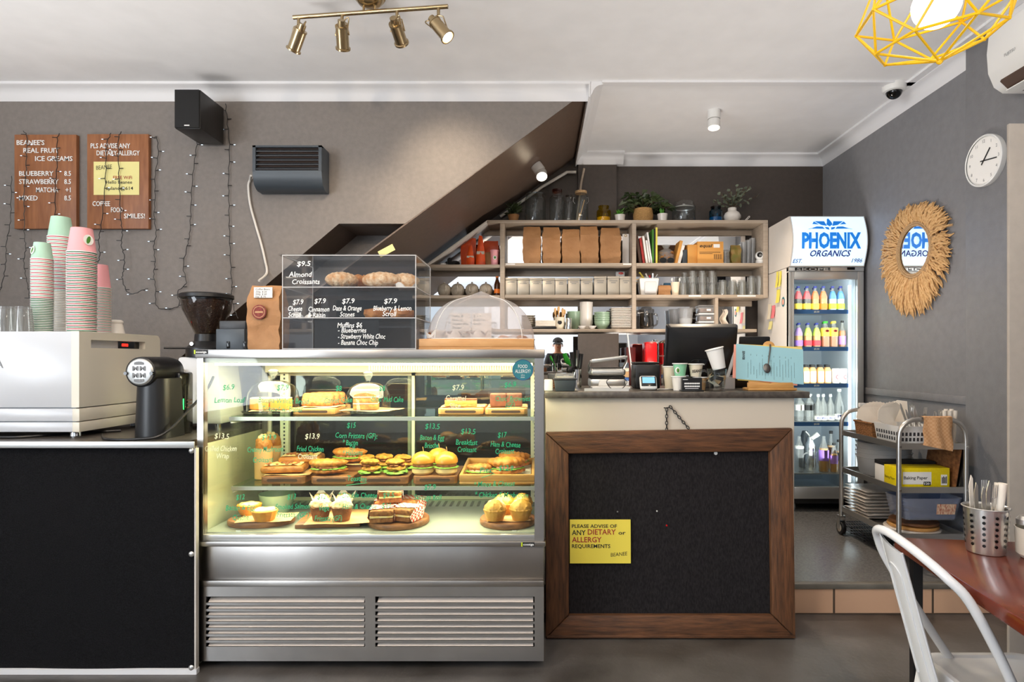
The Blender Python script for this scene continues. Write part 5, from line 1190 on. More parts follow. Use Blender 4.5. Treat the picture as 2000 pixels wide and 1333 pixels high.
# ------------------------------------------------------------------ kitchen shelf unit with a mirror at its back
YF = 5.065; YM = 5.345; S_ = F / YF
sh = T('wall_shelves', 'pale laminate open shelving along the kitchen wall with mirrored back', 'shelving', (X(1240, YF), YF, 1.55))
def sx(p): return X(p, YF)
def sz(p): return Z(p, YF)
def S(g, n, m='laminate', **k): return g.build(n, m, sh, world=True, bevel=0.0015, **k)
zA, zB, zC, zD = sz(430), sz(514), sz(576), sz(643)     # upper surfaces of the four boards
bt = 0.026
XL = -1.05; XE = sx(1500)
S(G().box(sx(951), XE, YF, YM, zA - bt, zA), 'shelf_board')
S(G().box(-0.905, sx(976), YF, YM, sz(517) - bt, sz(517)), 'shelf_board'); S(G().box(sx(986), sx(1234), YF, YM, zB - bt, zB), 'shelf_board'); S(G().box(sx(1243), XE - 0.04, YF, YM, zB - bt, zB), 'shelf_board')
S(G().box(XL, sx(976), YF, YM, sz(577) - bt, sz(577)), 'shelf_board'); S(G().box(sx(986), sx(1234), YF, YM, zC - bt, zC), 'shelf_board'); S(G().box(sx(1243), XE - 0.04, YF, YM, zC - bt, zC), 'shelf_board')
S(G().box(-0.4, sx(1478), YF, YM, zD - bt, zD), 'shelf_board')
S(G().box(sx(976.5), sx(985.5), YF - 0.001, YM, zD + 0.001, zA - bt - 0.001), 'divider'); S(G().box(sx(1234.5), sx(1242.5), YF - 0.001, YM, zD + 0.001, zA - bt - 0.001), 'divider'); S(G().box(sx(1397), sx(1403), YF - 0.001, YM, zD + 0.001, zC - bt - 0.001), 'divider')
S(G().box(XE - 0.0395, XE, YF - 0.001, YM, zC - bt, zA - bt - 0.001), 'side_panel')
for z in (zA - bt, zB - bt, zC - bt): S(G().box(XL + 0.4 if z > 2.3 else XL, XE - 0.04, YM - 0.012, YM - 0.002, z - 0.05, z - 0.001), 'back_rail')
# sloping board under the stair
a, b = Vector((sx(951), 0, zA - 0.002)), Vector((sx(832), 0, sz(517))); d = (b - a).normalized(); nn = Vector((-d.z, 0, d.x)); 
if nn.z > 0: nn = -nn
S(G().prism([(a.x, a.z), (b.x, b.z), (b.x - nn.x * -0.02, b.z + nn.z * 0.02), (a.x + nn.x * 0.02, a.z + nn.z * 0.02)], YF, YM, 'y'), 'sloped_board', 'laminate_light')
G().box(-1.0, sx(1478), YM, YM + 0.006, 1.02, zA - 0.03).build('mirror_back', 'mirror', sh, world=True)
G().box(sx(1478), sx(1481), YM - 0.004, YM + 0.006, 1.02, zC - bt - 0.001).build('mirror_trim', 'black_plastic', sh, world=True)
g = G()
for px, py in ((985, 516), (1213, 516), (1380, 577), (1460, 577)): pass
for px, z, w in ((988, zB, 18), (1217, zB, 16), (1345, zC, 24), (1440, zC, 36)): G().box(sx(px), sx(px + w), YF - 0.0022, YF - 0.001, z - 0.016, z - 0.004).build('shelf_label', 'paper_white', sh, world=True)
# ---- on the very top
def pot(label, cx, r0, r1, h, z, m, Y=5.2, grp=None, cat='plant pot', name='plant_pot'):
    t = T(name, label, cat, (X(cx, Y), Y, z), 0, grp); G().lathe([(0.001, 0), (r0, 0), (r1, h), (r1 * 0.93, h), (r1 * 0.9, h - 0.012), (0.001, h - 0.012)], n=28).build('pot', m, t); return t
def leaves(g, o, n, L, w, spread=1.0, upb=0.4, curl=0.3):
    for i in range(n):
        d = Vector((random.gauss(0, spread), random.gauss(0, spread), random.uniform(-0.2, 1) + upb)).normalized(); p = Vector(o(i)); l = L * random.uniform(0.7, 1.2); sd = d.cross(Vector((random.random(), random.random(), 0.5))).normalized() * w * l; q = Vector((0, 0, -curl * l))
        g.add([p, p + d * l * 0.45 + sd, p + d * l + q, p + d * l * 0.45 - sd], [(0, 1, 2), (0, 2, 3)])
zT = zA + 0.001
t = pot('small terracotta coloured pot with spiky dark plant at the slope end', 1003, 0.034, 0.05, 0.07, zT, 'terracotta', 5.19)
g = G(); leaves(g, lambda i: (random.gauss(0, 0.015), random.gauss(0, 0.015), 0.06 + 0.05 * random.random()), 60, 0.11, 0.12, 0.8, 0.5, 0.15); g.build('foliage', 'leaf_dark', t, sharp=10)
def jar(label, px0, px1, ptop, Y, lid, m='jar_glass', neck=0.7, nh=0.12, grp='glass jars on top of the shelving', extra=None, name='glass_jar'):
    r = (px1 - px0) * Y / F / 2; h = Z(ptop, Y) - zT; t = T(name, label, 'jar', (X((px0 + px1) / 2, Y), Y, zT), 0, grp)
    g = G(); hb = h * (1 - nh - 0.08); g.lathe([(0.001, 0.004), (r * 0.94, 0.004), (r, 0.015), (r, hb * 0.88), (r * 0.93, hb * 0.96), (r * neck, hb), (r * neck, h * 0.94)], n=32); g.lathe([(0.001, 0.006), (r * 0.9, 0.006)], n=32)
    g.build('glass_body', m, t)
    if lid == 'knob': G().lathe([(r * neck * 1.1, h * 0.9), (r * neck * 1.12, h * 0.93), (r * neck * 0.6, h * 0.955), (0.012, h * 0.965), (0.013, h), (0.001, h)], n=28).build('lid', m, t)
    elif lid: G().lathe([(r * neck * 1.02, h * 0.92), (r * neck * 1.06, h * 0.925), (r * neck * 1.06, h), (0.001, h)], n=28).build('lid', lid, t)
    return t
jar('widest clear glass jar with a knobbed lid, next to the spiky plant', 1025, 1066, 376, 5.2, 'knob', neck=0.9, nh=0.08)
jar('tall clear jar with coppery neck beside the widest jar', 1073, 1103, 371, 5.2, 'copper_glass', neck=0.62, nh=0.1)
jar('small slim clear jar between two taller jars', 1102, 1120, 382, 5.15, 'smoke_glass', neck=0.7)
t = jar('clear clip-top jar with wire clasp and a pale spatula inside', 1120, 1149, 374, 5.2, 'jute_rope', neck=0.76, nh=0.06)
g = G(); g.tube([(0.05, 0, 0.17), (0.066, 0, 0.19), (0.062, 0, 0.225), (0.05, 0, 0.22)], 0.002, 5); g.tube([(-0.05, 0, 0.17), (-0.066, 0, 0.19), (-0.062, 0, 0.225), (-0.05, 0, 0.22)], 0.002, 5); g.build('wire_clasp', 'steel_plain', t)
g = G(); g.cyl((-0.02, 0.02, 0.012), (0.03, -0.01, 0.2), 0.004, n=6); g.cyl((-0.025, 0.025, 0.012), (-0.01, 0.01, 0.09), 0.011, 0.008, n=8); g.thing('spatula', 'pale spatula standing inside the clip-top jar', 'spatula', 'wood_spoon', t.location + Vector((0, 0, 0.0)))
def band_jar(label, px0, px1, ptop, Y, liquid, gl, lid):
    t = jar(label, px0, px1, ptop, Y, lid, gl, 0.72, 0.14); r = (px1 - px0) * Y / F / 2; G().lathe([(0.001, 0.008), (r * 0.88, 0.008), (r * 0.9, 0.05), (0.001, 0.052)], n=24).build('contents', liquid, t)
mat('liq_yellow', (240, 214, 10), 0.4); mat('liq_blue', (30, 150, 190), 0.4)
band_jar('short jar with bright yellow contents', 1165, 1193, 403, 5.2, 'liq_yellow', 'yellow_glass', 'yellow_glass')
t = pot('small white pot with a green succulent beside the yellow jar', 1211, 0.036, 0.046, 0.07, zT, 'white_ceramic', 5.19); g = G(); leaves(g, lambda i: (0, 0, 0.06), 16, 0.07, 0.16, 0.45, 0.8, 0); g.build('foliage', 'leaf_green', t, sharp=10)
t = T('basket_plant', 'bushy dark green plant in a woven seagrass basket', 'plant', (X(1256, 5.2), 5.2, zT))
G().lathe([(0.001, 0), (0.07, 0), (0.082, 0.03), (0.086, 0.07), (0.078, 0.122), (0.07, 0.122), (0.072, 0.1), (0.001, 0.1)], n=36).build('basket', 'seagrass', t)
g = G()
for s_ in (-1, 1): g.tube([(0.076 * s_, 0, 0.11), (0.085 * s_, 0, 0.15), (0.075 * s_, 0, 0.155), (0.072 * s_, 0, 0.11)], 0.006, 6)
g.build('handle', 'seagrass', t)
g = G(); st = G()
for i in range(26):
    d = Vector((random.gauss(0, 0.45), random.gauss(0, 0.4), random.uniform(0.3, 1.1))).normalized(); L = random.uniform(0.14, 0.24); P = [Vector((d.x * 0.03, d.y * 0.03, 0.1)) + Vector((d.x * L * k / 4, d.y * L * k / 4, d.z * L * k / 4 - 0.06 * (k / 4) ** 2)) for k in range(5)]
    st.tube(P, 0.003, 5)
    for k in (2, 3, 4): leaves(g, lambda j: P[k] + Vector((random.gauss(0, 0.012), random.gauss(0, 0.012), 0)), 4, 0.075, 0.26, 0.8, 0.0, 0.35)
g.build('foliage', 'leaf_dark', t, sharp=10); st.build('stems', 'stem_brown', t)
t = pot('small white pot with a green succulent beside the basket plant', 1294, 0.035, 0.045, 0.073, zT, 'white_ceramic', 5.17); g = G(); leaves(g, lambda i: (0, 0, 0.06), 14, 0.06, 0.16, 0.4, 0.8, 0); g.build('foliage', 'leaf_green', t, sharp=10)
t = jar('wide glass cookie jar with embossed front and metal lid', 1313, 1358, 393, 5.2, None, neck=0.88, nh=0.1); G().lathe([(0.088, 0.128), (0.092, 0.13), (0.09, 0.138), (0.05, 0.15), (0.012, 0.154), (0.012, 0.168), (0.001, 0.17)], n=30).build('lid', 'steel_plain', t)
G().text('C', (-0.02, -0.1, 0.05), 0.045, bold=0.03).build('embossing', 'jar_glass', t)
band_jar('short jar with bright blue contents beside the white vase', 1385, 1411, 404, 5.2, 'liq_blue', 'blue_glass', 'gloss_black')
t = T('vase', 'round white vase holding grey green eucalyptus stems', 'vase', (X(1430, 5.2), 5.2, zT)); G().lathe([(0.001, 0), (0.032, 0), (0.034, 0.006), (0.05, 0.016), (0.072, 0.045), (0.073, 0.065), (0.06, 0.09), (0.036, 0.106), (0.036, 0.13), (0.032, 0.134), (0.03, 0.12), (0.001, 0.11)], n=36).build('body', 'white_ceramic', t)
e = T('eucalyptus_stems', 'bunch of grey green eucalyptus stems standing in the white vase', 'plant', (X(1430, 5.2), 5.2, zT + 0.115)); g = G(); st = G()
for i in range(17):
    d = Vector((random.gauss(0, 0.5) + 0.05, random.gauss(0, 0.35), 1)).normalized(); L = random.uniform(0.14, 0.24)
    P = [Vector((0, 0, 0)) + d * L * k / 5 + Vector((d.x * 0.03 * (k / 5) ** 2, 0, 0)) for k in range(6)]; st.tube(P, 0.002, 5)
    for k in range(2, 6):
        for s_ in (-1, 1):
            q = P[k]; r = 0.017 * (1.25 - k * 0.08); u = Vector((random.gauss(0, 1), random.gauss(0, 1), random.gauss(0, 0.6))).normalized(); v = u.orthogonal().normalized(); c = q + u * r
            g.add([c + (u * cos(2 * pi * j / 7) + v * sin(2 * pi * j / 7)) * r for j in range(7)], [tuple(range(7))])
g.build('foliage', 'leaf_grey', e); st.build('stems', 'stem_brown', e)
G().tube([(0, 0, 0.003), (0.02, 0, 0.025), (0.035, 0, 0.04), (0.04, 0, 0.032), (0.025, 0, 0.018), (0.005, 0, 0.003), (-0.06, 0.01, 0.003)], 0.0025, 6, smooth=4).thing('cable_loop', 'thin white cable loop at the fridge end of the shelf top', 'cable', 'white_cord', (X(1455, 5.1), 5.1, zT))
# ---- second row, triangular bay
Yb_ = 5.12; z2 = sz(517) + 0.001; z2m = zB + 0.001
def pouch(label, px0, px1, ptop, Y, z, m='orange_foil', band=None, lean=0.0, d=0.06, grp='orange coffee pouches'):
    w = (px1 - px0) * Y / F; h = Z(ptop, Y) - z; t = T('coffee_pouch', label, 'pouch', (X((px0 + px1) / 2, Y), Y, z), 0, grp); g = G(); n = 12; vs = []
    for k in range(9):
        v = k / 8; dd = d / 2 * (1 - v) ** 0.8 + 0.003; ww = w / 2 * (1 - 0.0 * v) * (0.92 + 0.08 * sin(pi * v))
        if lean: ww *= 1 - 0.65 * v ** 1.3
        for i in range(n): a = 2 * pi * i / n; vs.append((ww * max(-1, min(1, 1.25 * cos(a))), dd * sin(a), h * v))
    g.add(vs, [(k * n + i, k * n + (i + 1) % n, (k + 1) * n + (i + 1) % n, (k + 1) * n + i) for k in range(8) for i in range(n)] + [tuple(range(n)), tuple(range(8 * n, 9 * n))]); s0 = [p.copy() for p in g.v]; g.jitter(0.004, 30, px0)
    for p in g.v: p.z = max(p.z, 0)
    g.build('pouch', m, t)
    if band:
        ww = w / 2 * (0.75 if lean else 0.98); G().box(-ww, ww, -d * 0.36, -d * 0.33, h * 0.36, h * 0.46).build('label_band', 'stoneware', t)
    return t
pouch('large orange pouch, tallest and palest of the group, against the slope', 900, 930, 466, 5.2, z2, d=0.05); pouch('small orange pouch with grey label band in front', 910, 928, 480, 5.11, z2, band=1, lean=1); pouch('pointed orange pouch with grey label band', 929, 949, 461, 5.11, z2, band=1, lean=1); pouch('dark orange pouch lying behind the pink cup', 944, 974, 471, 5.24, z2, m='orange_foil', d=0.04)
kraft_bag('small brown paper bag beside the pink cup', X(954, 5.16), 5.17, z2, 0.06, 0.04, 0.12, 8, None)
t = T('paper_cup', 'pink paper cup with leaf badge on the triangular shelf', 'cup', (X(966, 5.11), 5.11, z2)); G().lathe([(0.001, 0), (0.028, 0), (0.036, 0.118), (0.001, 0.118)], n=28).build('cup', 'paper_pink', t); G().lathe([(0.0385, 0.114), (0.0395, 0.118), (0.038, 0.126), (0.03, 0.13), (0.001, 0.13)], n=28).build('lid', 'paper_pink', t)
g = G(); g.ball((0.004, -0.032, 0.06), 0.016, 0.003, 0.018, n=16, m=6); g.m = 1; g.ball((0.006, -0.0345, 0.06), 0.009, 0.002, 0.011, n=12, m=6); g.build('badge', ['paper_white', 'print_green'], t)
g = G(); g.ball((0, 0, 0.02), 0.055, 0.04, 0.02, n=14, m=7); g.ball((-0.03, -0.01, 0.035), 0.02, 0.02, 0.03, n=10, m=6); g.jitter(0.012, 20)
for p in g.v: p.z = max(p.z, 0)
g.thing('black_cloth', 'crumpled black cloth on the triangular shelf under the slope', 'cloth', 'black_matte', (X(886, 5.13), 5.13, z2)); G().lathe([(0.001, 0), (0.024, 0), (0.025, 0.014), (0.001, 0.016)], n=20).thing('jar_lid', 'small white lid at the thin end of the triangular shelf', 'lid', 'white_plastic', (X(866, 5.11), 5.11, z2))
# kraft bags
for i, (a, b, tp, ln) in enumerate(((1021, 1057, 442, 0.0), (1059, 1095, 443, 0.0), (1096, 1133, 447, 0.0), (1133, 1170, 441, -0.02), (1171, 1212, 444, 0.0))):
    kraft_bag(('folded brown kraft bag nearest the pouches, crisp top edge', 'second brown kraft bag from the pouches', 'shortest brown kraft bag, middle of the row of five', 'brown kraft bag leaning slightly, crumpled at its base', 'fattest crumpled brown kraft bag at the end of the row')[i], X((a + b) / 2, 5.15), 5.165, z2m, (b - a) * 4.75 / F, 0.11, Z(tp, 5.12) - z2m, i + 1, 'row of kraft bags on the shelf', lean=ln)
t = T('cupboard_tag', 'white card with brass ring beside the fattest kraft bag', 'card', (X(1222, 5.2), 5.2, z2m)); G().box(-0.028, 0.028, 0, 0.004, 0, 0.27).build('card', 'paper_white', t); G().lathe([(0.006, -0.004), (0.012, -0.004)], c=(0, 0, 0.255), n=16, axis='y').build('ring', 'brass', t)
# folders and papers leaning
fold = [(1244, 1250, 460, 'brown_dark', -8, 'brown spine leaning first against the divider'), (1251, 1256, 466, 'print_red', -8, 'rust red folder leaning near the divider'), (1257, 1262, 462, 'paper_cream', -8, 'cream paper folder among the leaning folders'), (1262, 1267, 470, 'old_wood', -8, 'brown book leaning between cream and white folders'), (1267, 1270.5, 455, 'paper_white', -8, 'white paper bundle leaning among the folders'), (1272, 1276, 450, 'print_green', 0, 'green folder standing upright beside the yellow one'), (1276, 1279, 448, 'ink', 0, 'thin black folder between green and yellow'), (1279, 1283, 446, 'sticky_yellow', 0, 'bright yellow folder standing upright, outermost')]
for a, b, tp, mm, an, l in fold:
    h = Z(tp, 5.12) - z2m; w = (b - a) * 4.4 / F; g = G(); g.box(-w / 2, w / 2, -0.03, 0.18, 0, h); g.m = 1; g.box(-w / 2 + 0.002, w / 2 - 0.002, -0.031, -0.0295, 0.004, h - 0.004); g.rot(radians(an), 'Y'); lo = min(p.z for p in g.v); g.move((0, 0, -lo))
    g.thing('folder', l, 'folder', [mm, 'paper_white' if mm in ('old_wood', 'paper_cream') else mm], (X((a + b) / 2, 5.12) + (0.013 if an else 0), 5.12, z2m), 0, 'folders leaning on the second shelf')
G().box(-0.15, 0.15, 0, 0.012, 0, 0.2).rot(radians(-4), 'X').thing('wooden_tray', 'rust brown board standing at the back behind the snack bag', 'board', 'old_wood', (X(1316, 5.3), 5.31, z2m), bevel=0.01)
t = T('snack_bag', 'clear bag of pale snacks beside the yellow folder', 'bag', (X(1301, 5.17), 5.17, z2m)); g = G()
for i in range(70): g.ball((random.uniform(-0.055, 0.055), random.uniform(-0.035, 0.035), 0.016 + random.random() * 0.085), random.uniform(0.012, 0.018), None, 0.011, n=8, m=5)
o = g.build('snacks', 'pastry', t); o['kind'] = 'stuff'
g = G(); g.lathe([(0.001, 0.0), (0.066, 0.0), (0.075, 0.05), (0.066, 0.11), (0.02, 0.14), (0.04, 0.17)], n=18, sy=0.62); g.jitter(0.006, 24, 2)
for p in g.v: p.z = max(p.z, 0)
g.build('bag', 'clear_plastic', t)
for px, mm, l in ((1319, 'carton', 'tan book leaning beside the snack bag'), (1325, 'paper_white', 'white booklet leaning beside the tan book')):
    g = G(); g.box(-0.012, 0.012, -0.02, 0.14, 0, 0.2 if mm == 'carton' else 0.16); g.rot(radians(14), 'Y'); g.move((0, 0, -min(p.z for p in g.v))); g.thing('book', l, 'book', mm, (X(px, 5.14), 5.14, z2m))
def carton(label, px0, px1, ptop, Y, z, m, d=0.12, name='carton'):
    t = T(name, label, 'box', (X((px0 + px1) / 2, Y), Y, z)); w = (px1 - px0) * Y / F; h = Z(ptop, Y) - z; G().box(-w / 2, w / 2, 0, d, 0, h).build('box', m, t, bevel=0.002); return t, w, h
carton('small dark slate box beside the orange carton', 1333, 1342, 488, 5.12, z2m, 'slate_grey')
carton('plain orange carton behind the printed sweetener box', 1343, 1361, 478, 5.12, z2m, 'carton')
t, w, h = carton('orange printed sweetener carton with black script and barcode', 1362, 1413, 472, 5.10, z2m, 'carton', 0.14); g = G(); y = -0.001
g.text('equal', (-w * 0.42, y, h * 0.74), 0.026, w * 0.46, bold=0.02, shear=0.3); 
for i in range(12): g.box(w * 0.14 + i * 0.006, w * 0.14 + i * 0.006 + 0.0015 + 0.002 * (i % 3 == 0), y, y + 0.0005, h * 0.2, h * 0.42)
g.box(-w * 0.42, w * 0.38, y, y + 0.0005, h * 0.5, h * 0.5 + 0.004); g.box(-w * 0.42, w * 0.08, y, y + 0.0005, h * 0.44, h * 0.44 + 0.003); g.build('print', 'ink', t)
G().box(w * 0.12, w * 0.36, -0.0015, 0, h * 0.72, h * 0.88).build('sticker', 'paper_white', t)
dup(bpy.data.objects['glass_tumbler'], (X(1417, 5.14), 5.14, z2m), label='clear tumbler between the sweetener carton and olive bag')
dup(bpy.data.objects['glass_tumbler'], (X(1424, 5.26), 5.26, z2m), label='clear tumbler behind the olive bag')
kraft_bag('olive green printed bag on the second shelf', X(1437, 5.14), 5.16, z2m, 0.078, 0.06, 0.165, 6, None, m='leaf_dark'); mat('olive', (120, 120, 50), 0.6, c2=(150, 110, 60), scale=20); inst([c for c in bpy.data.objects if c.name.startswith('bag')][-1], 'olive')
for k, px in enumerate((1452, 1463, 1473)):
    t = T('measuring_tube', ('tall clear plastic tube nearest the olive bag', 'tall clear plastic tube between two others', 'tall clear plastic tube beside the small white camera')[k], 'tube', (X(px, 5.2), 5.2 + 0.02 * k, z2m), 0, 'clear tubes by the shelf end'); G().lathe([(0.001, 0.002), (0.022, 0.002), (0.025, 0.2 + 0.02 * k), (0.022, 0.2 + 0.02 * k), (0.02, 0.01)], n=20).build('tube', 'clear_plastic', t)
t = T('webcam', 'small round white security webcam at the shelf end', 'camera', (X(1484, 5.11), 5.11, z2m)); G().lathe([(0.001, 0), (0.036, 0), (0.034, 0.03), (0.026, 0.036), (0.001, 0.036)], n=24).build('base', 'white_plastic', t); g = G(); g.ball((0, 0, 0.066), 0.039, n=22, m=12); g.build('head', 'white_plastic', t); g = G(); g.ball((-0.006, -0.018, 0.068), 0.026, 0.024, 0.026, n=18, m=10); g.build('face', 'gloss_black', t); g = G(); g.lathe([(0.005, -0.0435), (0.009, -0.0435)], c=(-0.01, 0, 0.066), n=16, axis='y'); g.build('lens', 'alu', t)
g = G()
for s_ in (-1, 1): g.lathe([(0.001, 0), (0.027, 0)], c=(0.032 * s_, 0, 0), n=16, axis='y', sy=0.8)
g.m = 1
for s_ in (-1, 1): g.tube([(0.032 * s_ + 0.028 * cos(2 * pi * i / 16), 0, 0.022 * sin(2 * pi * i / 16)) for i in range(16)], 0.0025, 5, closed=True); g.tube([(0.06 * s_, 0, 0.01), (0.062 * s_, 0.02, 0.012)], 0.003, 5)
g.cyl((-0.006, 0, 0.006), (0.006, 0, 0.006), 0.0025, n=6); g.rot(radians(0), 'X'); g.move((0, 0, 0.024)); g.thing('sunglasses', 'dark sunglasses lying at the second shelf edge', 'sunglasses', ['gloss_black', 'black_plastic'], (X(1303, 5.08), 5.085, z2m))
# ---- third row
z3l = sz(577) + 0.001; z3 = zC + 0.001
def teapot(label, px, Y, rz):
    t = T('teapot', label, 'teapot', (X(px, Y), Y, z3l), rz, 'stoneware teapots on the third shelf')
    G().lathe([(0.001, 0), (0.04, 0), (0.06, 0.018), (0.07, 0.05), (0.064, 0.082), (0.05, 0.098), (0.042, 0.1), (0.001, 0.098)], n=28).build('body', 'stoneware', t)
    G().lathe([(0.044, 0.1), (0.045, 0.104), (0.02, 0.113), (0.007, 0.115), (0.011, 0.126), (0.001, 0.13)], n=20).build('lid', 'stoneware', t)
    t.scale = (0.84, 0.84, 0.95); G().tube([(0.055, 0, 0.04), (0.085, 0, 0.06), (0.1, 0, 0.09)], [0.014, 0.01, 0.007], 8).build('spout', 'stoneware', t)
    G().tube([(-0.06, 0, 0.075), (-0.092, 0, 0.075), (-0.095, 0, 0.045), (-0.064, 0, 0.03)], 0.007, 8, smooth=4).build('handle', 'stoneware', t); return t
for px, rz, l in ((868, -1.3, 'stoneware teapot furthest along toward the acrylic display'), (894, -1.5, 'second stoneware teapot from the acrylic display'), (922, 1.4, 'stoneware teapot with knob lid, third in the row'), (949, 1.7, 'stoneware teapot next to the dark sauce bottle')): teapot(l, px, 5.16, rz)
def bottle(name, label, r, h, neck, m, loc, cap=None, lab=None, labz=(0.25, 0.6), grp=None, liquid=None, lm=None, cat='bottle', shoulder=0.62, capm=None):
    t = T(name, label, cat, loc, 0, grp)
    G().lathe([(0.001, 0.001), (r * 0.93, 0.001), (r, 0.008), (r, h * (shoulder - 0.08)), (r * 0.9, h * shoulder), (neck * 1.25, h * 0.8), (neck, h * 0.86), (neck, h * 0.94)], n=22).build('glass', m, t)
    if liquid: G().lathe([(0.001, 0.004), (r * 0.9, 0.004), (r * 0.92, h * (shoulder - 0.1)), (r * 0.8, h * shoulder), (0.001, h * shoulder)], n=18).build('drink', liquid, t)
    if cap: G().lathe([(neck * 1.12, h * 0.925), (neck * 1.15, h * 0.93), (neck * 1.15, h), (0.001, h)], n=16).build('cap', cap, t)
    if lab:
        o = G().lathe([(r * 1.012, h * labz[0]), (r * 1.012, h * labz[1])], n=22).build('label', lab, t)
    return t
bottle('sauce_bottle', 'dark sauce bottle with orange label beside the divider', 0.026, 0.165, 0.011, 'amber', (X(971, 5.12), 5.12, z3l), 'orange_label', 'orange_label', (0.12, 0.34))
def tea_tin(label, px0, px1, ptop, l1, w1, l2, w2):
    Y = 5.09; t = T('tea_tin', label, 'tin', (X((px0 + px1) / 2, Y), Y, z3), 0, 'silver tea tins on the third shelf'); w = (px1 - px0) * Y / F - 0.004; h = Z(ptop, Y) - z3
    G().box(-w / 2, w / 2, 0, w, 0.0, h * 0.87).build('body', 'tin_silver', t, bevel=0.004); G().box(-w / 2 - 0.0015, w / 2 + 0.0015, -0.0015, w + 0.0015, h * 0.872, h).build('lid', 'tin_silver', t, bevel=0.004)
    for s_, f in ((l1, 0.74), (l2, 0.64)):
        if s_: ww = w * (w1 if s_ == l1 else w2); G().box(-ww / 2, ww / 2, -0.0012, -0.0006, h * f, h * f + 0.005).build('print', 'mid_grey', t)
tins = [(986, 1010, 543, 'Peppermint', .6, '', 0), (1010, 1034, 543, 'ENGLISH', .5, 'BREAKFAST', .6), (1034, 1059, 543, 'EARL GREY', .7, 'LOOSE LEAF', .5), (1059, 1084, 543, 'GREEN', .4, 'SENCHA', .5), (1084, 1108, 544, 'CHAI', .3, 'SPICED', .4), (1109, 1133, 543, 'LEMONGRASS', .7, 'GINGER', .4), (1134, 1158, 543, 'CHAMOMILE', .7, 'FLOWERS', .4), (1160, 1185, 540, 'ROOIBOS', .6, 'RED BUSH', .5), (1186, 1210, 540, 'DARJEELING', .7, 'FIRST', .4), (1210, 1235, 540, 'OOLONG', .5, 'LEAF', .3)]
ords = ['first silver tea tin, beside the divider and sauce bottle', 'second silver tea tin from the sauce bottle', 'third silver tea tin from the sauce bottle', 'fourth silver tea tin from the sauce bottle', 'fifth silver tea tin, slightly lower than its neighbours', 'sixth silver tea tin from the sauce bottle', 'last of the shorter silver tea tins, seventh along', 'first of the three taller silver tea tins', 'middle one of the three taller silver tea tins', 'taller silver tea tin at the end by the divider']
# keep the tins plain: the photo's own lettering is too small to read
for i, q in enumerate(tins): tea_tin(ords[i], q[0], q[1], q[2], q[3], q[4], q[5], q[6])
t, w, h = carton('white carton with red mark standing behind the tea tins', 1203, 1220, 531, 5.26, z3, 'paper_white', 0.05); G().lathe([(0.001, -0.001), (0.022, -0.001)], c=(0.006, 0, h - 0.014), n=16, axis='y', sy=0.5).build('mark', 'red_plastic', t)
t = T('storage_tub', 'white plastic tub holding tools beside the divider', 'tub', (X(1267, 5.13), 5.16, z3)); g = G(); loft(g, [([(-0.068, -0.045), (0.068, -0.045), (0.068, 0.06), (-0.068, 0.06)], 0), ([(-0.085, -0.06), (0.085, -0.06), (0.085, 0.08), (-0.085, 0.08)], 0.145)]); g.build('body', 'white_plastic', t, bevel=0.012)
g = G(); g.cbox(0.01, -0.0595, 0.062, 0.1, 0.014, 0.1); g.build('front_pocket', 'white_gloss', t, bevel=0.01)
for i, (a, b, mm, l) in enumerate((((-0.03, 0, 0.14), (-0.075, 0, 0.2), 'sticky_yellow', 'yellow handled tool leaning out of the white tub'), ((0.0, 0.0, 0.14), (-0.02, 0, 0.19), 'paper_white', 'white handled brush standing in the white tub'), ((0.02, 0, 0.14), (0.012, 0, 0.175), 'red_plastic', 'red handled tool standing in the white tub'), ((0.04, 0, 0.14), (0.04, 0.0, 0.19), 'steel_plain', 'steel tool standing in the white tub'), ((0.06, 0.02, 0.14), (0.085, 0.02, 0.185), 'alu', 'wire hook tool standing in the white tub'))):
    L = t.location + Vector(a); G().cyl((0, 0, 0.006), Vector(b) - Vector(a), 0.005, 0.008, n=8).thing('kitchen_tool', l, 'tool', mm, L)
t, w, h = carton('blue card box standing behind the paper bag', 1297, 1317, 553, 5.25, z3, 'blue_card', 0.03)
kraft_bag('torn brown paper bag of white sachets beside the tub', X(1298, 5.12), 5.13, z3, 0.1, 0.05, 0.085, 12, None, m='kraft')
t = T('paper_cup', 'cream paper cup holding white spoons on the third shelf', 'cup', (X(1319, 5.11), 5.115, z3)); G().lathe([(0.001, 0), (0.028, 0), (0.038, 0.108), (0.036, 0.108), (0.026, 0.004), (0.001, 0.004)], n=26).build('cup', 'paper_cream', t)
for dx, l in ((-0.014, 'white spoon standing in the cream cup, leaning to the tub'), (0.018, 'white spoon standing in the cream cup, leaning to the tumblers')):
    g = G(); g.cyl((0, 0, 0), (dx * 1.4, 0, 0.115), 0.003, 0.004, n=6); g.ball((dx * 1.5, 0, 0.125), 0.008, 0.003, 0.016, n=10, m=6); g.thing('plastic_spoon', l, 'spoon', 'white_plastic', (X(1319, 5.115) + dx * 0.5, 5.115, z3 + 0.006))
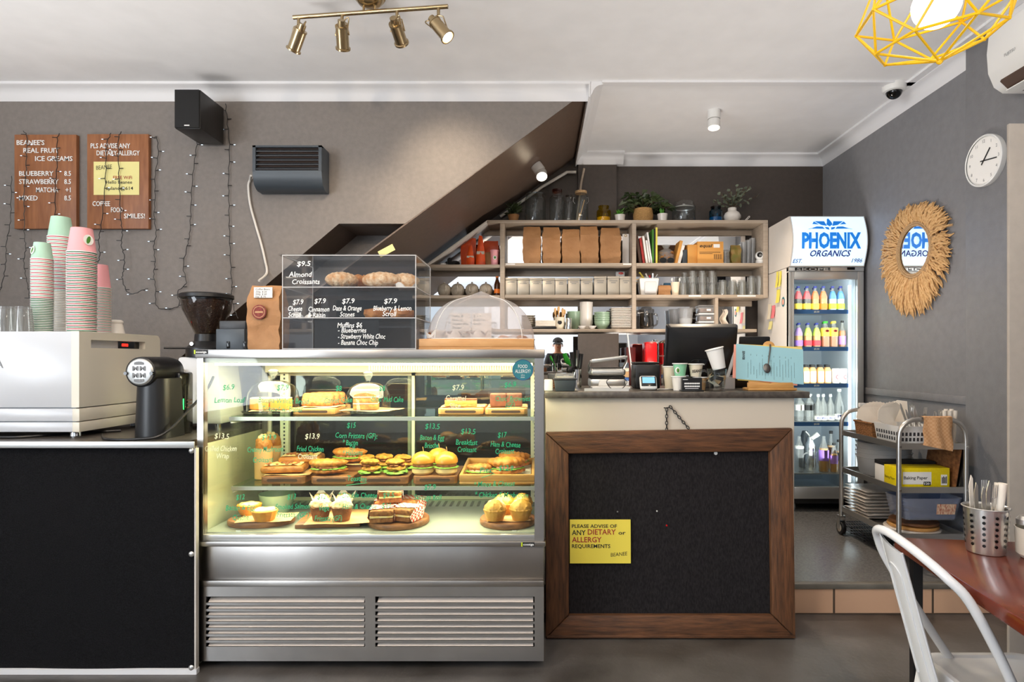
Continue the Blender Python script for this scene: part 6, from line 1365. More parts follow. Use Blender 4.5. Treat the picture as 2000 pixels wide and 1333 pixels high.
# tumblers
tum = G().lathe([(0.031, 0.125), (0.031, 0.121), (0.036, 0.05), (0.04, 0.003), (0.04, 0), (0.037, 0), (0.033, 0.05), (0.028, 0.115), (0.0005, 0.115)], n=18); tum.lathe([(0.0005, 0.125), (0.031, 0.125)], n=18)
gl = tum.thing('glass_tumbler', 'upturned clear tumbler on the third shelf', 'glass', 'tumbler_glass', (0, 0, -5), 0, 'upturned tumblers on the third shelf'); first = True
def put(px, Y, z, sc=1.0):
    global first
    o = gl if first else dup(gl, (0, 0, 0)); first = False; o.location = (X(px, Y), Y, z); o.scale = (sc, sc, sc); return o
for r_, Y in enumerate((5.11, 5.21)):
    for i, px in enumerate((1334, 1353, 1372, 1391)):
        o = put(px + 4 * r_, Y, z3, 0.82); o['label'] = 'short upturned tumbler, %s row, %s from the spoon cup' % (('front', 'rear')[r_], ('first', 'second', 'third', 'fourth')[i])
        if not (r_ == 0 and i == 0): o = put(px + 4 * r_ - 1, Y, z3 + 0.1035, 0.8); o['label'] = 'tumbler stacked on the short one, %s row, %s from the spoon cup' % (('front', 'rear')[r_], ('first', 'second', 'third', 'fourth')[i])
for r_, Y in enumerate((5.105, 5.20)):
    for i, px in enumerate((1411, 1430, 1449, 1467, 1483)):
        o = put(px + 2 * r_, Y, z3, 0.98); o.scale.z = 1.0 if i < 3 else 1.28; o['label'] = '%s upturned tumbler, %s row, %s beyond the stacked ones' % ('taller' if i > 2 else 'medium', ('front', 'rear')[r_], ('first', 'second', 'third', 'fourth', 'fifth')[i])
# ---- fourth row
z4 = zD + 0.001
def bowls(grp, px, Y, z, r, h, n, dz, m, fmt, cat='bowl', name='bowl'):
    g = G(); g.lathe([(0.001, 0), (r * 0.5, 0), (r * 0.55, 0.006), (r * 0.9, h * 0.6), (r, h), (r * 0.96, h), (r * 0.86, h * 0.62), (r * 0.5, 0.012), (0.001, 0.012)], n=26); o = g.build(name, m)
    nm = ('bottom', 'second', 'third', 'fourth', 'fifth', 'sixth', 'seventh', 'eighth', 'ninth', 'tenth', 'eleventh', 'twelfth', 'thirteenth', 'fourteenth', 'fifteenth')
    for i in range(n):
        c = o if i == 0 else o.copy()
        if i: COL.objects.link(c)
        c.location = (X(px, Y), Y, z + i * dz); tag(c, fmt % (nm[i] if i < n - 1 else 'topmost'), cat, grp)
bowls('plate stack nearest the net cover', 1032, 5.16, z4, 0.062, 0.022, 7, 0.016, 'stoneware', '%s stoneware saucer in the stack nearest the net cover', 'saucer', 'saucer')
t = T('black_tray', 'flat black tray under the folded white napkins', 'tray', (X(1063, 5.14), 5.15, z4)); G().box(-0.1, 0.1, -0.07, 0.08, 0, 0.022).build('tray', 'black_plastic', t, bevel=0.006)
t = T('napkin_stack', 'stack of white napkins on the black tray', 'napkins', (X(1065, 5.14), 5.15, z4 + 0.023)); g = G()
for i in range(6): g.box(-0.085 + 0.003 * (i % 2), 0.085, -0.06, 0.07, i * 0.0085, i * 0.0085 + 0.0078)
o = g.build('napkins', 'napkin', t, bevel=0.002)
t = T('cutlery_pot', 'cream printed pot holding wooden cutlery', 'pot', (X(1093, 5.12), 5.12, z4)); G().lathe([(0.001, 0), (0.036, 0), (0.046, 0.1), (0.043, 0.1), (0.034, 0.005), (0.001, 0.005)], n=26).build('pot', 'paper_cream', t); g = G(); g.lathe([(0.001, -0.0425), (0.018, -0.0425)], c=(0.0, 0, 0.055), n=18, axis='y'); g.build('print', 'ink', t)
for i in range(7):
    a = i * 0.9; p = Vector((0.018 * cos(a), 0.012 * sin(a), 0)); q = Vector((0.042 * cos(a), 0.02 * sin(a), 0.13 + 0.012 * (i % 3))); g = G(); g.cyl((0, 0, 0), q - p, 0.005, 0.006, n=6); g.ball(q - p + Vector((0, 0, 0.01)), 0.011, 0.004, 0.024, n=10, m=6)
    g.thing('wooden_spoon', 'pale wooden spoon standing in the cream printed pot', 'spoon', 'wood_spoon', t.location + p + Vector((0, 0, 0.006)), 0, 'wooden cutlery in the cream pot')
t = T('steel_shaker', 'shiny steel shaker between wooden cutlery and green bowls', 'shaker', (X(1111, 5.10), 5.10, z4)); G().lathe([(0.001, 0), (0.026, 0), (0.027, 0.07), (0.025, 0.075), (0.025, 0.092), (0.001, 0.096)], n=22).build('body', 'chrome', t)
bowls('sage bowls beside the steel shaker', 1121, 5.22, z4, 0.062, 0.055, 8, 0.0145, 'sage', '%s sage green bowl in the tall stack behind the shaker')
bowls('white cup tower', 1145, 5.2, z4, 0.058, 0.06, 14, 0.0135, 'white_ceramic', '%s white cup nested in the tower between green bowl stacks', 'cup', 'cup')
bowls('sage bowls beside the white plates', 1176, 5.16, z4, 0.07, 0.07, 5, 0.019, 'sage', '%s sage green bowl in the stack beside the square plates')
for px, mm, l in ((1137, 'black_matte', 'tiny white dish with dark contents in front of the cups'), (1157, 'white_ceramic', 'tiny empty white dish in front of the cups')):
    t = T('small_dish', l, 'dish', (X(px, 5.09), 5.095, z4)); G().lathe([(0.001, 0), (0.018, 0), (0.036, 0.026), (0.033, 0.026), (0.016, 0.005), (0.001, 0.005)], n=22).build('dish', 'white_ceramic', t)
    if mm != 'white_ceramic': G().lathe([(0.001, 0.024), (0.032, 0.025)], n=20).build('contents', mm, t)
g = G(); loft(g, [([(-0.07, -0.07), (0.07, -0.07), (0.07, 0.07), (-0.07, 0.07)], 0), ([(-0.098, -0.098), (0.098, -0.098), (0.098, 0.098), (-0.098, 0.098)], 0.011)]); g.box(-0.098, 0.098, -0.098, 0.098, 0.0112, 0.0125); pl = g.build('square_plate', 'white_ceramic', bevel=0.002)
for i in range(13):
    c = pl if i == 0 else pl.copy()
    if i: COL.objects.link(c)
    c.location = (X(1214, 5.17), 5.18, z4 + i * 0.0139); tag(c, ('bottom' if i == 0 else 'topmost' if i == 12 else ('second', 'third', 'fourth', 'fifth', 'sixth', 'seventh', 'eighth', 'ninth', 'tenth', 'eleventh', 'twelfth')[i - 1]) + ' white square plate in the plate stack by the divider', 'plate', 'stack of square plates')
# blender jug, clear jug, tubs, cloth
t = T('blender_jug', 'smoky clear blender jug with dark lid beside the square plates', 'blender jug', (X(1263, 5.16), 5.17, z4)); G().lathe([(0.001, 0.002), (0.056, 0.002), (0.064, 0.03), (0.056, 0.14), (0.053, 0.14), (0.06, 0.03), (0.001, 0.008)], n=26).build('jug', 'smoke_glass', t); G().lathe([(0.064, 0.14), (0.066, 0.17), (0.05, 0.175), (0.042, 0.19), (0.001, 0.19)], n=26).build('lid', 'smoke_glass', t); G().tube([(0.058, 0, 0.13), (0.088, 0, 0.125), (0.09, 0, 0.05), (0.062, 0, 0.03)], 0.008, 8, smooth=4).build('handle', 'smoke_glass', t)
for j_, (px, Y, l, fillm) in enumerate(((1339, 5.13, 'clear plastic jug half full of white powder above the monitor', 'paper_white'), (1320, 5.265, 'clear plastic jug hidden behind the powder jug', None))):
    t = T('plastic_jug', l, 'jug', (X(px, Y), Y, z4)); G().lathe([(0.001, 0.002), (0.05, 0.002), (0.064, 0.17), (0.061, 0.17), (0.048, 0.006)], n=24).build('jug', 'clear_plastic', t); G().lathe([(0.001, 0.172), (0.066, 0.171), (0.067, 0.178), (0.001, 0.18)], n=24).build('lid', 'clear_plastic', t)
    if fillm: G().lathe([(0.001, 0.008), (0.045, 0.008), (0.053, 0.09), (0.001, 0.092)], n=22).build('powder', fillm, t)
for i in range(3):
    t = T('food_container', ('bottom clear food tub with white lid, nearly hidden by the monitor', 'middle clear food tub of brown powder with white label', 'topmost clear food tub of brown powder with white label')[i], 'food container', (X(1377, 5.15), 5.16, z4 + i * 0.068), 0, 'stacked food tubs'); G().box(-0.062, 0.062, -0.06, 0.06, 0.001, 0.054).build('tub', 'clear_plastic', t, bevel=0.008); G().box(-0.052, 0.052, -0.05, 0.05, 0.006, 0.04).build('powder', ('white_plastic', 'muffin', 'muffin')[i], t, bevel=0.006); G().box(-0.067, 0.067, -0.065, 0.065, 0.0545, 0.0665).build('lid', ('white_plastic', 'white_plastic', 'clear_plastic')[i], t, bevel=0.004); G().box(0.0, 0.035, -0.0612, -0.0605, 0.018, 0.034).build('label', 'paper_white', t)
g = G(); g.grid(lambda u, v: (0.035 * (u - 0.5) * 2 * (1 - 0.4 * v) + 0.012 * sin(9 * v), -0.03 * cos(6 * u), 0.0 + 0.17 * v), 14, 16); g.thing('white_cloth', 'hanging crumpled white cloth beside the food tubs', 'cloth', 'napkin', (X(1412, 5.15), 5.15, z4))
G().box(-0.012, 0.012, 0, 0.05, 0, 0.17).rot(radians(-12), 'Y').move((0, 0, 0.006)).thing('black_board', 'narrow black board leaning beside the white cloth', 'board', 'black_plastic', (X(1424, 5.17), 5.17, z4))

# ------------------------------------------------------------------ serving counter with the framed noticeboard
YK = 2.985; ZK = 1.184
ct = T('till_counter', 'pale cream till counter standing between display case and drinks fridge', 'counter', (0.65, YK, 0))
G().box(0.04, X(1551, YK), YK, YS - 0.014, 0.0, 1.150).build('front_panel', 'cream_plastic', ct, world=True)
G().box(0.04, X(1551, YK), YS - 0.0135, 3.56, PZ + 0.004, 1.150).build('body', 'cream_plastic', ct, world=True)
w = T('till_worktop', 'brushed grey metal top of the till counter with overhanging end', 'worktop', (0.65, YK, 1.152))
G().box(0.036, X(1583, 2.95), 2.955, 3.60, 1.152, ZK).build('slab', 'steel_top', w, world=True, bevel=0.003)
# framed noticeboard leaning against the counter
fb = T('noticeboard', 'large black felt noticeboard in a weathered wooden frame leaning on the counter', 'noticeboard', (X(1307, 2.93), 2.915, 0.0))
x0, x1, h = X(1066, 2.93), X(1549, 2.93), 1.008; fw = 0.112; cxm = (x0 + x1) / 2; W = (x1 - x0) / 2
def bar_(poly, n, m): return G().prism(poly, -0.02, 0.02, 'y').build(n, m, fb, bevel=0.006, seg=2)
bar_([(-W, h - 0.02), (W, h), (W - fw, h - fw), (-W + fw, h - fw - 0.012)], 'frame_rail', 'old_wood'); bar_([(-W, 0.002), (-W + fw, fw), (W - fw, fw), (W, 0.002)], 'frame_rail', 'old_wood')
bar_([(-W, 0.004), (-W, h - 0.022), (-W + fw, h - fw - 0.014), (-W + fw, fw + 0.002)], 'frame_stile', 'old_wood_v'); bar_([(W, 0.004), (W, h - 0.002), (W - fw, h - fw - 0.002), (W - fw, fw + 0.002)], 'frame_stile', 'old_wood_v')
G().box(-W + 0.01, W - 0.01, 0.006, 0.016, 0.03, h - 0.04).build('felt', 'felt', fb)
g = G(); g.prism([(-W + 0.004, 0.006), (W - 0.004, 0.006), (W - 0.004, 0.02), (-W + 0.004, 0.02)], -0.026, -0.02, 'y'); g.build('lower_lip', 'old_wood', fb, bevel=0.002)
fb.rotation_euler = (radians(-1.9), 0, 0)
nx0, nx1, nz0, nz1 = X(1113, 2.92), X(1232, 2.92), Z(1101, 2.92), Z(1016, 2.92)
nt_ = T('allergy_notice', 'yellow notice about dietary or allergy requirements pinned on the felt', 'notice', ((nx0 + nx1) / 2, 2.905, nz0)); y = 0.0
a, b, hh = nx0 - (nx0 + nx1) / 2, nx1 - (nx0 + nx1) / 2, nz1 - nz0
G().box(a, b, 0.0, 0.0015, 0, hh).build('sheet', 'notice_yellow', nt_)
k = 2.92 / F
g = G(); y = -0.0008
def L_(g, s, px, py, cap, wpx): g.text(s, (X(px, 2.92) - (nx0 + nx1) / 2, y, Z(py, 2.92) - nz0), cap * k, wpx * k, bold=0.015)
L_(g, 'PLEASE ADVISE OF', 1117, 1032, 6.5, 88); L_(g, 'ANY', 1117, 1046, 9.5, 27); L_(g, 'or', 1208, 1045, 7, 14); L_(g, 'REQUIREMENTS', 1117, 1071, 7, 75)
g.text('BEANEE', (X(1193, 2.92) - (nx0 + nx1) / 2, y, Z(1088, 2.92) - nz0), 7 * k, 32 * k, up=(0.03, 0, 1), right=(1, 0, 0.09)); g.build('lettering', 'ink', nt_)
g = G(); L_(g, 'DIETARY', 1148, 1045, 10, 55); L_(g, 'ALLERGY', 1117, 1060, 10, 58); g.build('lettering_red', 'print_red', nt_)
nt_.rotation_euler = (radians(-1.9), 0, 0); nt_.location.y = 2.9185 + 0.017 * 0.0
for px, py, r, mm, l in ((1398, 887, 0.009, 'white_plastic', 'white round pin near the top of the black felt'), (1302, 1028, 0.004, 'red_plastic', 'small red pin in the middle of the black felt'), (1283, 1000, 0.0035, 'white_plastic', 'tiny white pin above the red pin'), (1206, 1001, 0.0035, 'alu', 'tiny pale pin just above the yellow notice')):
    zz = Z(py, 2.93); yy = 2.921 + zz * 0.0332; t = T('push_pin', l, 'pin', (X(px, yy), yy, zz)); G().lathe([(0.001, -0.005), (r * 0.8, -0.005), (r, -0.002), (r, 0.0)], n=14, axis='y').build('head', mm, t)
# chain above the board
cn = T('hanging_chain', 'short black chain hooked on the counter front above the noticeboard', 'chain', (X(1301, YK), YK, Z(797, YK)))
G().tube([(-0.01, 0, 0.0), (0.0, -0.012, 0.0), (0.012, -0.012, 0.004), (0.014, -0.012, 0.01)], 0.003, 6, smooth=3).build('hook', 'black_plastic', cn)
def link(c, d, i):
    g = G(); d = Vector(d).normalized(); s = Vector((0, 1, 0)) if i % 2 else d.cross(Vector((0, 1, 0))).normalized(); u = s
    g.tube([Vector(c) + d * (0.010 * cos(2 * pi * k / 14)) + u * (0.0055 * sin(2 * pi * k / 14)) for k in range(14)], 0.0022, 6, closed=True); return g.build('link', 'black_plastic', cn)
for i in range(7): link((0.0, -0.012, -0.008 - i * 0.0165), (0, 0, 1), i)
for i in range(9): link((0.02 + i * 0.0105, -0.012, 0.004 - i * 0.0125), (0.65, 0, -0.76), i)

# ---- things on the till counter
zk = ZK + 0.001
def kpos(px, Y): return (X(px, Y), Y, zk)
t = T('card_box', 'grey metal box with clear top of notes beside the display case', 'box', kpos(1103, 3.02)); g = G(); loft(g, [([(-0.047, -0.04), (0.047, -0.04), (0.047, 0.05), (-0.047, 0.05)], 0), ([(-0.054, -0.05), (0.054, -0.05), (0.054, 0.06), (-0.054, 0.06)], 0.055)]); g.build('body', 'slate_grey', t, bevel=0.004)
G().box(-0.058, 0.058, -0.054, 0.064, 0.0555, 0.064).build('rim', 'dark_grey', t, bevel=0.003); g = G(); loft(g, [([(-0.05, -0.045), (0.05, -0.045), (0.05, 0.055), (-0.05, 0.055)], 0.0645), ([(-0.042, -0.03), (0.042, -0.03), (0.042, 0.045), (-0.042, 0.045)], 0.088)]); g.build('clear_top', 'clear_plastic', t); G().box(-0.04, 0.04, -0.03, 0.03, 0.066, 0.072).build('notes', 'paper_cream', t)
t = T('memo_box', 'white box of paper scraps squeezed beside the display case', 'box', kpos(1071, 3.06)); G().box(-0.02, 0.022, -0.05, 0.06, 0, 0.055).build('box', 'paper_white', t, bevel=0.004)
for i in range(4):
    G().box(-0.035, 0.035, -0.06, 0.06, 0, 0.011).thing('wooden_board', ('bottom', 'second', 'third', 'top')[i] + ' small wooden board in the pile behind the grey box', 'board', 'acacia', (X(1077, 3.3) - 0.0, 3.34, zk + 0.0 + i * 0.012), 0.05 * i, 'pile of small boards on the till counter', bevel=0.002)
t = T('paper_ream', 'flat grey block of paper on the small wooden boards', 'paper pad', (X(1084, 3.34), 3.34, zk + 0.049)); G().box(-0.04, 0.045, -0.05, 0.05, 0, 0.028).build('pad', 'mid_grey', t, bevel=0.003)
t = T('utensil_pot', 'steel pot of knives and tools behind the grey box', 'pot', (X(1125, 3.34), 3.34, zk)); G().lathe([(0.001, 0), (0.03, 0), (0.032, 0.1), (0.029, 0.1), (0.028, 0.005)], n=22).build('pot', 'chrome', t)
for i, (dx, L, mm, l) in enumerate(((-0.012, 0.19, 'black_plastic', 'black handled knife standing in the steel pot'), (0.004, 0.2, 'steel_dark', 'steel handled knife standing in the steel pot'), (0.015, 0.18, 'black_plastic', 'second black handled tool in the steel pot'))):
    g = G(); g.cyl((0, 0, 0), (dx * 0.4, 0, L * 0.55), 0.003, n=6); g.cyl((dx * 0.4, 0, L * 0.55), (dx, 0, L), 0.010, 0.012, n=8); g.thing('knife', l, 'knife', mm, (X(1125, 3.34) + dx, 3.34, zk + 0.007))
g = G(); g.tube([(0.03, 0, 0.01), (0.0, 0, 0.10), (-0.03, 0, 0.15), (-0.045, 0, 0.19)], [0.003, 0.006, 0.015, 0.012], 8, smooth=4); g.thing('tongs', 'bright green handled tool leaning beside the steel pot', 'tongs', 'green_plastic', (X(1118, 3.42), 3.42, zk))
g = G(); g.ball((0, 0, 0.1), 0.02, 0.012, 0.02, n=14, m=8); g.cyl((0, 0, 0.0), (0, 0, 0.085), 0.006, n=8); g.thing('stamp', 'black round topped stamp in front of the steel pot', 'stamp', 'black_plastic', (X(1112, 3.36), 3.29, zk))
t = T('sandwich_press', 'open metal sandwich press with long handle on the till counter', 'sandwich press', (X(1184, 3.42), 3.42, zk)); w2 = 0.097
G().box(-w2, w2, -0.10, 0.09, 0.002, 0.05).build('lower_plate', 'steel_plain', t, bevel=0.012); G().box(-w2 * 0.96, w2 * 0.96, -0.09, 0.085, 0.051, 0.064).build('griddle', 'black_matte', t)
g = G(); g.box(-w2, w2, -0.10, 0.09, 0.066, 0.105); g.build('upper_plate', 'alu', t, bevel=0.014, seg=3); G().box(-w2 * 0.9, w2 * 0.9, -0.085, 0.085, 0.1055, 0.112).build('upper_cover', 'black_plastic', t, bevel=0.003)
G().tube([(w2 * 0.98, 0.06, 0.09), (w2 * 1.08, -0.05, 0.14), (w2 * 1.05, -0.11, 0.17), (-w2 * 1.02, -0.11, 0.145), (-w2 * 1.06, -0.05, 0.12), (-w2 * 0.98, 0.06, 0.085)], 0.007, 8).build('handle', 'steel_plain', t)
g = G(); g.cbox(0, -0.11, 0.1575, 0.19, 0.014, 0.02); g.rot(radians(-7), 'Y', (0, -0.11, 0.1575)); g.build('handle_grip', 'alu', t, bevel=0.005)
t = T('white_tray', 'white handled tray in front of the sandwich press', 'tray', kpos(1188, 3.18)); G().box(-0.09, 0.11, -0.05, 0.05, 0, 0.014).build('tray', 'white_plastic', t, bevel=0.005); g = G(); g.prism([(-0.05, 0.0), (0.0, 0.0), (-0.004, 0.024), (-0.012, 0.034), (-0.038, 0.034), (-0.046, 0.024)], 0.02, 0.03, 'y'); g.move((0, 0, 0.0145)); g.build('handle', 'white_plastic', t, bevel=0.003)
G().tube([(0.05 * cos(a) * (1 + 0.1 * sin(3 * a)), -0.01, 0.035 + 0.032 * sin(a)) for a in [2 * pi * i / 30 for i in range(30)]], 0.0022, 6, closed=True).thing('cable', 'thin black cable loop standing on the counter by the white tray', 'cable', 'black_plastic', kpos(1204, 3.08))
# silicone stand and clear tablet stand edge
g = G(); g.box(-0.11, 0.11, 0, 0.004, 0, 0.014); g.thing('acrylic_edge_strip', 'clear acrylic guard strip along the counter edge', 'guard', 'acrylic_edge', kpos(1185, 2.98))
t = T('receipt_printer', 'black receipt printer on the counter below the red soda maker', 'printer', kpos(1261, 3.3)); G().box(-0.066, 0.066, -0.07, 0.09, 0, 0.13).build('body', 'black_plastic', t, bevel=0.008); G().box(-0.066, 0.066, -0.06, 0.09, 0.131, 0.142).build('lid', 'black_plastic', t, bevel=0.005); G().box(-0.05, 0.05, -0.0735, -0.0705, 0.02, 0.085).build('front_flap', 'black_matte', t, bevel=0.002)
t = T('card_reader', 'white rimmed card reader showing a pale blue screen', 'card reader', kpos(1267, 3.03)); g = G(); g.box(-0.043, 0.043, -0.012, 0.012, 0.0, 0.072); g.build('shell', 'white_plastic', t, bevel=0.011, seg=3); G().box(-0.037, 0.037, -0.0135, -0.0125, 0.014, 0.066).build('bezel', 'gloss_black', t, bevel=0.0004); G().box(-0.031, 0.031, -0.0145, -0.0138, 0.03, 0.062).build('screen', 'screen_blue', t); t.rotation_euler = (radians(-22), 0, 0); t.location.z += 0.005
G().tube([(0.0, 0, 0.004), (0.03, 0.03, 0.004), (0.06, 0.02, 0.004), (0.1, 0.05, 0.004), (0.14, 0.02, 0.005)], 0.003, 6, smooth=4).thing('cable', 'white cable trailing from the card reader to the cups', 'cable', 'white_cord', kpos(1284, 3.08))
def pcup(label, px, Y, z, r, h, m, name='paper_cup', lid=None, cat='cup'):
    t = T(name, label, cat, (X(px, Y), Y, z)); G().lathe([(0.001, 0), (r * 0.72, 0), (r * 0.74, 0.006), (r * 0.97, h - 0.004), (r * 0.92, h - 0.004), (r * 0.68, 0.008), (0.001, 0.008)], n=28).build('cup', m, t); G().tube([(r * cos(2 * pi * i / 28), r * sin(2 * pi * i / 28), h - 0.003) for i in range(28)], 0.003, 6, closed=True).build('rim', 'paper_white', t); return t
t = pcup('cream branded paper cup behind the mint cup, nearest the card reader', 1308, 3.15, zk, 0.034, 0.122, 'paper_cream'); G().text('B', (0.012, -0.0335, 0.035), 0.018, bold=0.02).build('lettering', 'ink', t)
pcup('white ceramic cup carrying the mint paper cup', 1325, 3.05, zk, 0.035, 0.073, 'white_ceramic', 'white_cup')
t = pcup('mint green paper cup with leaf badge stacked on the white cup', 1328, 3.05, zk + 0.074, 0.036, 0.064, 'mint'); g = G(); g.ball((-0.018, -0.0285, 0.028), 0.013, 0.002, 0.016, n=16, m=6); g.m = 1; g.ball((-0.017, -0.031, 0.028), 0.007, 0.0015, 0.011, n=12, m=6); g.build('badge', ['paper_white', 'print_green'], t)
pcup('plain kraft paper cup behind the black loyalty card stand', 1367, 3.07, zk, 0.035, 0.068, 'kraft_light')
t = pcup('cream paper cup with black lettering beside the mint cup', 1357, 3.07, zk + 0.0695, 0.036, 0.066, 'paper_cream'); t.location.x = X(1359, 3.07)
G().cbox(0, 0, 0.034, 0.06, 0.06, 0.068).thing('cup_box', 'black box under the cream paper cup with black lettering', 'box', 'black_plastic', (X(1340, 3.12) + 0.006, 3.12, zk), bevel=0.003)
y = -0.0335; g = G(); g.text('BEANEE', (-0.026, y, 0.02), 0.014, 0.052, right=(1, 0, 0.1), bold=0.02); g.build('lettering', 'ink', t)
t = T('loyalty_stand', 'small black counter stand printed with rows of white dots', 'card stand', kpos(1351, 2.985)); G().box(-0.055, 0.055, -0.024, 0.03, 0, 0.006).build('base', 'black_plastic', t, bevel=0.002); g = G(); g.box(-0.049, 0.049, -0.006, 0.02, 0.0065, 0.066); g.build('card', 'black_plastic', t)
g = G()
for j in range(2):
    for i in range(9): g.lathe([(0.0003, -0.0066), (0.0042, -0.0066)], c=(-0.034 + i * 0.0085, 0, 0.024 + j * 0.014), n=12, axis='y')
g.box(-0.034, 0.032, -0.0066, -0.0062, 0.012, 0.0145); g.box(-0.045, -0.02, -0.0066, -0.0062, 0.056, 0.059); g.build('print', 'white_letter', t)
t = T('glass_mug', 'clear glass mug full of loyalty cards with a tilted cup on top', 'mug', kpos(1400, 3.02)); r = 0.05
G().lathe([(0.001, 0.004), (0.033, 0.004), (0.038, 0.02), (r, 0.11), (r - 0.003, 0.11), (0.035, 0.02), (0.001, 0.012)], n=30).build('glass_body', 'jar_glass', t); G().tube([(-0.046, 0, 0.095), (-0.07, 0, 0.1), (-0.085, 0, 0.075), (-0.075, 0, 0.05), (-0.041, 0, 0.04)], 0.006, 8, smooth=4).build('handle', 'jar_glass', t)
random.seed(3); g = G()
for i in range(16):
    p = Vector((random.uniform(-0.026, 0.026), random.uniform(-0.02, 0.02), random.uniform(0.045, 0.068))); s0 = len(g.v); g.m = i % 3; g.box(-0.026, 0.026, -0.0006, 0.0006, -0.013, 0.013); g.xf(Matrix.Translation(p) @ Matrix.Rotation(random.uniform(-1.2, 1.2), 4, 'Y') @ Matrix.Rotation(random.uniform(-0.7, 0.7), 4, 'X') @ Matrix.Scale(0.75, 4), s0)
g.build('loyalty_cards', ['paper_cream', 'ink', 'kraft_light'], t)
t = pcup('pale blue white paper cup tipped into the top of the glass mug', 1400, 3.02, zk + 0.104, 0.044, 0.105, 'paper_white'); t.rotation_euler = (0, radians(-14), 0); inst(t.children[0], 'paper_white'); G().box(-0.002, 0.0, -0.034, -0.033, 0.03, 0.08).build('print_line', 'mid_grey', t)
t.location.x += 0.012; t.location.z += 0.006
# till monitor seen from behind
t = T('till_monitor', 'large black till monitor seen from behind on its stand', 'monitor', kpos(1365, 3.36)); 
def rr(w, h, r, n=5, z0=0): return [(sx_ * (w - r) + r * cos(a), z0 + h / 2 + sz_ * (h / 2 - r) + r * sin(a)) for sx_, sz_, a0 in ((1, 1, 0), (-1, 1, pi / 2), (-1, -1, pi), (1, -1, 1.5 * pi)) for a in [a0 + pi / 2 * i / n for i in range(n + 1)]]
g = G(); P1 = rr(0.185, 0.27, 0.012); P2 = rr(0.196, 0.285, 0.014, z0=-0.004); P0 = rr(0.14, 0.20, 0.05, z0=0.02)
vs = [(x, -0.045, z) for x, z in P0] + [(x, -0.028, z) for x, z in P1] + [(x, 0.0, z) for x, z in P2] + [(x, 0.012, z) for x, z in P2]; n = len(P0)
g.add(vs, [(k * n + i, k * n + (i + 1) % n, (k + 1) * n + (i + 1) % n, (k + 1) * n + i) for k in range(3) for i in range(n)] + [tuple(range(n)), tuple(range(3 * n, 4 * n))])
MT = Matrix.Translation((0, 0, 0.075)) @ Matrix.Rotation(radians(14), 4, 'X'); g.xf(MT); g.build('casing', 'black_plastic', t, sharp=45)
g = G(); g.box(-0.18, 0.18, 0.0122, 0.0135, 0.01, 0.27); g.xf(MT); g.build('screen', 'gloss_black', t)
g = G(); g.prism(rr(0.07, 0.12, 0.03, z0=-0.02), -0.06, -0.0455, 'y'); g.xf(MT); g.build('mount_cover', 'gloss_black', t, bevel=0.004)
g = G(); g.text('eposnow', (-0.062, -0.0612, 0.066), 0.013, 0.075, bold=0.01); g.xf(MT); g.build('lettering', 'white_letter', t)
g = G(); loft(g, [([(-0.07, -0.06), (0.07, -0.06), (0.07, 0.06), (-0.07, 0.06)], 0), ([(-0.065, -0.055), (0.065, -0.055), (0.065, 0.05), (-0.065, 0.05)], 0.02), ([(-0.045, -0.05), (0.045, -0.05), (0.045, -0.03), (-0.045, -0.03)], 0.03), ([(-0.045, -0.075), (0.045, -0.075), (0.045, -0.055), (-0.045, -0.055)], 0.13)]); g.build('stand', 'black_plastic', t, bevel=0.004)
t = T('cash_drawer', 'dark shelf unit of cables under the till monitor', 'cash drawer', kpos(1432, 3.42)); G().box(-0.05, 0.085, -0.09, 0.09, 0, 0.05).build('drawer', 'black_plastic', t, bevel=0.004); G().box(-0.05, 0.085, -0.095, 0.09, 0.0505, 0.058).build('top', 'black_matte', t)
t = T('tablet_stand', 'black tablet on a stand behind the blue menus', 'tablet', kpos(1472, 3.46)); g = G(); g.prism(rr(0.087, 0.125, 0.008), 0, 0.012, 'y'); g.xf(Matrix.Translation((0, 0, 0.162)) @ Matrix.Rotation(radians(10), 4, 'X')); g.build('tablet', 'black_plastic', t, bevel=0.002)
g = G(); loft(g, [([(-0.06, -0.05), (0.05, -0.05), (0.05, 0.06), (-0.06, 0.06)], 0), ([(-0.06, -0.05), (0.05, -0.05), (0.05, 0.06), (-0.06, 0.06)], 0.012), ([(-0.04, -0.03), (0.03, -0.03), (0.03, 0.0), (-0.04, 0.0)], 0.02), ([(-0.04, -0.02), (0.03, -0.02), (0.03, -0.003), (-0.04, -0.003)], 0.2)]); g.build('stand', 'black_plastic', t)
g = G(); g.box(-0.003, 0.003, -0.02, 0.02, 0, 0.14); g.rot(radians(17), 'Y'); g.move((0, 0, 0.012 + 0.05)); g.box(-0.02, 0.03, -0.03, 0.03, 0, 0.061); g.thing('clear_card_holder', 'clear card holder with white edges leaning by the tablet', 'card holder', 'acrylic_edge', kpos(1421, 3.25))
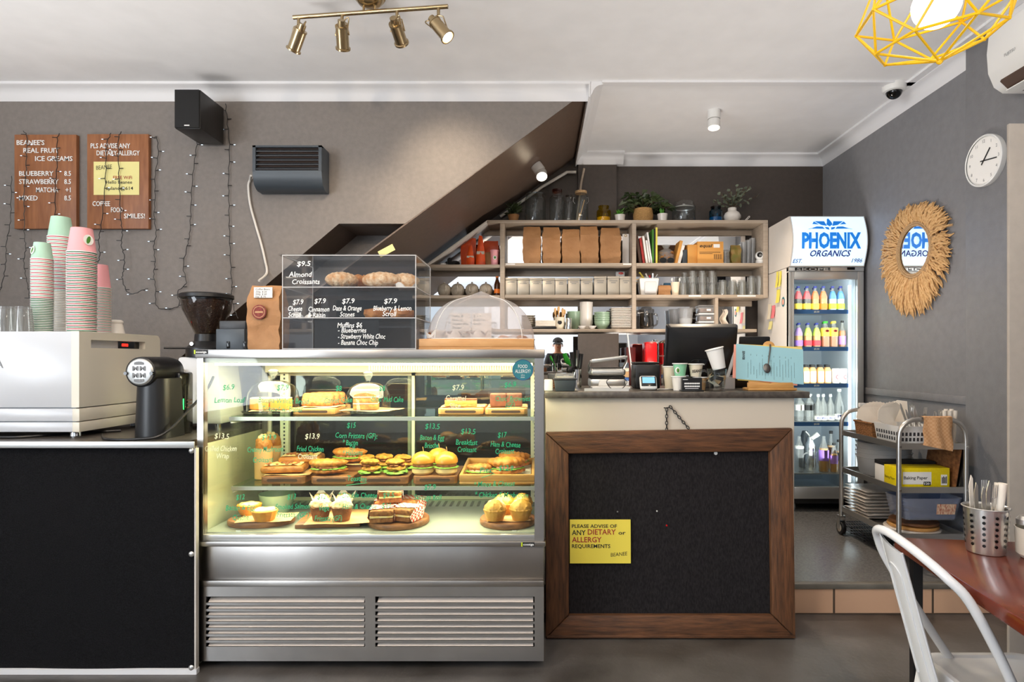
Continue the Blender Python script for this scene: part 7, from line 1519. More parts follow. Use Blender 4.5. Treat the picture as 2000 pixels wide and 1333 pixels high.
# menu stand
ym = 3.05; ms = T('menu_stand', 'wooden paddle stand holding the cafe menus at the counter end', 'menu stand', kpos(1507, ym)); km = ym / F
back = Matrix.Translation((0, 0.035, 0.012)) @ Matrix.Rotation(radians(-14), 4, 'X')
G().box(X(1460, ym) - X(1507, ym), X(1555, ym) - X(1507, ym), -0.012, 0.075, 0, 0.012).build('base', 'bamboo', ms, bevel=0.003)
ledge = [(X(1459, ym), 0.012), (X(1549, ym), 0.012), (X(1547, ym), 0.04), (X(1508, ym), 0.04), (X(1503, ym), 0.034), (X(1498, ym), 0.04), (X(1459, ym), 0.04)]
G().prism([(a - X(1507, ym), b) for a, b in ledge], -0.01, 0.0, 'y').build('front_ledge', 'bamboo', ms, bevel=0.002)
g = G(); hw = 0.125; outl = [(-0.1, 0.0), (0.11, 0.0), (0.11, 0.17), (0.06, 0.19), (0.045, 0.2)] + [(0.022 + 0.03 * cos(a), 0.222 + 0.026 * sin(a)) for a in [radians(-10 + 200 * i / 10) for i in range(11)]] + [(0.0, 0.2), (-0.02, 0.19), (-0.1, 0.17)]
g.prism(outl, 0.0, 0.012, 'y'); g.xf(back); g.build('paddle', 'bamboo', ms, bevel=0.003)
def sheet(label, mm, dx, dy, rz, w_, h_, name='menu_sheet'):
    t = T(name, label, 'menu', ms.location, 0, None); g = G(); g.box(-w_ / 2, w_ / 2, dy - 0.001, dy, 0.0, h_); g.xf(back @ Matrix.Translation((dx, 0, 0.03)) @ Matrix.Rotation(rz, 4, 'Y')); g.build('sheet', mm, t); return t
sheet('yellow menu sheet at the back of the menu stand', 'menu_yellow', 0.012, -0.001, radians(3), 0.34, 0.193); sheet('coral pink menu sheet between the yellow and blue sheets', 'menu_pink', -0.02, -0.004, radians(7), 0.33, 0.18)
t = sheet('pale blue printed menu lying sideways in front on the menu stand', 'menu_blue', 0.004, -0.007, radians(5), 0.345, 0.186); mb = back @ Matrix.Translation((0.004, 0, 0.03)) @ Matrix.Rotation(radians(5), 4, 'Y')
g = G(); yy = -0.0086
g.text('BEANEE', (-0.128, yy, 0.105), 0.012, 0.046, right=(0, 0, 1), up=(-1, 0, 0), bold=0.03); random.seed(5)
for i in range(17):
    x = -0.11 + i * 0.0148; L = random.uniform(0.045, 0.1)
    g.text(''.join(random.choice('nmoaueirst') for _ in range(14)), (x, yy, 0.012 + (0.018 if i % 3 else 0)), 0.0035, L, right=(0, 0, 1), up=(-1, 0, 0))
    if i % 2: g.text('18.5', (x, yy, 0.13), 0.0035, 0.008, right=(0, 0, 1), up=(-1, 0, 0))
g.xf(mb); g.build('print', 'ink', t)
sp = T('hanging_spoon', 'metal spoon hung over the pale blue menu', 'spoon', ms.location); g = G(); g.tube([(0.026, -0.003, 0.228), (0.02, -0.012, 0.2), (0.008, -0.015, 0.15), (0.0, -0.016, 0.115)], [0.004, 0.0035, 0.003, 0.003], 8, smooth=4); g.ball((-0.008, -0.019, 0.098), 0.019, 0.005, 0.025, n=18, m=10); g.tube([(0.026, -0.003, 0.228), (0.027, 0.006, 0.232), (0.026, 0.016, 0.226)], 0.0025, 6); g.xf(back); g.build('spoon', 'steel_dark', sp)

# ------------------------------------------------------------------ back bench under the shelves
bb_ = T('back_bench', 'dark kitchen bench along the wall under the shelves', 'bench', (0.85, 4.85, PZ)); G().box(-0.5, 1.86, 4.86, 5.30, PZ + 0.001, 1.02).build('body', 'dark_grey', bb_, world=True); G().box(-0.5, 1.88, 4.84, 5.33, 1.0205, 1.06).build('top', 'steel_top', bb_, world=True)
zb_ = 1.061; yb_ = 5.05
def bx(p): return X(p, yb_)
G().box(bx(1128), bx(1207), 5.0, 5.02, zb_, Z(652, 5.0)).thing('dark_board', 'tall dark brown board standing on the back bench behind the sandwich press', 'board', 'shaded_wall_and_board', (0, 0, 0), bevel=0.003)
for i, (mm, z0, z1) in enumerate((('slate_grey', 0, 0.06), ('white_plastic', 0.061, 0.10), ('strip_blue', 0.101, 0.128), ('kraft_light', 0.129, 0.175), ('paper_cream', 0.176, 0.205), ('slate_grey', 0.206, 0.25))):
    G().box(bx(1208), bx(1226), 4.98, 5.1, zb_ + z0, zb_ + z1).thing('tray', ('slate tray at the bottom of the tray pile beside the dark board', 'white tray in the pile beside the dark board', 'bright blue tray in the pile beside the dark board', 'tan tray in the pile beside the dark board', 'cream tray in the pile beside the dark board', 'slate tray on top of the pile beside the dark board')[i], 'tray', mm, bevel=0.003)
t = T('soda_maker', 'bright red soda maker with clear bottle behind the receipt printer', 'soda maker', (bx(1267), 4.97, zb_)); 
G().box(-0.055, 0.06, 0.0, 0.12, 0, 0.03).build('base', 'red_plastic', t, bevel=0.01); G().box(-0.06, 0.06, 0.05, 0.15, 0.031, 0.23).build('column', 'red_dark', t, bevel=0.02); G().box(-0.05, 0.05, -0.04, 0.12, 0.231, 0.42).build('head', 'red_plastic', t, bevel=0.018, seg=3)
G().box(-0.02, 0.02, -0.0415, -0.04, 0.25, 0.258).build('brand_plate', 'paper_white', t); G().lathe([(0.001, 0.035), (0.03, 0.035), (0.033, 0.12), (0.016, 0.18), (0.014, 0.225)], c=(0, 0.01, 0), n=22).build('bottle', 'jar_glass', t)
t.scale = (1, 1, 1.0)
t = T('dark_red_box', 'dark red box between tray pile and soda maker', 'box', (bx(1236), 5.15, zb_)); G().box(-0.04, 0.04, 0, 0.1, 0, 0.38).build('box', 'red_dark', t, bevel=0.004)
t = T('hot_water_urn', 'stainless steel hot water urn partly behind the till monitor', 'urn', (bx(1310), 5.0, zb_)); G().lathe([(0.001, 0), (0.11, 0), (0.112, 0.40), (0.114, 0.41), (0.1, 0.425), (0.03, 0.45), (0.03, 0.46), (0.001, 0.462)], n=36).build('drum', 'chrome', t); G().lathe([(0.1135, 0.30), (0.116, 0.305), (0.1135, 0.31)], n=36).build('band', 'steel_plain', t)
G().tube([(bx(1222), 4.95, 1.55), (bx(1226), 4.95, 1.4), (bx(1232), 4.95, 1.2), (bx(1238), 4.95, 1.07)], 0.006, 6, smooth=4).thing('steam_hose', 'pale hose hanging from the shelf beside the soda maker', 'hose', 'white_cord')
for (px, pz, w_, h_, mm, l) in ((1055, 1.40, 0.12, 0.09, 'grey_photo', ''),): pass

# ------------------------------------------------------------------ drinks fridge
YG = 4.664; SG = F / YG; fx0, fx1 = X(1541, YG), X(1687, YG); yb = 5.33
fr = T('drinks_fridge', 'tall glass door drinks fridge with lit blue lettered sign on top', 'fridge', ((fx0 + fx1) / 2, YG, PZ))
def Fp(g, n, m, **k): return g.build(n, m, fr, world=True, **k)
def gz(p): return Z(p, YG)
ztop, zs, zh, zb = gz(423), gz(521), gz(531), gz(975)
fx1 = min(fx1, XR - 0.02)
# cabinet walls (open front)
Fp(G().box(fx0, fx0 + 0.035, YG + 0.012, yb, zb, zs - 0.004), 'side_wall', 'fridge_white', bevel=0.003); Fp(G().box(fx1 - 0.035, fx1, YG + 0.012, yb, zb, zs - 0.004), 'side_wall', 'fridge_white')
Fp(G().box(fx0 + 0.0355, fx1 - 0.0355, yb - 0.05, yb, zb, zs - 0.004), 'back_wall', 'fridge_inner'); Fp(G().box(fx0 + 0.0355, fx1 - 0.0355, YG + 0.05, yb - 0.0505, zb, zb + 0.03), 'floor_panel', 'fridge_inner'); Fp(G().box(fx0 + 0.0355, fx1 - 0.0355, YG + 0.05, yb - 0.0505, zs - 0.06, zs - 0.004), 'roof_panel', 'fridge_inner')
Fp(G().box(fx0 + 0.0355, fx0 + 0.038, YG + 0.05, yb - 0.0505, zb + 0.03, zs - 0.061), 'liner', 'fridge_inner'); Fp(G().box(fx1 - 0.038, fx1 - 0.0355, YG + 0.05, yb - 0.0505, zb + 0.03, zs - 0.061), 'liner', 'fridge_inner')
# header: bulging lit sign with white cheeks
prof = [(yb - 0.02, zs), (YG - 0.005, zs)] + [(YG - 0.005 - 0.055 * sin(pi * i / 10), zs + (ztop - zs) * i / 10) for i in range(1, 10)] + [(YG - 0.005, ztop), (yb - 0.02, ztop)]
Fp(G().prism(prof, fx0, fx1, 'x'), 'header_box', 'fridge_white', sharp=30)
def sy(z): return YG - 0.0065 - 0.055 * sin(pi * max(0, min(1, (z - zs) / (ztop - zs))))
g = G(); g.grid(lambda u, v: (fx0 + 0.012 + u * (fx1 - fx0 - 0.02), sy(zs + 0.008 + v * (ztop - zs - 0.014)) - 0.0005, zs + 0.008 + v * (ztop - zs - 0.014)), 2, 24); Fp(g, 'lit_panel', 'sign_lit')
def sign_text(g, s, px, py, cap, wpx, **k):
    n0 = len(g.v); g.text(s, (X(px, YG), 0, gz(py)), cap / SG, wpx / SG, **k)
    for i in range(n0, len(g.v)): p = g.v[i]; p.y = sy(p.z) - 0.011
g = G(); sign_text(g, 'PHOENIX', 1559, 487, 28, 114, bold=0.045); Fp(g, 'lettering', 'sign_blue')
g = G(); sign_text(g, 'ORGANICS', 1575, 503, 11, 78, bold=0.02, shear=0.18); sign_text(g, 'EST.', 1545, 515, 7, 18, shear=0.18, bold=0.01); sign_text(g, '1986', 1659, 514, 7, 20, shear=0.18, bold=0.01); Fp(g, 'lettering_navy', 'sign_navy')
g = G()
def fpoly(pts): g.add([(X(a, YG), sy(gz(b)) - 0.004, gz(b)) for a, b in pts], [tuple(range(len(pts)))])
for s_ in (1, -1):
    q = lambda a: 1615 + s_ * a
    fpoly([(q(9), 434), (q(28), 434), (q(16), 442), (q(5), 444)]); fpoly([(q(29), 434.5), (q(33), 440), (q(20), 441)]); fpoly([(q(10), 450), (q(38), 449.5), (q(25), 445), (q(14), 445.5)]); fpoly([(q(39), 450.5), (q(30), 447), (q(44), 451)])
fpoly([(1612, 430), (1615, 428), (1617, 431), (1620, 436), (1621, 441), (1615, 445), (1609, 441), (1611, 436)]); fpoly([(1605, 446), (1613, 447), (1613, 452), (1607, 450)]); fpoly([(1617, 447), (1626, 446), (1623, 450), (1617, 452)]); Fp(g, 'emblem', 'sign_blue')
Fp(G().box(fx0, fx1, YG - 0.004, YG + 0.05, zh + 0.002, zs - 0.0035), 'control_strip', 'alu', bevel=0.003)
g = G(); g.box(X(1552, YG), X(1621, YG), YG - 0.0055, YG - 0.0042, gz(529), gz(523)); g.m = 1; g.text('SKOPE', (X(1555, YG), YG - 0.0062, gz(528.5)), 4.4 / SG, 62 / SG, bold=0.02); Fp(g, 'brand_plate', ['gloss_black', 'alu'])
Fp(G().box(X(1654, YG), X(1669, YG), YG - 0.006, YG - 0.0042, gz(527.5), gz(522.5)), 'display', 'gloss_black')
# door: frame and pane
dx0, dx1 = X(1548, YG), fx1; dr = T('door', '', '') if False else None
fwz = 0.045
g = G(); g.box(dx0, dx0 + 0.012, YG - 0.002, YG + 0.04, zb, zh); g.box(dx1 - 0.048, dx1, YG - 0.002, YG + 0.04, zb, zh); g.box(dx0 + 0.0125, dx1 - 0.0485, YG - 0.002, YG + 0.04, gz(546), zh); g.box(dx0 + 0.0125, dx1 - 0.0485, YG - 0.002, YG + 0.04, zb, gz(952))
door = Fp(g, 'door_frame', 'alu', bevel=0.003)
def sub(g, n, m): o = g.build(n, m, door); o.location = -Vector(fr.location); return o
sub(G().box(dx0 + 0.013, dx1 - 0.049, YG + 0.012, YG + 0.018, gz(952), gz(546)), 'pane', 'pane')
Fp(G().box(fx0, dx0 - 0.001, YG, YG + 0.045, zb, zh), 'hinge_post', 'alu', bevel=0.002)
Fp(G().box(fx0 + 0.01, fx1 - 0.01, YG + 0.02, yb - 0.05, PZ + 0.06, zb - 0.001), 'plinth', 'black_matte')
for x in (fx0 + 0.06, fx1 - 0.06):
    for y_ in (YG + 0.08, yb - 0.1): Fp(G().cyl((x - 0.012, y_, PZ + 0.03), (x + 0.012, y_, PZ + 0.03), 0.03, n=16), 'castor', 'mid_grey')
# light strip and shelves
lx = X(1659, YG + 0.06); Fp(G().box(lx - 0.008, lx + 0.008, YG + 0.052, YG + 0.066, gz(945), gz(556)), 'light_strip', 'fridge_led')
lamp('fridge_light', 'AREA', ((fx0 + fx1) / 2 - 0.02, YG + 0.075, 1.4), 5, (0.86, 0.94, 1.0), (radians(-90), 0, 0), fr, shape='RECTANGLE', size=0.40, size_y=1.7)
bpy.data.objects['fridge_light'].location = Vector((0.0, 0.09, 1.25)); bpy.data.objects['fridge_light'].rotation_euler = (radians(90), 0, 0)
fz = [Z(p, 4.73) for p in (606, 678.5, 750, 825)] + [Z(925, 4.73)]
for i, z in enumerate(fz):
    o = Fp(G().box(fx0 + 0.04, fx1 - 0.075, 4.73, 5.2, z - 0.008, z), 'shelf', 'alu'); 
    if i < 4:
        q = G().box(fx0 + 0.04, fx1 - 0.075, 4.722, 4.7295, z - 0.03, z + 0.002).build('price_rail', 'strip_blue', o); q.location = -Vector(fr.location)
        g = G(); g.text('$5.50' if i < 3 else '$4.00', (0, 4.7212, z - 0.02), 0.012, 0.042, bold=0.03); g.move((X(1590, 4.72), 0, 0)); q = g.build('price', 'white_letter', o); q.location = -Vector(fr.location)
    else:
        g = G()
# drinks, front row and a second row behind
def drink(label, px, Y, z, r, h, neck, top, lab, liq, capm='sign_navy', name='drink_bottle', grp=None, shoulder=0.62, lz=(0.06, 0.28)):
    t = bottle(name, label, r, h, neck, 'tumbler_glass', (X(px, Y), Y, z + 0.001), capm, lab, lz, grp, liq, shoulder=shoulder)
    if top: G().lathe([(r * 0.98, h * 0.47), (r * 0.93, h * 0.56), (r * 0.6, h * 0.74), (neck * 1.2, h * 0.8)], n=20).build('upper_label', top, t)
    return t
mat('dk_red', (232, 60, 70), 0.45); mat('dk_orange', (246, 128, 40), 0.45); mat('dk_blue', (40, 140, 220), 0.45); mat('dk_yellow', (246, 208, 70), 0.45); mat('dk_lime', (196, 220, 60), 0.45); mat('dk_violet', (176, 130, 210), 0.45); mat('cola', (40, 20, 18), 0.2); mat('amber_drink', (206, 150, 70), 0.2); mat('clear_drink', (206, 222, 232), 0.2); mat('juice', (222, 170, 110), 0.3); mat('tea', (190, 110, 50), 0.2)
Yd = 4.79
row1 = [(1559, 'dk_red', 'dk_yellow', 'cola', 'red topped cola bottle'), (1576, 'dk_red', 'dk_yellow', 'cola', 'second red topped cola bottle'), (1592, 'dk_orange', 'dk_yellow', 'amber_drink', 'orange topped bottle'), (1608, 'dk_orange', 'dk_orange', 'amber_drink', 'second orange topped bottle'), (1626, 'dk_blue', 'dk_lime', 'clear_drink', 'blue topped bottle'), (1641.5, 'dk_blue', 'dk_lime', 'clear_drink', 'second blue topped bottle')]
for px, tp, lb, lq, l in row1:
    for k, Y in enumerate((Yd, Yd + 0.11)): drink(l + (' at the front of the top fridge shelf' if k == 0 else ' in the second row of the top fridge shelf'), px - 2 * k, Y, fz[0], 0.031, 0.192, 0.011, tp, lb, lq)
row2 = [(1560, 'dk_violet', 'purple', 'amber_drink', 'violet labelled bottle'), (1578, 'dk_lime', 'dk_red', 'amber_drink', 'lime labelled bottle with red circle'), (1595, 'dk_lime', 'dk_red', 'amber_drink', 'second lime labelled bottle with red circle')]
for px, tp, lb, lq, l in row2:
    for k, Y in enumerate((Yd, Yd + 0.11)): drink(l + (' at the front of the second fridge shelf' if k == 0 else ' in the rear row of the second fridge shelf'), px - 2 * k, Y, fz[1], 0.031, 0.192, 0.011, tp, lb, lq)
for px, cm, lb, l in ((1612, 'green_plastic', 'dk_yellow', 'iced tea bottle with green cap and yellow label'), (1628, 'dk_yellow', 'dk_yellow', 'iced tea bottle with yellow cap and yellow label')):
    for k, Y in enumerate((Yd, Yd + 0.11)):
        t = bottle('iced_tea_bottle', l + (' at the front' if k == 0 else ' standing behind its twin'), 0.033, 0.205, 0.016, 'tumbler_glass', (X(px - 2 * k, Y), Y, fz[1] + 0.001), cm, lb, (0.42, 0.74), None, 'tea', shoulder=0.72)
        if k == 0: g = G(); g.ball((0, -0.0335, 0.128), 0.017, 0.003, 0.011, n=16, m=6); g.build('emblem', 'print_red', t)
drink('slim kombucha bottle with lilac label at the light strip', 1645, Yd, fz[1], 0.027, 0.21, 0.010, None, 'dk_violet', 'tea', 'ink', lz=(0.1, 0.42))
for i, px in enumerate((1574, 1587, 1602, 1616)):
    for k, Y in enumerate((Yd, Yd + 0.09)):
        t = T('juice_bottle', ('first', 'second', 'third', 'fourth')[i] + (' peach juice bottle from the menus, front row' if k == 0 else ' peach juice bottle from the menus, rear row'), 'bottle', (X(px - 2 * k, Y), Y, fz[2] + 0.001)); G().lathe([(0.001, 0), (0.026, 0), (0.028, 0.006), (0.028, 0.105), (0.018, 0.125), (0.016, 0.13)], n=20).build('bottle', 'juice', t); G().lathe([(0.019, 0.128), (0.019, 0.148), (0.001, 0.149)], n=18).build('cap', 'ink', t); G().lathe([(0.0284, 0.01), (0.0284, 0.095)], n=14, a0=-pi / 2 - 0.9, a1=-pi / 2 + 0.9).build('label', 'paper_white', t)
for i, px in enumerate((1632, 1647)):
    t = T('drink_can', ('white can with red crescent beside the juice bottles', 'white can with red crescent at the light strip')[i], 'can', (X(px, Yd), Yd, fz[2] + 0.001)); G().lathe([(0.001, 0), (0.024, 0), (0.03, 0.008), (0.03, 0.108), (0.025, 0.118), (0.001, 0.116)], n=24).build('can', 'paper_white', t); g = G(); g.tube([Vector((0.010 * cos(a) + 0.002, -0.0305, 0.05 + 0.014 * sin(a))) for a in [0.9 + 0.35 * i_ for i_ in range(14)]], 0.003, 5); g.build('crescent', 'dk_red', t)
for i, px in enumerate((1561, 1580)):
    for k, Y in enumerate((Yd, Yd + 0.12)): bottle('water_bottle', ('clear water bottle by the door edge', 'clear water bottle second from the door edge')[i] + (', front row' if k == 0 else ', back row'), 0.036, 0.21, 0.014, 'tumbler_glass', (X(px + 2 * k, Y), Y, fz[3] + 0.001), 'white_plastic', 'paper_white' if i == 0 else 'ink', (0.42, 0.62), None, None, shoulder=0.74)
for i, px in enumerate((1598, 1608, 1622)):
    for k, Y in enumerate((Yd, Yd + 0.11)):
        t = bottle('soda_bottle', ('first', 'second', 'third')[i] + ' clear white labelled soda bottle, %s row' % ('front', 'back')[k], 0.03, 0.21, 0.010, 'tumbler_glass', (X(px, Y), Y, fz[3] + 0.001), 'white_plastic', 'paper_white', (0.06, 0.2), None, None)
        if k == 0: G().text('PHO', (-0.022, -0.0308, 0.02), 0.013, 0.044, bold=0.03).build('lettering', 'sign_navy', t)
t = bottle('large_soda_bottle', 'largest clear white labelled bottle, beside the light strip', 0.037, 0.255, 0.013, 'tumbler_glass', (X(1639, Yd), Yd, fz[3] + 0.001), 'white_plastic', 'paper_white', (0.07, 0.22), None, None, shoulder=0.55); G().text('PH', (-0.03, -0.038, 0.03), 0.024, 0.05, bold=0.03).build('lettering', 'sign_navy', t)
bottle('carafe_bottle', 'empty clear bottle with white band on the lowest fridge shelf', 0.034, 0.30, 0.013, 'tumbler_glass', (X(1561, Yd), Yd, fz[4] + 0.001), None, 'paper_white', (0.62, 0.68), None, None, shoulder=0.66)
t = T('cream_siphon', 'silver cream siphon with white nozzle on the lowest fridge shelf', 'siphon', (X(1583, Yd + 0.11), Yd + 0.11, fz[4] + 0.001)); G().lathe([(0.001, 0), (0.036, 0), (0.04, 0.02), (0.04, 0.2), (0.024, 0.235), (0.02, 0.26), (0.001, 0.26)], n=26).build('body', 'chrome', t); G().cyl((0.0, -0.02, 0.25), (0.05, -0.03, 0.29), 0.016, 0.02, n=12).build('nozzle', 'white_plastic', t); G().tube([(0, 0, 0.255), (-0.03, -0.02, 0.29), (-0.05, -0.02, 0.31)], 0.007, 8).build('lever', 'alu', t)
t = T('glass_jug', 'round bellied clear glass jug on the lowest fridge shelf', 'jug', (X(1586, Yd - 0.02), Yd - 0.02, fz[4] + 0.001)); G().lathe([(0.001, 0.002), (0.04, 0.002), (0.05, 0.02), (0.054, 0.05), (0.044, 0.09), (0.03, 0.12), (0.032, 0.15), (0.04, 0.165)], n=28).build('jug', 'tumbler_glass', t); G().tube([(-0.034, 0, 0.155), (-0.064, 0, 0.14), (-0.068, 0, 0.1), (-0.048, 0, 0.06)], 0.006, 8, smooth=4).build('handle', 'tumbler_glass', t)
for px, r, h, dy, lb, l in ((1609, 0.038, 0.30, 0, 'purple', 'big opened kombucha bottle with lilac label'), (1629, 0.029, 0.23, -0.02, 'dk_violet', 'smaller kombucha bottle with lilac and orange label'), (1623, 0.033, 0.31, 0.12, 'amber', 'tall dark bottle behind the kombucha bottles'), (1638, 0.029, 0.24, 0.1, 'ink', 'dark capped bottle behind the smaller kombucha')):
    bottle('kombucha_bottle', l + ' on the lowest fridge shelf', r, h, 0.012, 'tumbler_glass', (X(px, Yd + dy), Yd + dy, fz[4] + 0.001), 'ink' if 'opened' not in l else None, lb, (0.3, 0.58), None, 'amber_drink')
t = T('spray_gun', 'dark hose reel gear at the back of the lowest fridge shelf', 'gear', (X(1572, 5.0), 5.0, fz[4] + 0.001)); G().lathe([(0.001, 0), (0.045, 0), (0.05, 0.2), (0.02, 0.3), (0.001, 0.3)], n=20).build('bottle', 'slate_grey', t)
# notes stuck on the side of the fridge
xs_ = fx0 - 0.0015
for (px0, py0, px1, py1, Yp, mm, l) in ((1512, 566, 1519, 592, 4.86, 'sticky_yellow', 'yellow sticky note on the fridge side, beside the badge'), (1513, 531, 1517, 562, 4.88, 'sticky_yellow', 'narrow yellow sticky note highest on the fridge side'), (1519, 530, 1524, 560, 4.82, 'sticky_yellow', 'second narrow yellow note high on the fridge side, nearer the door'), (1500, 597, 1509, 622, 4.96, 'sticky_pink', 'pink sticky note on the fridge side'), (1488, 594, 1498, 624, 5.04, 'paper_cream', 'curled cream note on the fridge side behind the pink one'), (1487, 628, 1496, 644, 5.02, 'note_yellow', 'pale yellow note low on the fridge side')):
    zz0, zz1 = Z(py1, Yp), Z(py0, Yp); dy = 0.07 if px1 - px0 > 6 else 0.045
    g = G(); g.grid(lambda u, v: (-0.002 - 0.012 * (1 - v) ** 2, (u - 0.5) * dy, v * (zz1 - zz0)), 4, 6); g.thing('sticky_note', l, 'note', mm, (xs_, Yp, zz0), 0, None)
g = G(); g.lathe([(0.001, 0), (0.03, 0), (0.03, -0.001), (0.001, -0.001)], n=22, axis='x', sy=1.3); g.m = 1; g.lathe([(0.001, -0.0014), (0.02, -0.0014)], n=20, axis='x', sy=1.2); g.thing('round_sticker', 'round teal and coral sticker on the fridge side', 'sticker', ['teal', 'menu_pink'], (xs_, 4.77, Z(590, 4.77)))

# ------------------------------------------------------------------ stainless trolley on the platform
tx0, tx1, ty0, ty1 = 2.045, 2.425, 3.42, 4.07
tr = T('service_trolley', 'three tier stainless trolley on castors standing by the side wall', 'trolley', ((tx0 + tx1) / 2, (ty0 + ty1) / 2, PZ))
def Tp(g, n, m, **k): return g.build(n, m, tr, world=True, **k)
for y in (ty0, ty1):
    P = [Vector((tx0, y, 0.29)), Vector((tx0, y, 0.6)), Vector((tx0, y, 0.88))] + [Vector((tx0 + 0.1 - 0.1 * cos(a), y, 0.90 + 0.10 * sin(a))) for a in [pi * i / 12 for i in range(1, 7)]]
    Q = [Vector((tx0 + tx1 - p.x, p.y, p.z)) for p in reversed(P)]
    Tp(G().tube(P + Q, 0.0135, 10), 'end_frame', 'steel_plain')
tz = (0.857, 0.61, 0.345)
for z in tz:
    g = G(); g.box(tx0 + 0.014, tx1 - 0.014, ty0, ty1, z - 0.022, z - 0.018)
    for a in ((tx0 + 0.0135, tx1 - 0.0135, ty0 - 0.004, ty0 + 0.004), (tx0 + 0.0135, tx1 - 0.0135, ty1 - 0.004, ty1 + 0.004)): g.box(a[0], a[1], a[2], a[3], z - 0.026, z + 0.008)
    for x in (tx0 - 0.002, tx1 - 0.004): g.box(x, x + 0.006, ty0 + 0.012, ty1 - 0.012, z - 0.026, z + 0.008)
    Tp(g, 'tray', 'steel_plain')
    for x in (tx0, tx1): Tp(G().cyl((x, ty0 - 0.014, z - 0.01), (x, ty0 - 0.018, z - 0.01), 0.006, n=10), 'bolt', 'chrome')
for x in (tx0, tx1):
    for y in (ty0, ty1):
        o = Tp(G().cyl((x - 0.013, y, 0.208), (x + 0.013, y, 0.208), 0.047, n=22), 'castor', 'black_plastic', bevel=0.004); L = -Vector(tr.location)
        G().cyl((x - 0.0145, y, 0.208), (x + 0.0145, y, 0.208), 0.028, n=18).build('hub', 'cream_plastic', o).location = L
        g = G(); g.box(x - 0.02, x - 0.0165, y - 0.018, y + 0.018, 0.2, 0.285); g.box(x + 0.0165, x + 0.02, y - 0.018, y + 0.018, 0.2, 0.285); g.box(x - 0.02, x + 0.02, y - 0.02, y + 0.02, 0.28, 0.29); g.build('fork', 'steel_plain', o).location = L
t0, t1, t2 = [z - 0.017 for z in tz]
def basket(name, label, cx, cy, z, w, d, h, m, slots=None):
    t = T(name, label, 'basket', (cx, cy, z)); q = lambda k: [(-w * k, -d * k), (w * k, -d * k), (w * k, d * k), (-w * k, d * k)]
    g = G(); n = 4; secs = [(q(0.88), 0), (q(1.0), h), (q(0.96), h), (q(0.85), 0.006)]
    vs = [(p[0], p[1], zz) for poly, zz in secs for p in poly]; g.add(vs, [(k * 4 + i, k * 4 + (i + 1) % 4, (k + 1) * 4 + (i + 1) % 4, (k + 1) * 4 + i) for k in range(3) for i in range(4)] + [(0, 1, 2, 3), (12, 13, 14, 15)])
    if slots:
        g.m = 1
        for i in range(9):
            for zz in (0.25, 0.52): f = -0.85 + 1.7 * i / 8; k = 0.88 + 0.12 * (zz + 0.08); g.box(w * k * f * 0.97 - 0.006, w * k * f * 0.97 + 0.006, -d * k - 0.002, -d * k + 0.001, h * zz, h * (zz + 0.17)); g.box(-w * k - 0.002, -w * k + 0.001, d * k * f * 0.97 - 0.006, d * k * f * 0.97 + 0.006, h * zz, h * (zz + 0.17))
    else: g.tube([(w * sx_, d * sy_, h) for sx_, sy_ in ((-1, -1), (1, -1), (1, 1), (-1, 1))], 0.007, 6, closed=True)
    g.build('basket', [m, 'dark_grey'], t, bevel=0.0 if slots else 0.0); return t
basket('wicker_basket', 'brown wicker basket of white napkins on the trolley top', 2.16, 3.855, t0, 0.085, 0.105, 0.10, 'wicker')
basket('plastic_basket', 'white slotted plastic basket of cutlery on the trolley top', 2.19, 3.60, t0, 0.115, 0.13, 0.115, 'white_plastic', 1)
def fan(label, cx, cy, z, n, rz, lean):
    t = T('napkins', label, 'napkins', (cx, cy, z), rz)
    for i in range(n):
        g = G(); g.prism([(-0.022, 0.0), (0.022, 0.0), (0.05, 0.13), (0.0, 0.15), (-0.05, 0.125)], -0.001, 0.001, 'y'); g.rot(radians(-48 + i * 8), 'Y'); g.rot(radians(lean * 0.25 + 3 * i), 'X'); g.move((0, i * 0.006 - 0.02, 0.022)); g.build('napkin', 'napkin', t)
fan('fan of folded white napkins leaning in the wicker basket', 2.17, 3.86, t0 + 0.06, 9, -0.2, -62); fan('fan of folded white napkins standing in the white basket', 2.14, 3.64, t0 + 0.075, 8, 0.3, -50); fan('low pile of napkins between the baskets and cutlery', 2.28, 3.75, t0 + 0.08, 5, -0.5, -70)
random.seed(11)
def cutlery(kind, label, p, q, grp):
    p = Vector(p); d = Vector(q) - p; g = G(); L = d.length; u = d.normalized(); s = u.cross(Vector((0.2, -1, 0.1))).normalized(); nrm = s.cross(u)
    if kind == 'fork':
        g.tube([(0, 0, 0), d * 0.62], 0.0028, 6); b = d * 0.62
        g.add([b + s * 0.003, b - s * 0.003, b + u * 0.02 - s * 0.011, b + u * 0.036 - s * 0.011, b + u * 0.036 + s * 0.011, b + u * 0.02 + s * 0.011], [(0, 1, 2, 3, 4, 5)])
        for k in range(4): o = b + u * 0.034 + s * (-0.0095 + k * 0.0063); g.cyl(o, o + u * 0.042, 0.0016, 0.001, n=5)
    else:
        b = d * 0.45; w = 0.0095
        g.tube([(0, 0, 0), b], 0.004, 6); pts = [b - s * 0.004, b - s * w, b + u * L * 0.4 - s * w, b + u * L * 0.55, b + u * L * 0.5 + s * 0.006, b + s * 0.004]
        g.add([x + nrm * 0.001 for x in pts] + [x - nrm * 0.001 for x in pts], [tuple(range(6)), tuple(range(11, 5, -1))] + [(i, (i + 1) % 6, (i + 1) % 6 + 6, i + 6) for i in range(6)])
    return g.thing(kind, label, kind, {'wooden_knife': 'napkin'}.get(kind, 'steel_plain'), p, 0, grp)
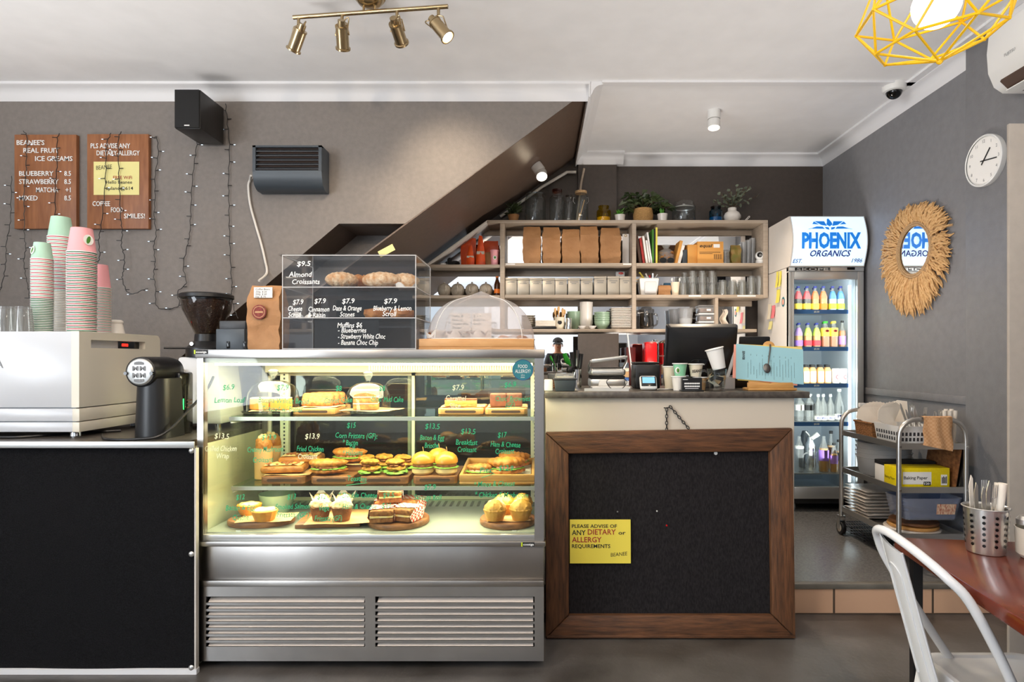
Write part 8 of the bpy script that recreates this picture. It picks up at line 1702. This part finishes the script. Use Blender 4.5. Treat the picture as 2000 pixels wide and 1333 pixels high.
for i in range(9):
    a = (2.20 + 0.018 * (i % 5), 3.52 + 0.02 * (i // 3), t0 + 0.03); cutlery('knife' if i % 3 else 'fork', 'steel %s standing in the white plastic basket' % ('knife' if i % 3 else 'fork'), a, (a[0] - 0.02 + random.uniform(-0.05, 0.05), a[1] + random.uniform(-0.02, 0.02), t0 + 0.225 + random.uniform(-0.02, 0.02)), '%s in the white plastic basket' % ('knives' if i % 3 else 'forks'))
for i in range(5):
    a = (2.31 + 0.012 * i, 3.50 + 0.01 * (i % 2), t0 + 0.02); cutlery('knife' if i < 3 else 'fork', 'steel %s standing behind the orange towel' % ('knife' if i < 3 else 'fork'), a, (a[0] + random.uniform(-0.03, 0.01), a[1], t0 + 0.2), '%s behind the orange towel' % ('knives' if i < 3 else 'forks'))
t = T('paper_bundle', 'bundle of rolled white napkins behind the orange towel', 'napkins', (2.375, 3.49, t0))
for i in range(5): G().cyl((-0.02 + 0.012 * i, 0.01 * (i % 2), 0), (-0.025 + 0.016 * i, 0.01 * (i % 2), 0.205 + 0.008 * (i % 2)), 0.009, 0.011, n=8).build('napkin', 'napkin', t)
g = G(); g.grid(lambda u, v: (2.17 + 0.165 * u + 0.004 * sin(9 * v), 3.402 - 0.012 * sin(pi * u) - 0.004 * sin(14 * u + 3 * v), 0.858 - 0.035 * u * (1 - v) + 0.158 * v), 20, 14); g.grid(lambda u, v: (2.17 + 0.165 * u, 3.402 + 0.04 * v - 0.012 * sin(pi * u) * (1 - v), 1.016 + 0.004 * sin(pi * v)), 16, 4); g.thing('tea_towel', 'checked orange towel draped over the trolley end rail', 'towel', 'towel_check', (2.25, 3.41, 0.9), world=True)
for px, y, l in ((1684, 4.035, 'white spray bottle at the far trolley end, nearer the fridge'), (1700, 4.035, 'white spray bottle at the far trolley end, beside its twin')):
    t = T('spray_bottle', l, 'spray bottle', (X(px, y), y, t0)); G().lathe([(0.001, 0), (0.03, 0), (0.032, 0.12), (0.014, 0.16), (0.014, 0.18), (0.001, 0.18)], n=20).build('bottle', 'white_plastic', t); g = G(); g.box(-0.022, 0.02, -0.011, 0.011, 0.181, 0.208); g.box(0.018, 0.034, -0.007, 0.007, 0.188, 0.204); g.cyl((0.014, 0, 0.185), (0.03, 0, 0.155), 0.004, n=6); g.build('trigger', 'white_plastic', t, bevel=0.002)
for i in range(4):
    t = T('clear_bowl', ('bottom', 'second', 'third', 'topmost')[i] + ' clear mixing bowl in the nested stack on the middle tier', 'bowl', (2.225, 3.885, t1 + i * 0.03), 0, 'nested clear bowls'); G().lathe([(0.001, 0.001), (0.12, 0.001), (0.14, 0.02), (0.158, 0.12), (0.163, 0.123), (0.163, 0.127), (0.155, 0.125), (0.136, 0.022), (0.118, 0.006)], n=36).build('bowl', 'bowl_plastic', t)
t = T('foil_box', 'white box with open black top behind the baking paper box', 'box', (2.22, 3.60, t1)); G().box(-0.155, 0.15, 0.0, 0.1, 0, 0.135).build('box', 'paper_white', t, bevel=0.002); G().box(-0.156, 0.151, -0.0015, 0.101, 0.115, 0.138).build('top', 'ink', t); g = G(); g.text('200', (-0.14, -0.001, 0.04), 0.03, bold=0.03); g.build('print', 'ink', t)
t = T('baking_paper_box', 'yellow Baking Paper box on the middle trolley tier', 'box', (2.2, 3.445, t1)); G().box(-0.15, 0.15, 0, 0.13, 0, 0.128).build('box', 'yellow_box', t, bevel=0.002)
G().box(-0.118, 0.045, -0.0012, 0, 0.035, 0.105).build('panel', 'paper_white', t); g = G(); g.text('Baking Paper', (-0.112, -0.0018, 0.064), 0.017, 0.135, bold=0.015); g.box(0.0, 0.04, -0.0016, -0.0013, 0.028, 0.05); g.text('Baking Paper', (-0.1508, 0.12, 0.055), 0.014, 0.1, right=(0, -1, 0)); g.build('print', 'ink', t); g = G(); g.text('120', (0.004, -0.0022, 0.033), 0.012, 0.03, bold=0.03); g.build('number', 'white_letter', t)
G().box(0.1, 0.135, -0.0012, 0, 0.03, 0.09).build('emblem_panel', 'paper_white', t); g = G()
for i in range(4): g.box(0.104 + 0.0075 * i, 0.109 + 0.0075 * i, -0.0018, -0.0013, 0.04, 0.075 + 0.005 * (i % 2))
g.build('emblem', 'ink', t)
for i in range(9):
    g = G(); loft(g, [([(-0.09, -0.1), (0.09, -0.1), (0.09, 0.1), (-0.09, 0.1)], 0), ([(-0.132, -0.135), (0.132, -0.135), (0.132, 0.135), (-0.132, 0.135)], 0.014)]); g.thing('dinner_plate', ('bottom', 'second', 'third', 'fourth', 'fifth', 'sixth', 'seventh', 'eighth', 'topmost')[i] + ' white square plate in the stack on the lowest tier', 'plate', 'white_ceramic', (2.185 + 0.004 * sin(i), 3.92 + 0.004 * cos(3 * i), t2 + 0.0005 + i * 0.0205), 0.05 * sin(2 * i), 'plates on the lowest trolley tier', bevel=0.004)
for i, (cx, cy, r, z, m, l) in enumerate(((2.23, 3.6, 0.15, 0.0005, 'white_ceramic', 'large white round platter at the bottom of the lowest tier'), (2.235, 3.6, 0.135, 0.02, 'bamboo', 'pale round wooden board on the white platter'), (2.24, 3.6, 0.13, 0.042, 'acacia', 'dark round wooden board under the blue tub'))): G().lathe([(0.001, 0), (r * 0.96, 0), (r, 0.006), (r, 0.014), (r * 0.97, 0.018), (0.001, 0.018)], n=40).thing('round_board', l, 'board', m, (cx, cy, t2 + z), 0, None)
for i in range(2):
    g = G(); g.prism([(-0.09, -0.06), (0.02, -0.06), (0.02, 0.06), (-0.09, 0.06), (-0.11, 0.015), (-0.2, 0.012), (-0.2, -0.012), (-0.11, -0.015)], 0, 0.016, 'z'); g.thing('paddle_board', ('lower', 'upper')[i] + ' dark paddle board with its handle poking toward the plates', 'board', 'acacia', (2.34, 3.6 + 0.02 * i, t2 + 0.061 + 0.018 * i), 0.9 + 0.25 * i if False else 1.9 - 0.35 * i + pi * 1.05, None, bevel=0.004)
t = T('plastic_tub', 'blue tinted plastic tub with food label on the lowest tier', 'tub', (2.235, 3.50, t2 + 0.1)); g = G(); q = lambda k: [(-0.17 * k, -0.075 * k), (-0.15 * k, -0.09 * k), (0.15 * k, -0.09 * k), (0.17 * k, -0.075 * k), (0.17 * k, 0.09), (-0.17 * k, 0.09)]
secs = [(q(0.84), 0.0), (q(1.0), 0.12), (q(1.03), 0.128), (q(0.97), 0.122), (q(0.82), 0.006)]; vs = [(p[0], p[1], zz) for poly, zz in secs for p in poly]; g.add(vs, [(k * 6 + i, k * 6 + (i + 1) % 6, (k + 1) * 6 + (i + 1) % 6, (k + 1) * 6 + i) for k in range(4) for i in range(6)] + [tuple(range(6)), tuple(range(24, 30))]); g.build('tub', 'tub_clear', t, bevel=0.006)
g = G(); g.quad((0.02, -0.083, 0.035), (0.125, -0.083, 0.035), (0.13, -0.0905, 0.095), (0.02, -0.0905, 0.095)); mat('food_photo', (240, 220, 190), 0.5, c2=(170, 70, 40), scale=60, stretch=(3, 1, 1)); g.build('label', 'food_photo', t)
for i, (mm, an) in enumerate((('steel_dark', 9), ('acacia', 9))):
    g = G(); g.box(-0.004, 0.004, -0.16, 0.12, 0, 0.235); g.rot(radians(an), 'Y'); g.move((0, 0, -min(p.z for p in g.v) + 0.0005)); g.thing('oven_tray', ('steel tray leaning between the boxes and the wall', 'brown board leaning in front of the steel tray')[i], 'tray', mm, (2.398 - 0.022 * i, 3.60, t1), 0, None)
g = G()
for i in range(48): zz = PZ + 0.03 + 0.018 * (i // 16); x = 2.08 + 0.017 * (i % 16); g.cyl((x, 3.68, zz), (x, 4.16, zz), 0.0026, n=5)
for k in range(12): y = 3.68 + 0.16 * (k % 4); zz = PZ + 0.026 + 0.018 * (k // 4); g.cyl((2.07, y, zz), (2.345, y, zz), 0.0036, n=5)
for x in (2.09, 2.32):
    for y in (3.7, 4.14): g.cyl((x, y, PZ), (x, y, PZ + 0.026), 0.004, n=6)
g.thing('cooling_rack', 'black wire cooling rack lying on the floor under the trolley', 'wire rack', 'black_plastic', (2.2, 3.92, PZ), world=True)

# ------------------------------------------------------------------ dining table, its pots, and the white metal chair
an = radians(-7.5); A = Vector((1.19, 2.017, 0)); U = Vector((cos(an), sin(an), 0)); V = Vector((sin(an), -cos(an), 0)); TZ = 0.75
tb = T('dining_table', 'glossy red brown timber dining table with slim black legs', 'table', A + U * 0.4 + V * 0.6)
def tp(a, b): p = A + U * a + V * b; return (p.x, p.y)
G().prism([tp(0, 0), tp(0.8, 0), tp(0.8, 1.25), tp(0, 1.25)], TZ - 0.036, TZ, 'z').build('tabletop', 'red_table', tb, world=True, bevel=0.004)
for a, b in ((0.03, 0.04), (0.75, 0.04), (0.03, 1.19), (0.75, 1.19)): G().prism([tp(a, b), tp(a + 0.028, b), tp(a + 0.028, b + 0.028), tp(a, b + 0.028)], 0.0, TZ - 0.0365, 'z').build('leg', 'black_plastic', tb, world=True)
ch = T('cutlery_holder', 'perforated steel cutlery holder on the dining table', 'cutlery holder', (1.385, 1.867, TZ + 0.001)); r0, r1, h = 0.05, 0.058, 0.138
G().lathe([(0.001, 0.003), (r0 - 0.003, 0.003), (r0, 0.0), (r0 + 0.002, 0.008), (r1, h - 0.002), (r1 + 0.006, h), (r1 + 0.004, h + 0.002), (r1 - 0.002, h - 0.003), (r0 - 0.002, 0.006)], n=40).build('cup', 'steel_plain', ch)
g = G()
for j in range(6):
    for i in range(11):
        a = 2 * pi * (i + 0.5 * (j % 2) * 0) / 11; z = 0.028 + j * 0.0175; r = r0 + 0.0025 + (r1 - r0) * z / h; c = Vector((r * cos(a), r * sin(a), z)); n_ = Vector((cos(a), sin(a), 0)); s = Vector((-sin(a), cos(a), 0)); k0 = [c + n_ * 0.0006 + s * 0.0048 * cos(q) + Vector((0, 0, 0.0048 * sin(q))) for q in [2 * pi * m_ / 10 for m_ in range(10)]]; g.add(k0, [tuple(range(10))])
g.build('hole_pattern', 'gloss_black', ch)
B = Vector((1.385, 1.867, TZ + 0.008))
for i, (kd, p, q, l) in enumerate((('knife', (-0.02, 0, 0), (-0.045, -0.02, 0.21), 'steel knife leaning furthest out of the perforated holder'), ('knife', (-0.01, -0.02, 0), (-0.03, -0.03, 0.20), 'steel knife second from the leaning one in the holder'), ('wooden_knife', (-0.02, 0.02, 0), (-0.032, 0.02, 0.225), 'pale wooden knife between steel ones in the holder'), ('knife', (0, -0.01, 0), (-0.005, -0.02, 0.215), 'dark reflecting steel knife at the middle of the holder'), ('fork', (0.005, 0.02, 0), (0.01, 0.02, 0.215), 'steel fork standing tallest in the holder'), ('fork', (0.015, 0.0, 0), (0.022, -0.01, 0.2), 'steel fork standing in front in the holder'), ('wooden_knife', (0.03, 0.0, 0), (0.045, -0.01, 0.205), 'white wrapped cutlery roll at the cup side of the holder'), ('wooden_knife', (0.03, 0.02, 0), (0.052, 0.015, 0.2), 'second white wrapped cutlery roll behind the first'))):
    if 'roll' in l: G().cyl((0, 0, 0), Vector(q) - Vector(p), 0.009, 0.012, n=10).thing('cutlery_roll', l, 'cutlery', 'napkin', B + Vector(p))
    else: cutlery(kd, l, B + Vector(p), B + Vector(q), None)
c = Vector((1.495, 1.80, TZ + 0.001)); t = T('sugar_pot', 'cream pot of sugar sachets on the dining table', 'pot', c); G().lathe([(0.001, 0), (0.045, 0), (0.056, 0.012), (0.06, 0.09), (0.057, 0.09), (0.052, 0.012), (0.001, 0.008)], n=36).build('pot', 'cream_plastic', t)
for i in range(4): g = G(); g.box(-0.015, 0.015, -0.001, 0.001, 0, 0.085); g.rot(0.2 * (i - 1.5), 'Y'); g.thing('sugar_sachet', ('white', 'blue striped', 'white upright', 'cream')[i] + ' sachet standing in the cream pot', 'sachet', ('paper_white', 'strip_blue', 'paper_white', 'paper_cream')[i], c + Vector((-0.015 + 0.008 * i, -0.02 + 0.006 * i, 0.025)))
t = T('salt_shaker', 'glass shaker with steel lid standing in the cream pot', 'shaker', c + Vector((-0.02, 0.026, 0.01))); G().lathe([(0.001, 0), (0.02, 0), (0.02, 0.085), (0.001, 0.085)], n=18).build('glass', 'jar_glass', t); G().lathe([(0.023, 0.085), (0.024, 0.1), (0.016, 0.11), (0.001, 0.111)], n=20).build('lid', 'steel_plain', t)
ch = T('metal_chair', 'white bistro metal chair tucked toward the red timber table', 'chair', (1.32, 1.665, 0.0)); cy = 1.665
def Cp(g, n, **k): return g.build(n, 'white_gloss', ch, world=True, **k)
sq = [(1.325 + sx_ * (0.175 - 0.06) + 0.06 * cos(a), cy + sy_ * (0.175 - 0.06) + 0.06 * sin(a)) for sx_, sy_, a0 in ((1, 1, 0), (-1, 1, pi / 2), (-1, -1, pi), (1, -1, 1.5 * pi)) for a in [a0 + pi / 2 * i / 6 for i in range(7)]]
def off(k): return [(1.325 + (x - 1.325) * k, cy + (y - cy) * k) for x, y in sq]
g = G(); n = len(sq); secs = [(off(0.985), 0.415), (off(1.0), 0.445), (off(0.985), 0.452), (off(0.9), 0.452), (off(0.86), 0.446)]; vs = [(p[0], p[1], z) for poly, z in secs for p in poly]; g.add(vs, [(k * n + i, k * n + (i + 1) % n, (k + 1) * n + (i + 1) % n, (k + 1) * n + i) for k in range(4) for i in range(n)] + [tuple(range(4 * n, 5 * n))]); Cp(g, 'seat')
Cp(G().tube([(1.255, 1.825, 0.425), (1.165, 1.82, 0.558), (1.052, 1.815, 0.738), (1.016, 1.805, 0.815), (1.0, 1.775, 0.845), (0.998, 1.72, 0.852), (1.003, 1.655, 0.842), (1.018, 1.59, 0.82), (1.045, 1.54, 0.785), (1.085, 1.518, 0.735), (1.15, 1.51, 0.61), (1.20, 1.508, 0.50), (1.235, 1.508, 0.425)], 0.0125, 12, smooth=5), 'back_hoop')
def splat(u, v): w = 0.045 + 0.006 * v; return (1.108 - 0.116 * v + 0.008 * (2 * u - 1) ** 2, cy + 0.05 + (2 * u - 1) * w, 0.40 + 0.435 * v - 0.028 * v * (0.9 - u) )
g = G(); g.grid(lambda u, v: Vector(splat(u, v)), 8, 12); g.grid(lambda u, v: Vector(splat(u, v)) + Vector((0.005, 0, 0)), 8, 12)
for u in (0, 1): g.tube([Vector(splat(u, v / 10)) + Vector((0.0025, 0, 0)) for v in range(11)], 0.0045, 6)
g.tube([Vector(splat(0.5 + 0.28 * cos(a), 0.80 + 0.06 * sin(a))) - Vector((0.001, 0, 0)) for a in [pi * i / 10 for i in range(11)]], 0.002, 5)
for u in (0.22, 0.78): g.tube([Vector(splat(u, v)) - Vector((0.001, 0, 0)) for v in (0.1, 0.45, 0.8)], 0.002, 5)
Cp(g, 'backrest')
for sx_ in (-1, 1):
    for sy_ in (-1, 1):
        x, y = 1.325 + sx_ * 0.15, cy + sy_ * 0.15; g = G(); loft(g, [([(x + sx_ * 0.06 - 0.014, y + sy_ * 0.04 - 0.014), (x + sx_ * 0.06 + 0.014, y + sy_ * 0.04 - 0.014), (x + sx_ * 0.06 + 0.014, y + sy_ * 0.04 + 0.014), (x + sx_ * 0.06 - 0.014, y + sy_ * 0.04 + 0.014)], 0.0), ([(x - 0.022, y - 0.022), (x + 0.022, y - 0.022), (x + 0.022, y + 0.022), (x - 0.022, y + 0.022)], 0.42)]); Cp(g, 'leg', bevel=0.004)

# ------------------------------------------------------------------ the photographer, seen only in the kitchen mirror
px_, py_ = 0.37, -0.42
ps = T('person', 'person in black cap and dark T-shirt looking down, reflected in the kitchen mirror', 'person', (px_, py_, 0))
def skinned(name, m, J, E, sub=2):
    me = bpy.data.meshes.new(name); me.from_pydata([j[0] for j in J], E, []); o = bpy.data.objects.new(name, me); COL.objects.link(o); me.materials.append(M(m)); o.parent = ps
    md = o.modifiers.new('skin', 'SKIN'); md.use_smooth_shade = True; sv = me.skin_vertices[0].data
    for i, j in enumerate(J): r = j[1]; sv[i].radius = r if isinstance(r, tuple) else (r, r)
    sv[0].use_root = True; s = o.modifiers.new('subdivision', 'SUBSURF'); s.levels = sub; s.render_levels = sub; return o
J = [((0, 0, 0.93), (0.15, 0.11)), ((0, 0, 1.12), (0.13, 0.095)), ((0, 0.01, 1.32), (0.16, 0.105)), ((0, 0.02, 1.44), (0.07, 0.065)), ((0, 0.04, 1.50), (0.055, 0.055)), ((0, 0.07, 1.555), (0.075, 0.085)), ((0, 0.075, 1.63), (0.078, 0.09))]; E = [(0, 1), (1, 2), (2, 3), (3, 4), (4, 5), (5, 6)]
for s in (-1, 1):
    b = len(J); J += [((0.16 * s, 0.01, 1.38), 0.06), ((0.22 * s, 0.06, 1.12), 0.042), ((0.09 * s, 0.26, 1.15), 0.03), ((0.06 * s, 0.30, 1.17), (0.035, 0.018))]; E += [(2, b), (b, b + 1), (b + 1, b + 2), (b + 2, b + 3)]
    for k in range(5): c_ = len(J); J += [((0.06 * s + 0.016 * (k - 2), 0.335, 1.165 + 0.004 * k), 0.009), ((0.05 * s + 0.016 * (k - 2), 0.36, 1.15), 0.008)]; E += [(b + 3, c_), (c_, c_ + 1)]
    b = len(J); J += [((0.09 * s, 0, 0.85), 0.09), ((0.1 * s, 0.02, 0.48), 0.058), ((0.1 * s, -0.01, 0.08), 0.042), ((0.1 * s, 0.11, 0.03), 0.035)]; E += [(0, b), (b, b + 1), (b + 1, b + 2), (b + 2, b + 3)]
skinned('body', 'skin', J, E)
T2 = [((0, 0, 0.98), (0.165, 0.125)), ((0, 0, 1.14), (0.15, 0.112)), ((0, 0.01, 1.32), (0.178, 0.12)), ((0, 0.015, 1.43), (0.085, 0.08))]; E2 = [(0, 1), (1, 2), (2, 3)]
for s in (-1, 1): b = len(T2); T2 += [((0.165 * s, 0.01, 1.38), 0.074), ((0.21 * s, 0.045, 1.2), 0.06)]; E2 += [(2, b), (b, b + 1)]
skinned('t_shirt', 'cap_black', T2, E2)
T3 = [((0, 0, 0.95), (0.165, 0.125))]; E3 = []
for s in (-1, 1): b = len(T3); T3 += [((0.09 * s, 0, 0.84), 0.1), ((0.1 * s, 0.02, 0.48), 0.07), ((0.1 * s, -0.01, 0.1), 0.058)]; E3 += [(0, b), (b, b + 1), (b + 1, b + 2)]
skinned('trousers', 'slate_grey', T3, E3)
g = G(); g.ball((0, 0.07, 1.645), 0.096, 0.108, 0.085, n=20, m=8, z0=-0.1, z1=1.0); g.grid(lambda u, v: (0.085 * (2 * u - 1), 0.155 + 0.085 * v * (1 - 0.5 * (2 * u - 1) ** 2), 1.64 - 0.035 * v - 0.02 * (2 * u - 1) ** 2), 10, 5); g.build('cap', 'cap_black', ps)
g = G(); g.add([(0, 0.155, 1.6), (0.014, 0.16, 1.565), (-0.014, 0.16, 1.565), (0, 0.188, 1.57)], [(0, 1, 3), (0, 3, 2), (1, 2, 3)]); g.build('nose', 'skin', ps)
for s in (-1, 1): G().ball((0.085 * s, 0.065, 1.58), 0.012, 0.02, 0.03, n=10, m=6).build('ear', 'skin', ps); G().ball((0.032 * s, 0.158, 1.6), 0.009, 0.006, 0.006, n=8, m=5).build('eye', 'ink', ps); G().box(0.1 * s - 0.045, 0.1 * s + 0.045, -0.06, 0.19, 0.0, 0.06).build('shoe', 'ink', ps, bevel=0.02)
G().box(-0.02, 0.02, 0.158, 0.163, 1.535, 1.542).build('mouth', 'print_red', ps)
tc = T('camera', 'black camera held by the person in the cap', 'camera', (px_, py_ + 0.335, 1.17)); G().box(-0.07, 0.07, -0.03, 0.03, 0.005, 0.09).build('body', 'black_plastic', tc, bevel=0.008); G().cyl((0, 0.03, 0.045), (0, 0.1, 0.045), 0.034, n=20).build('lens', 'gloss_black', tc)
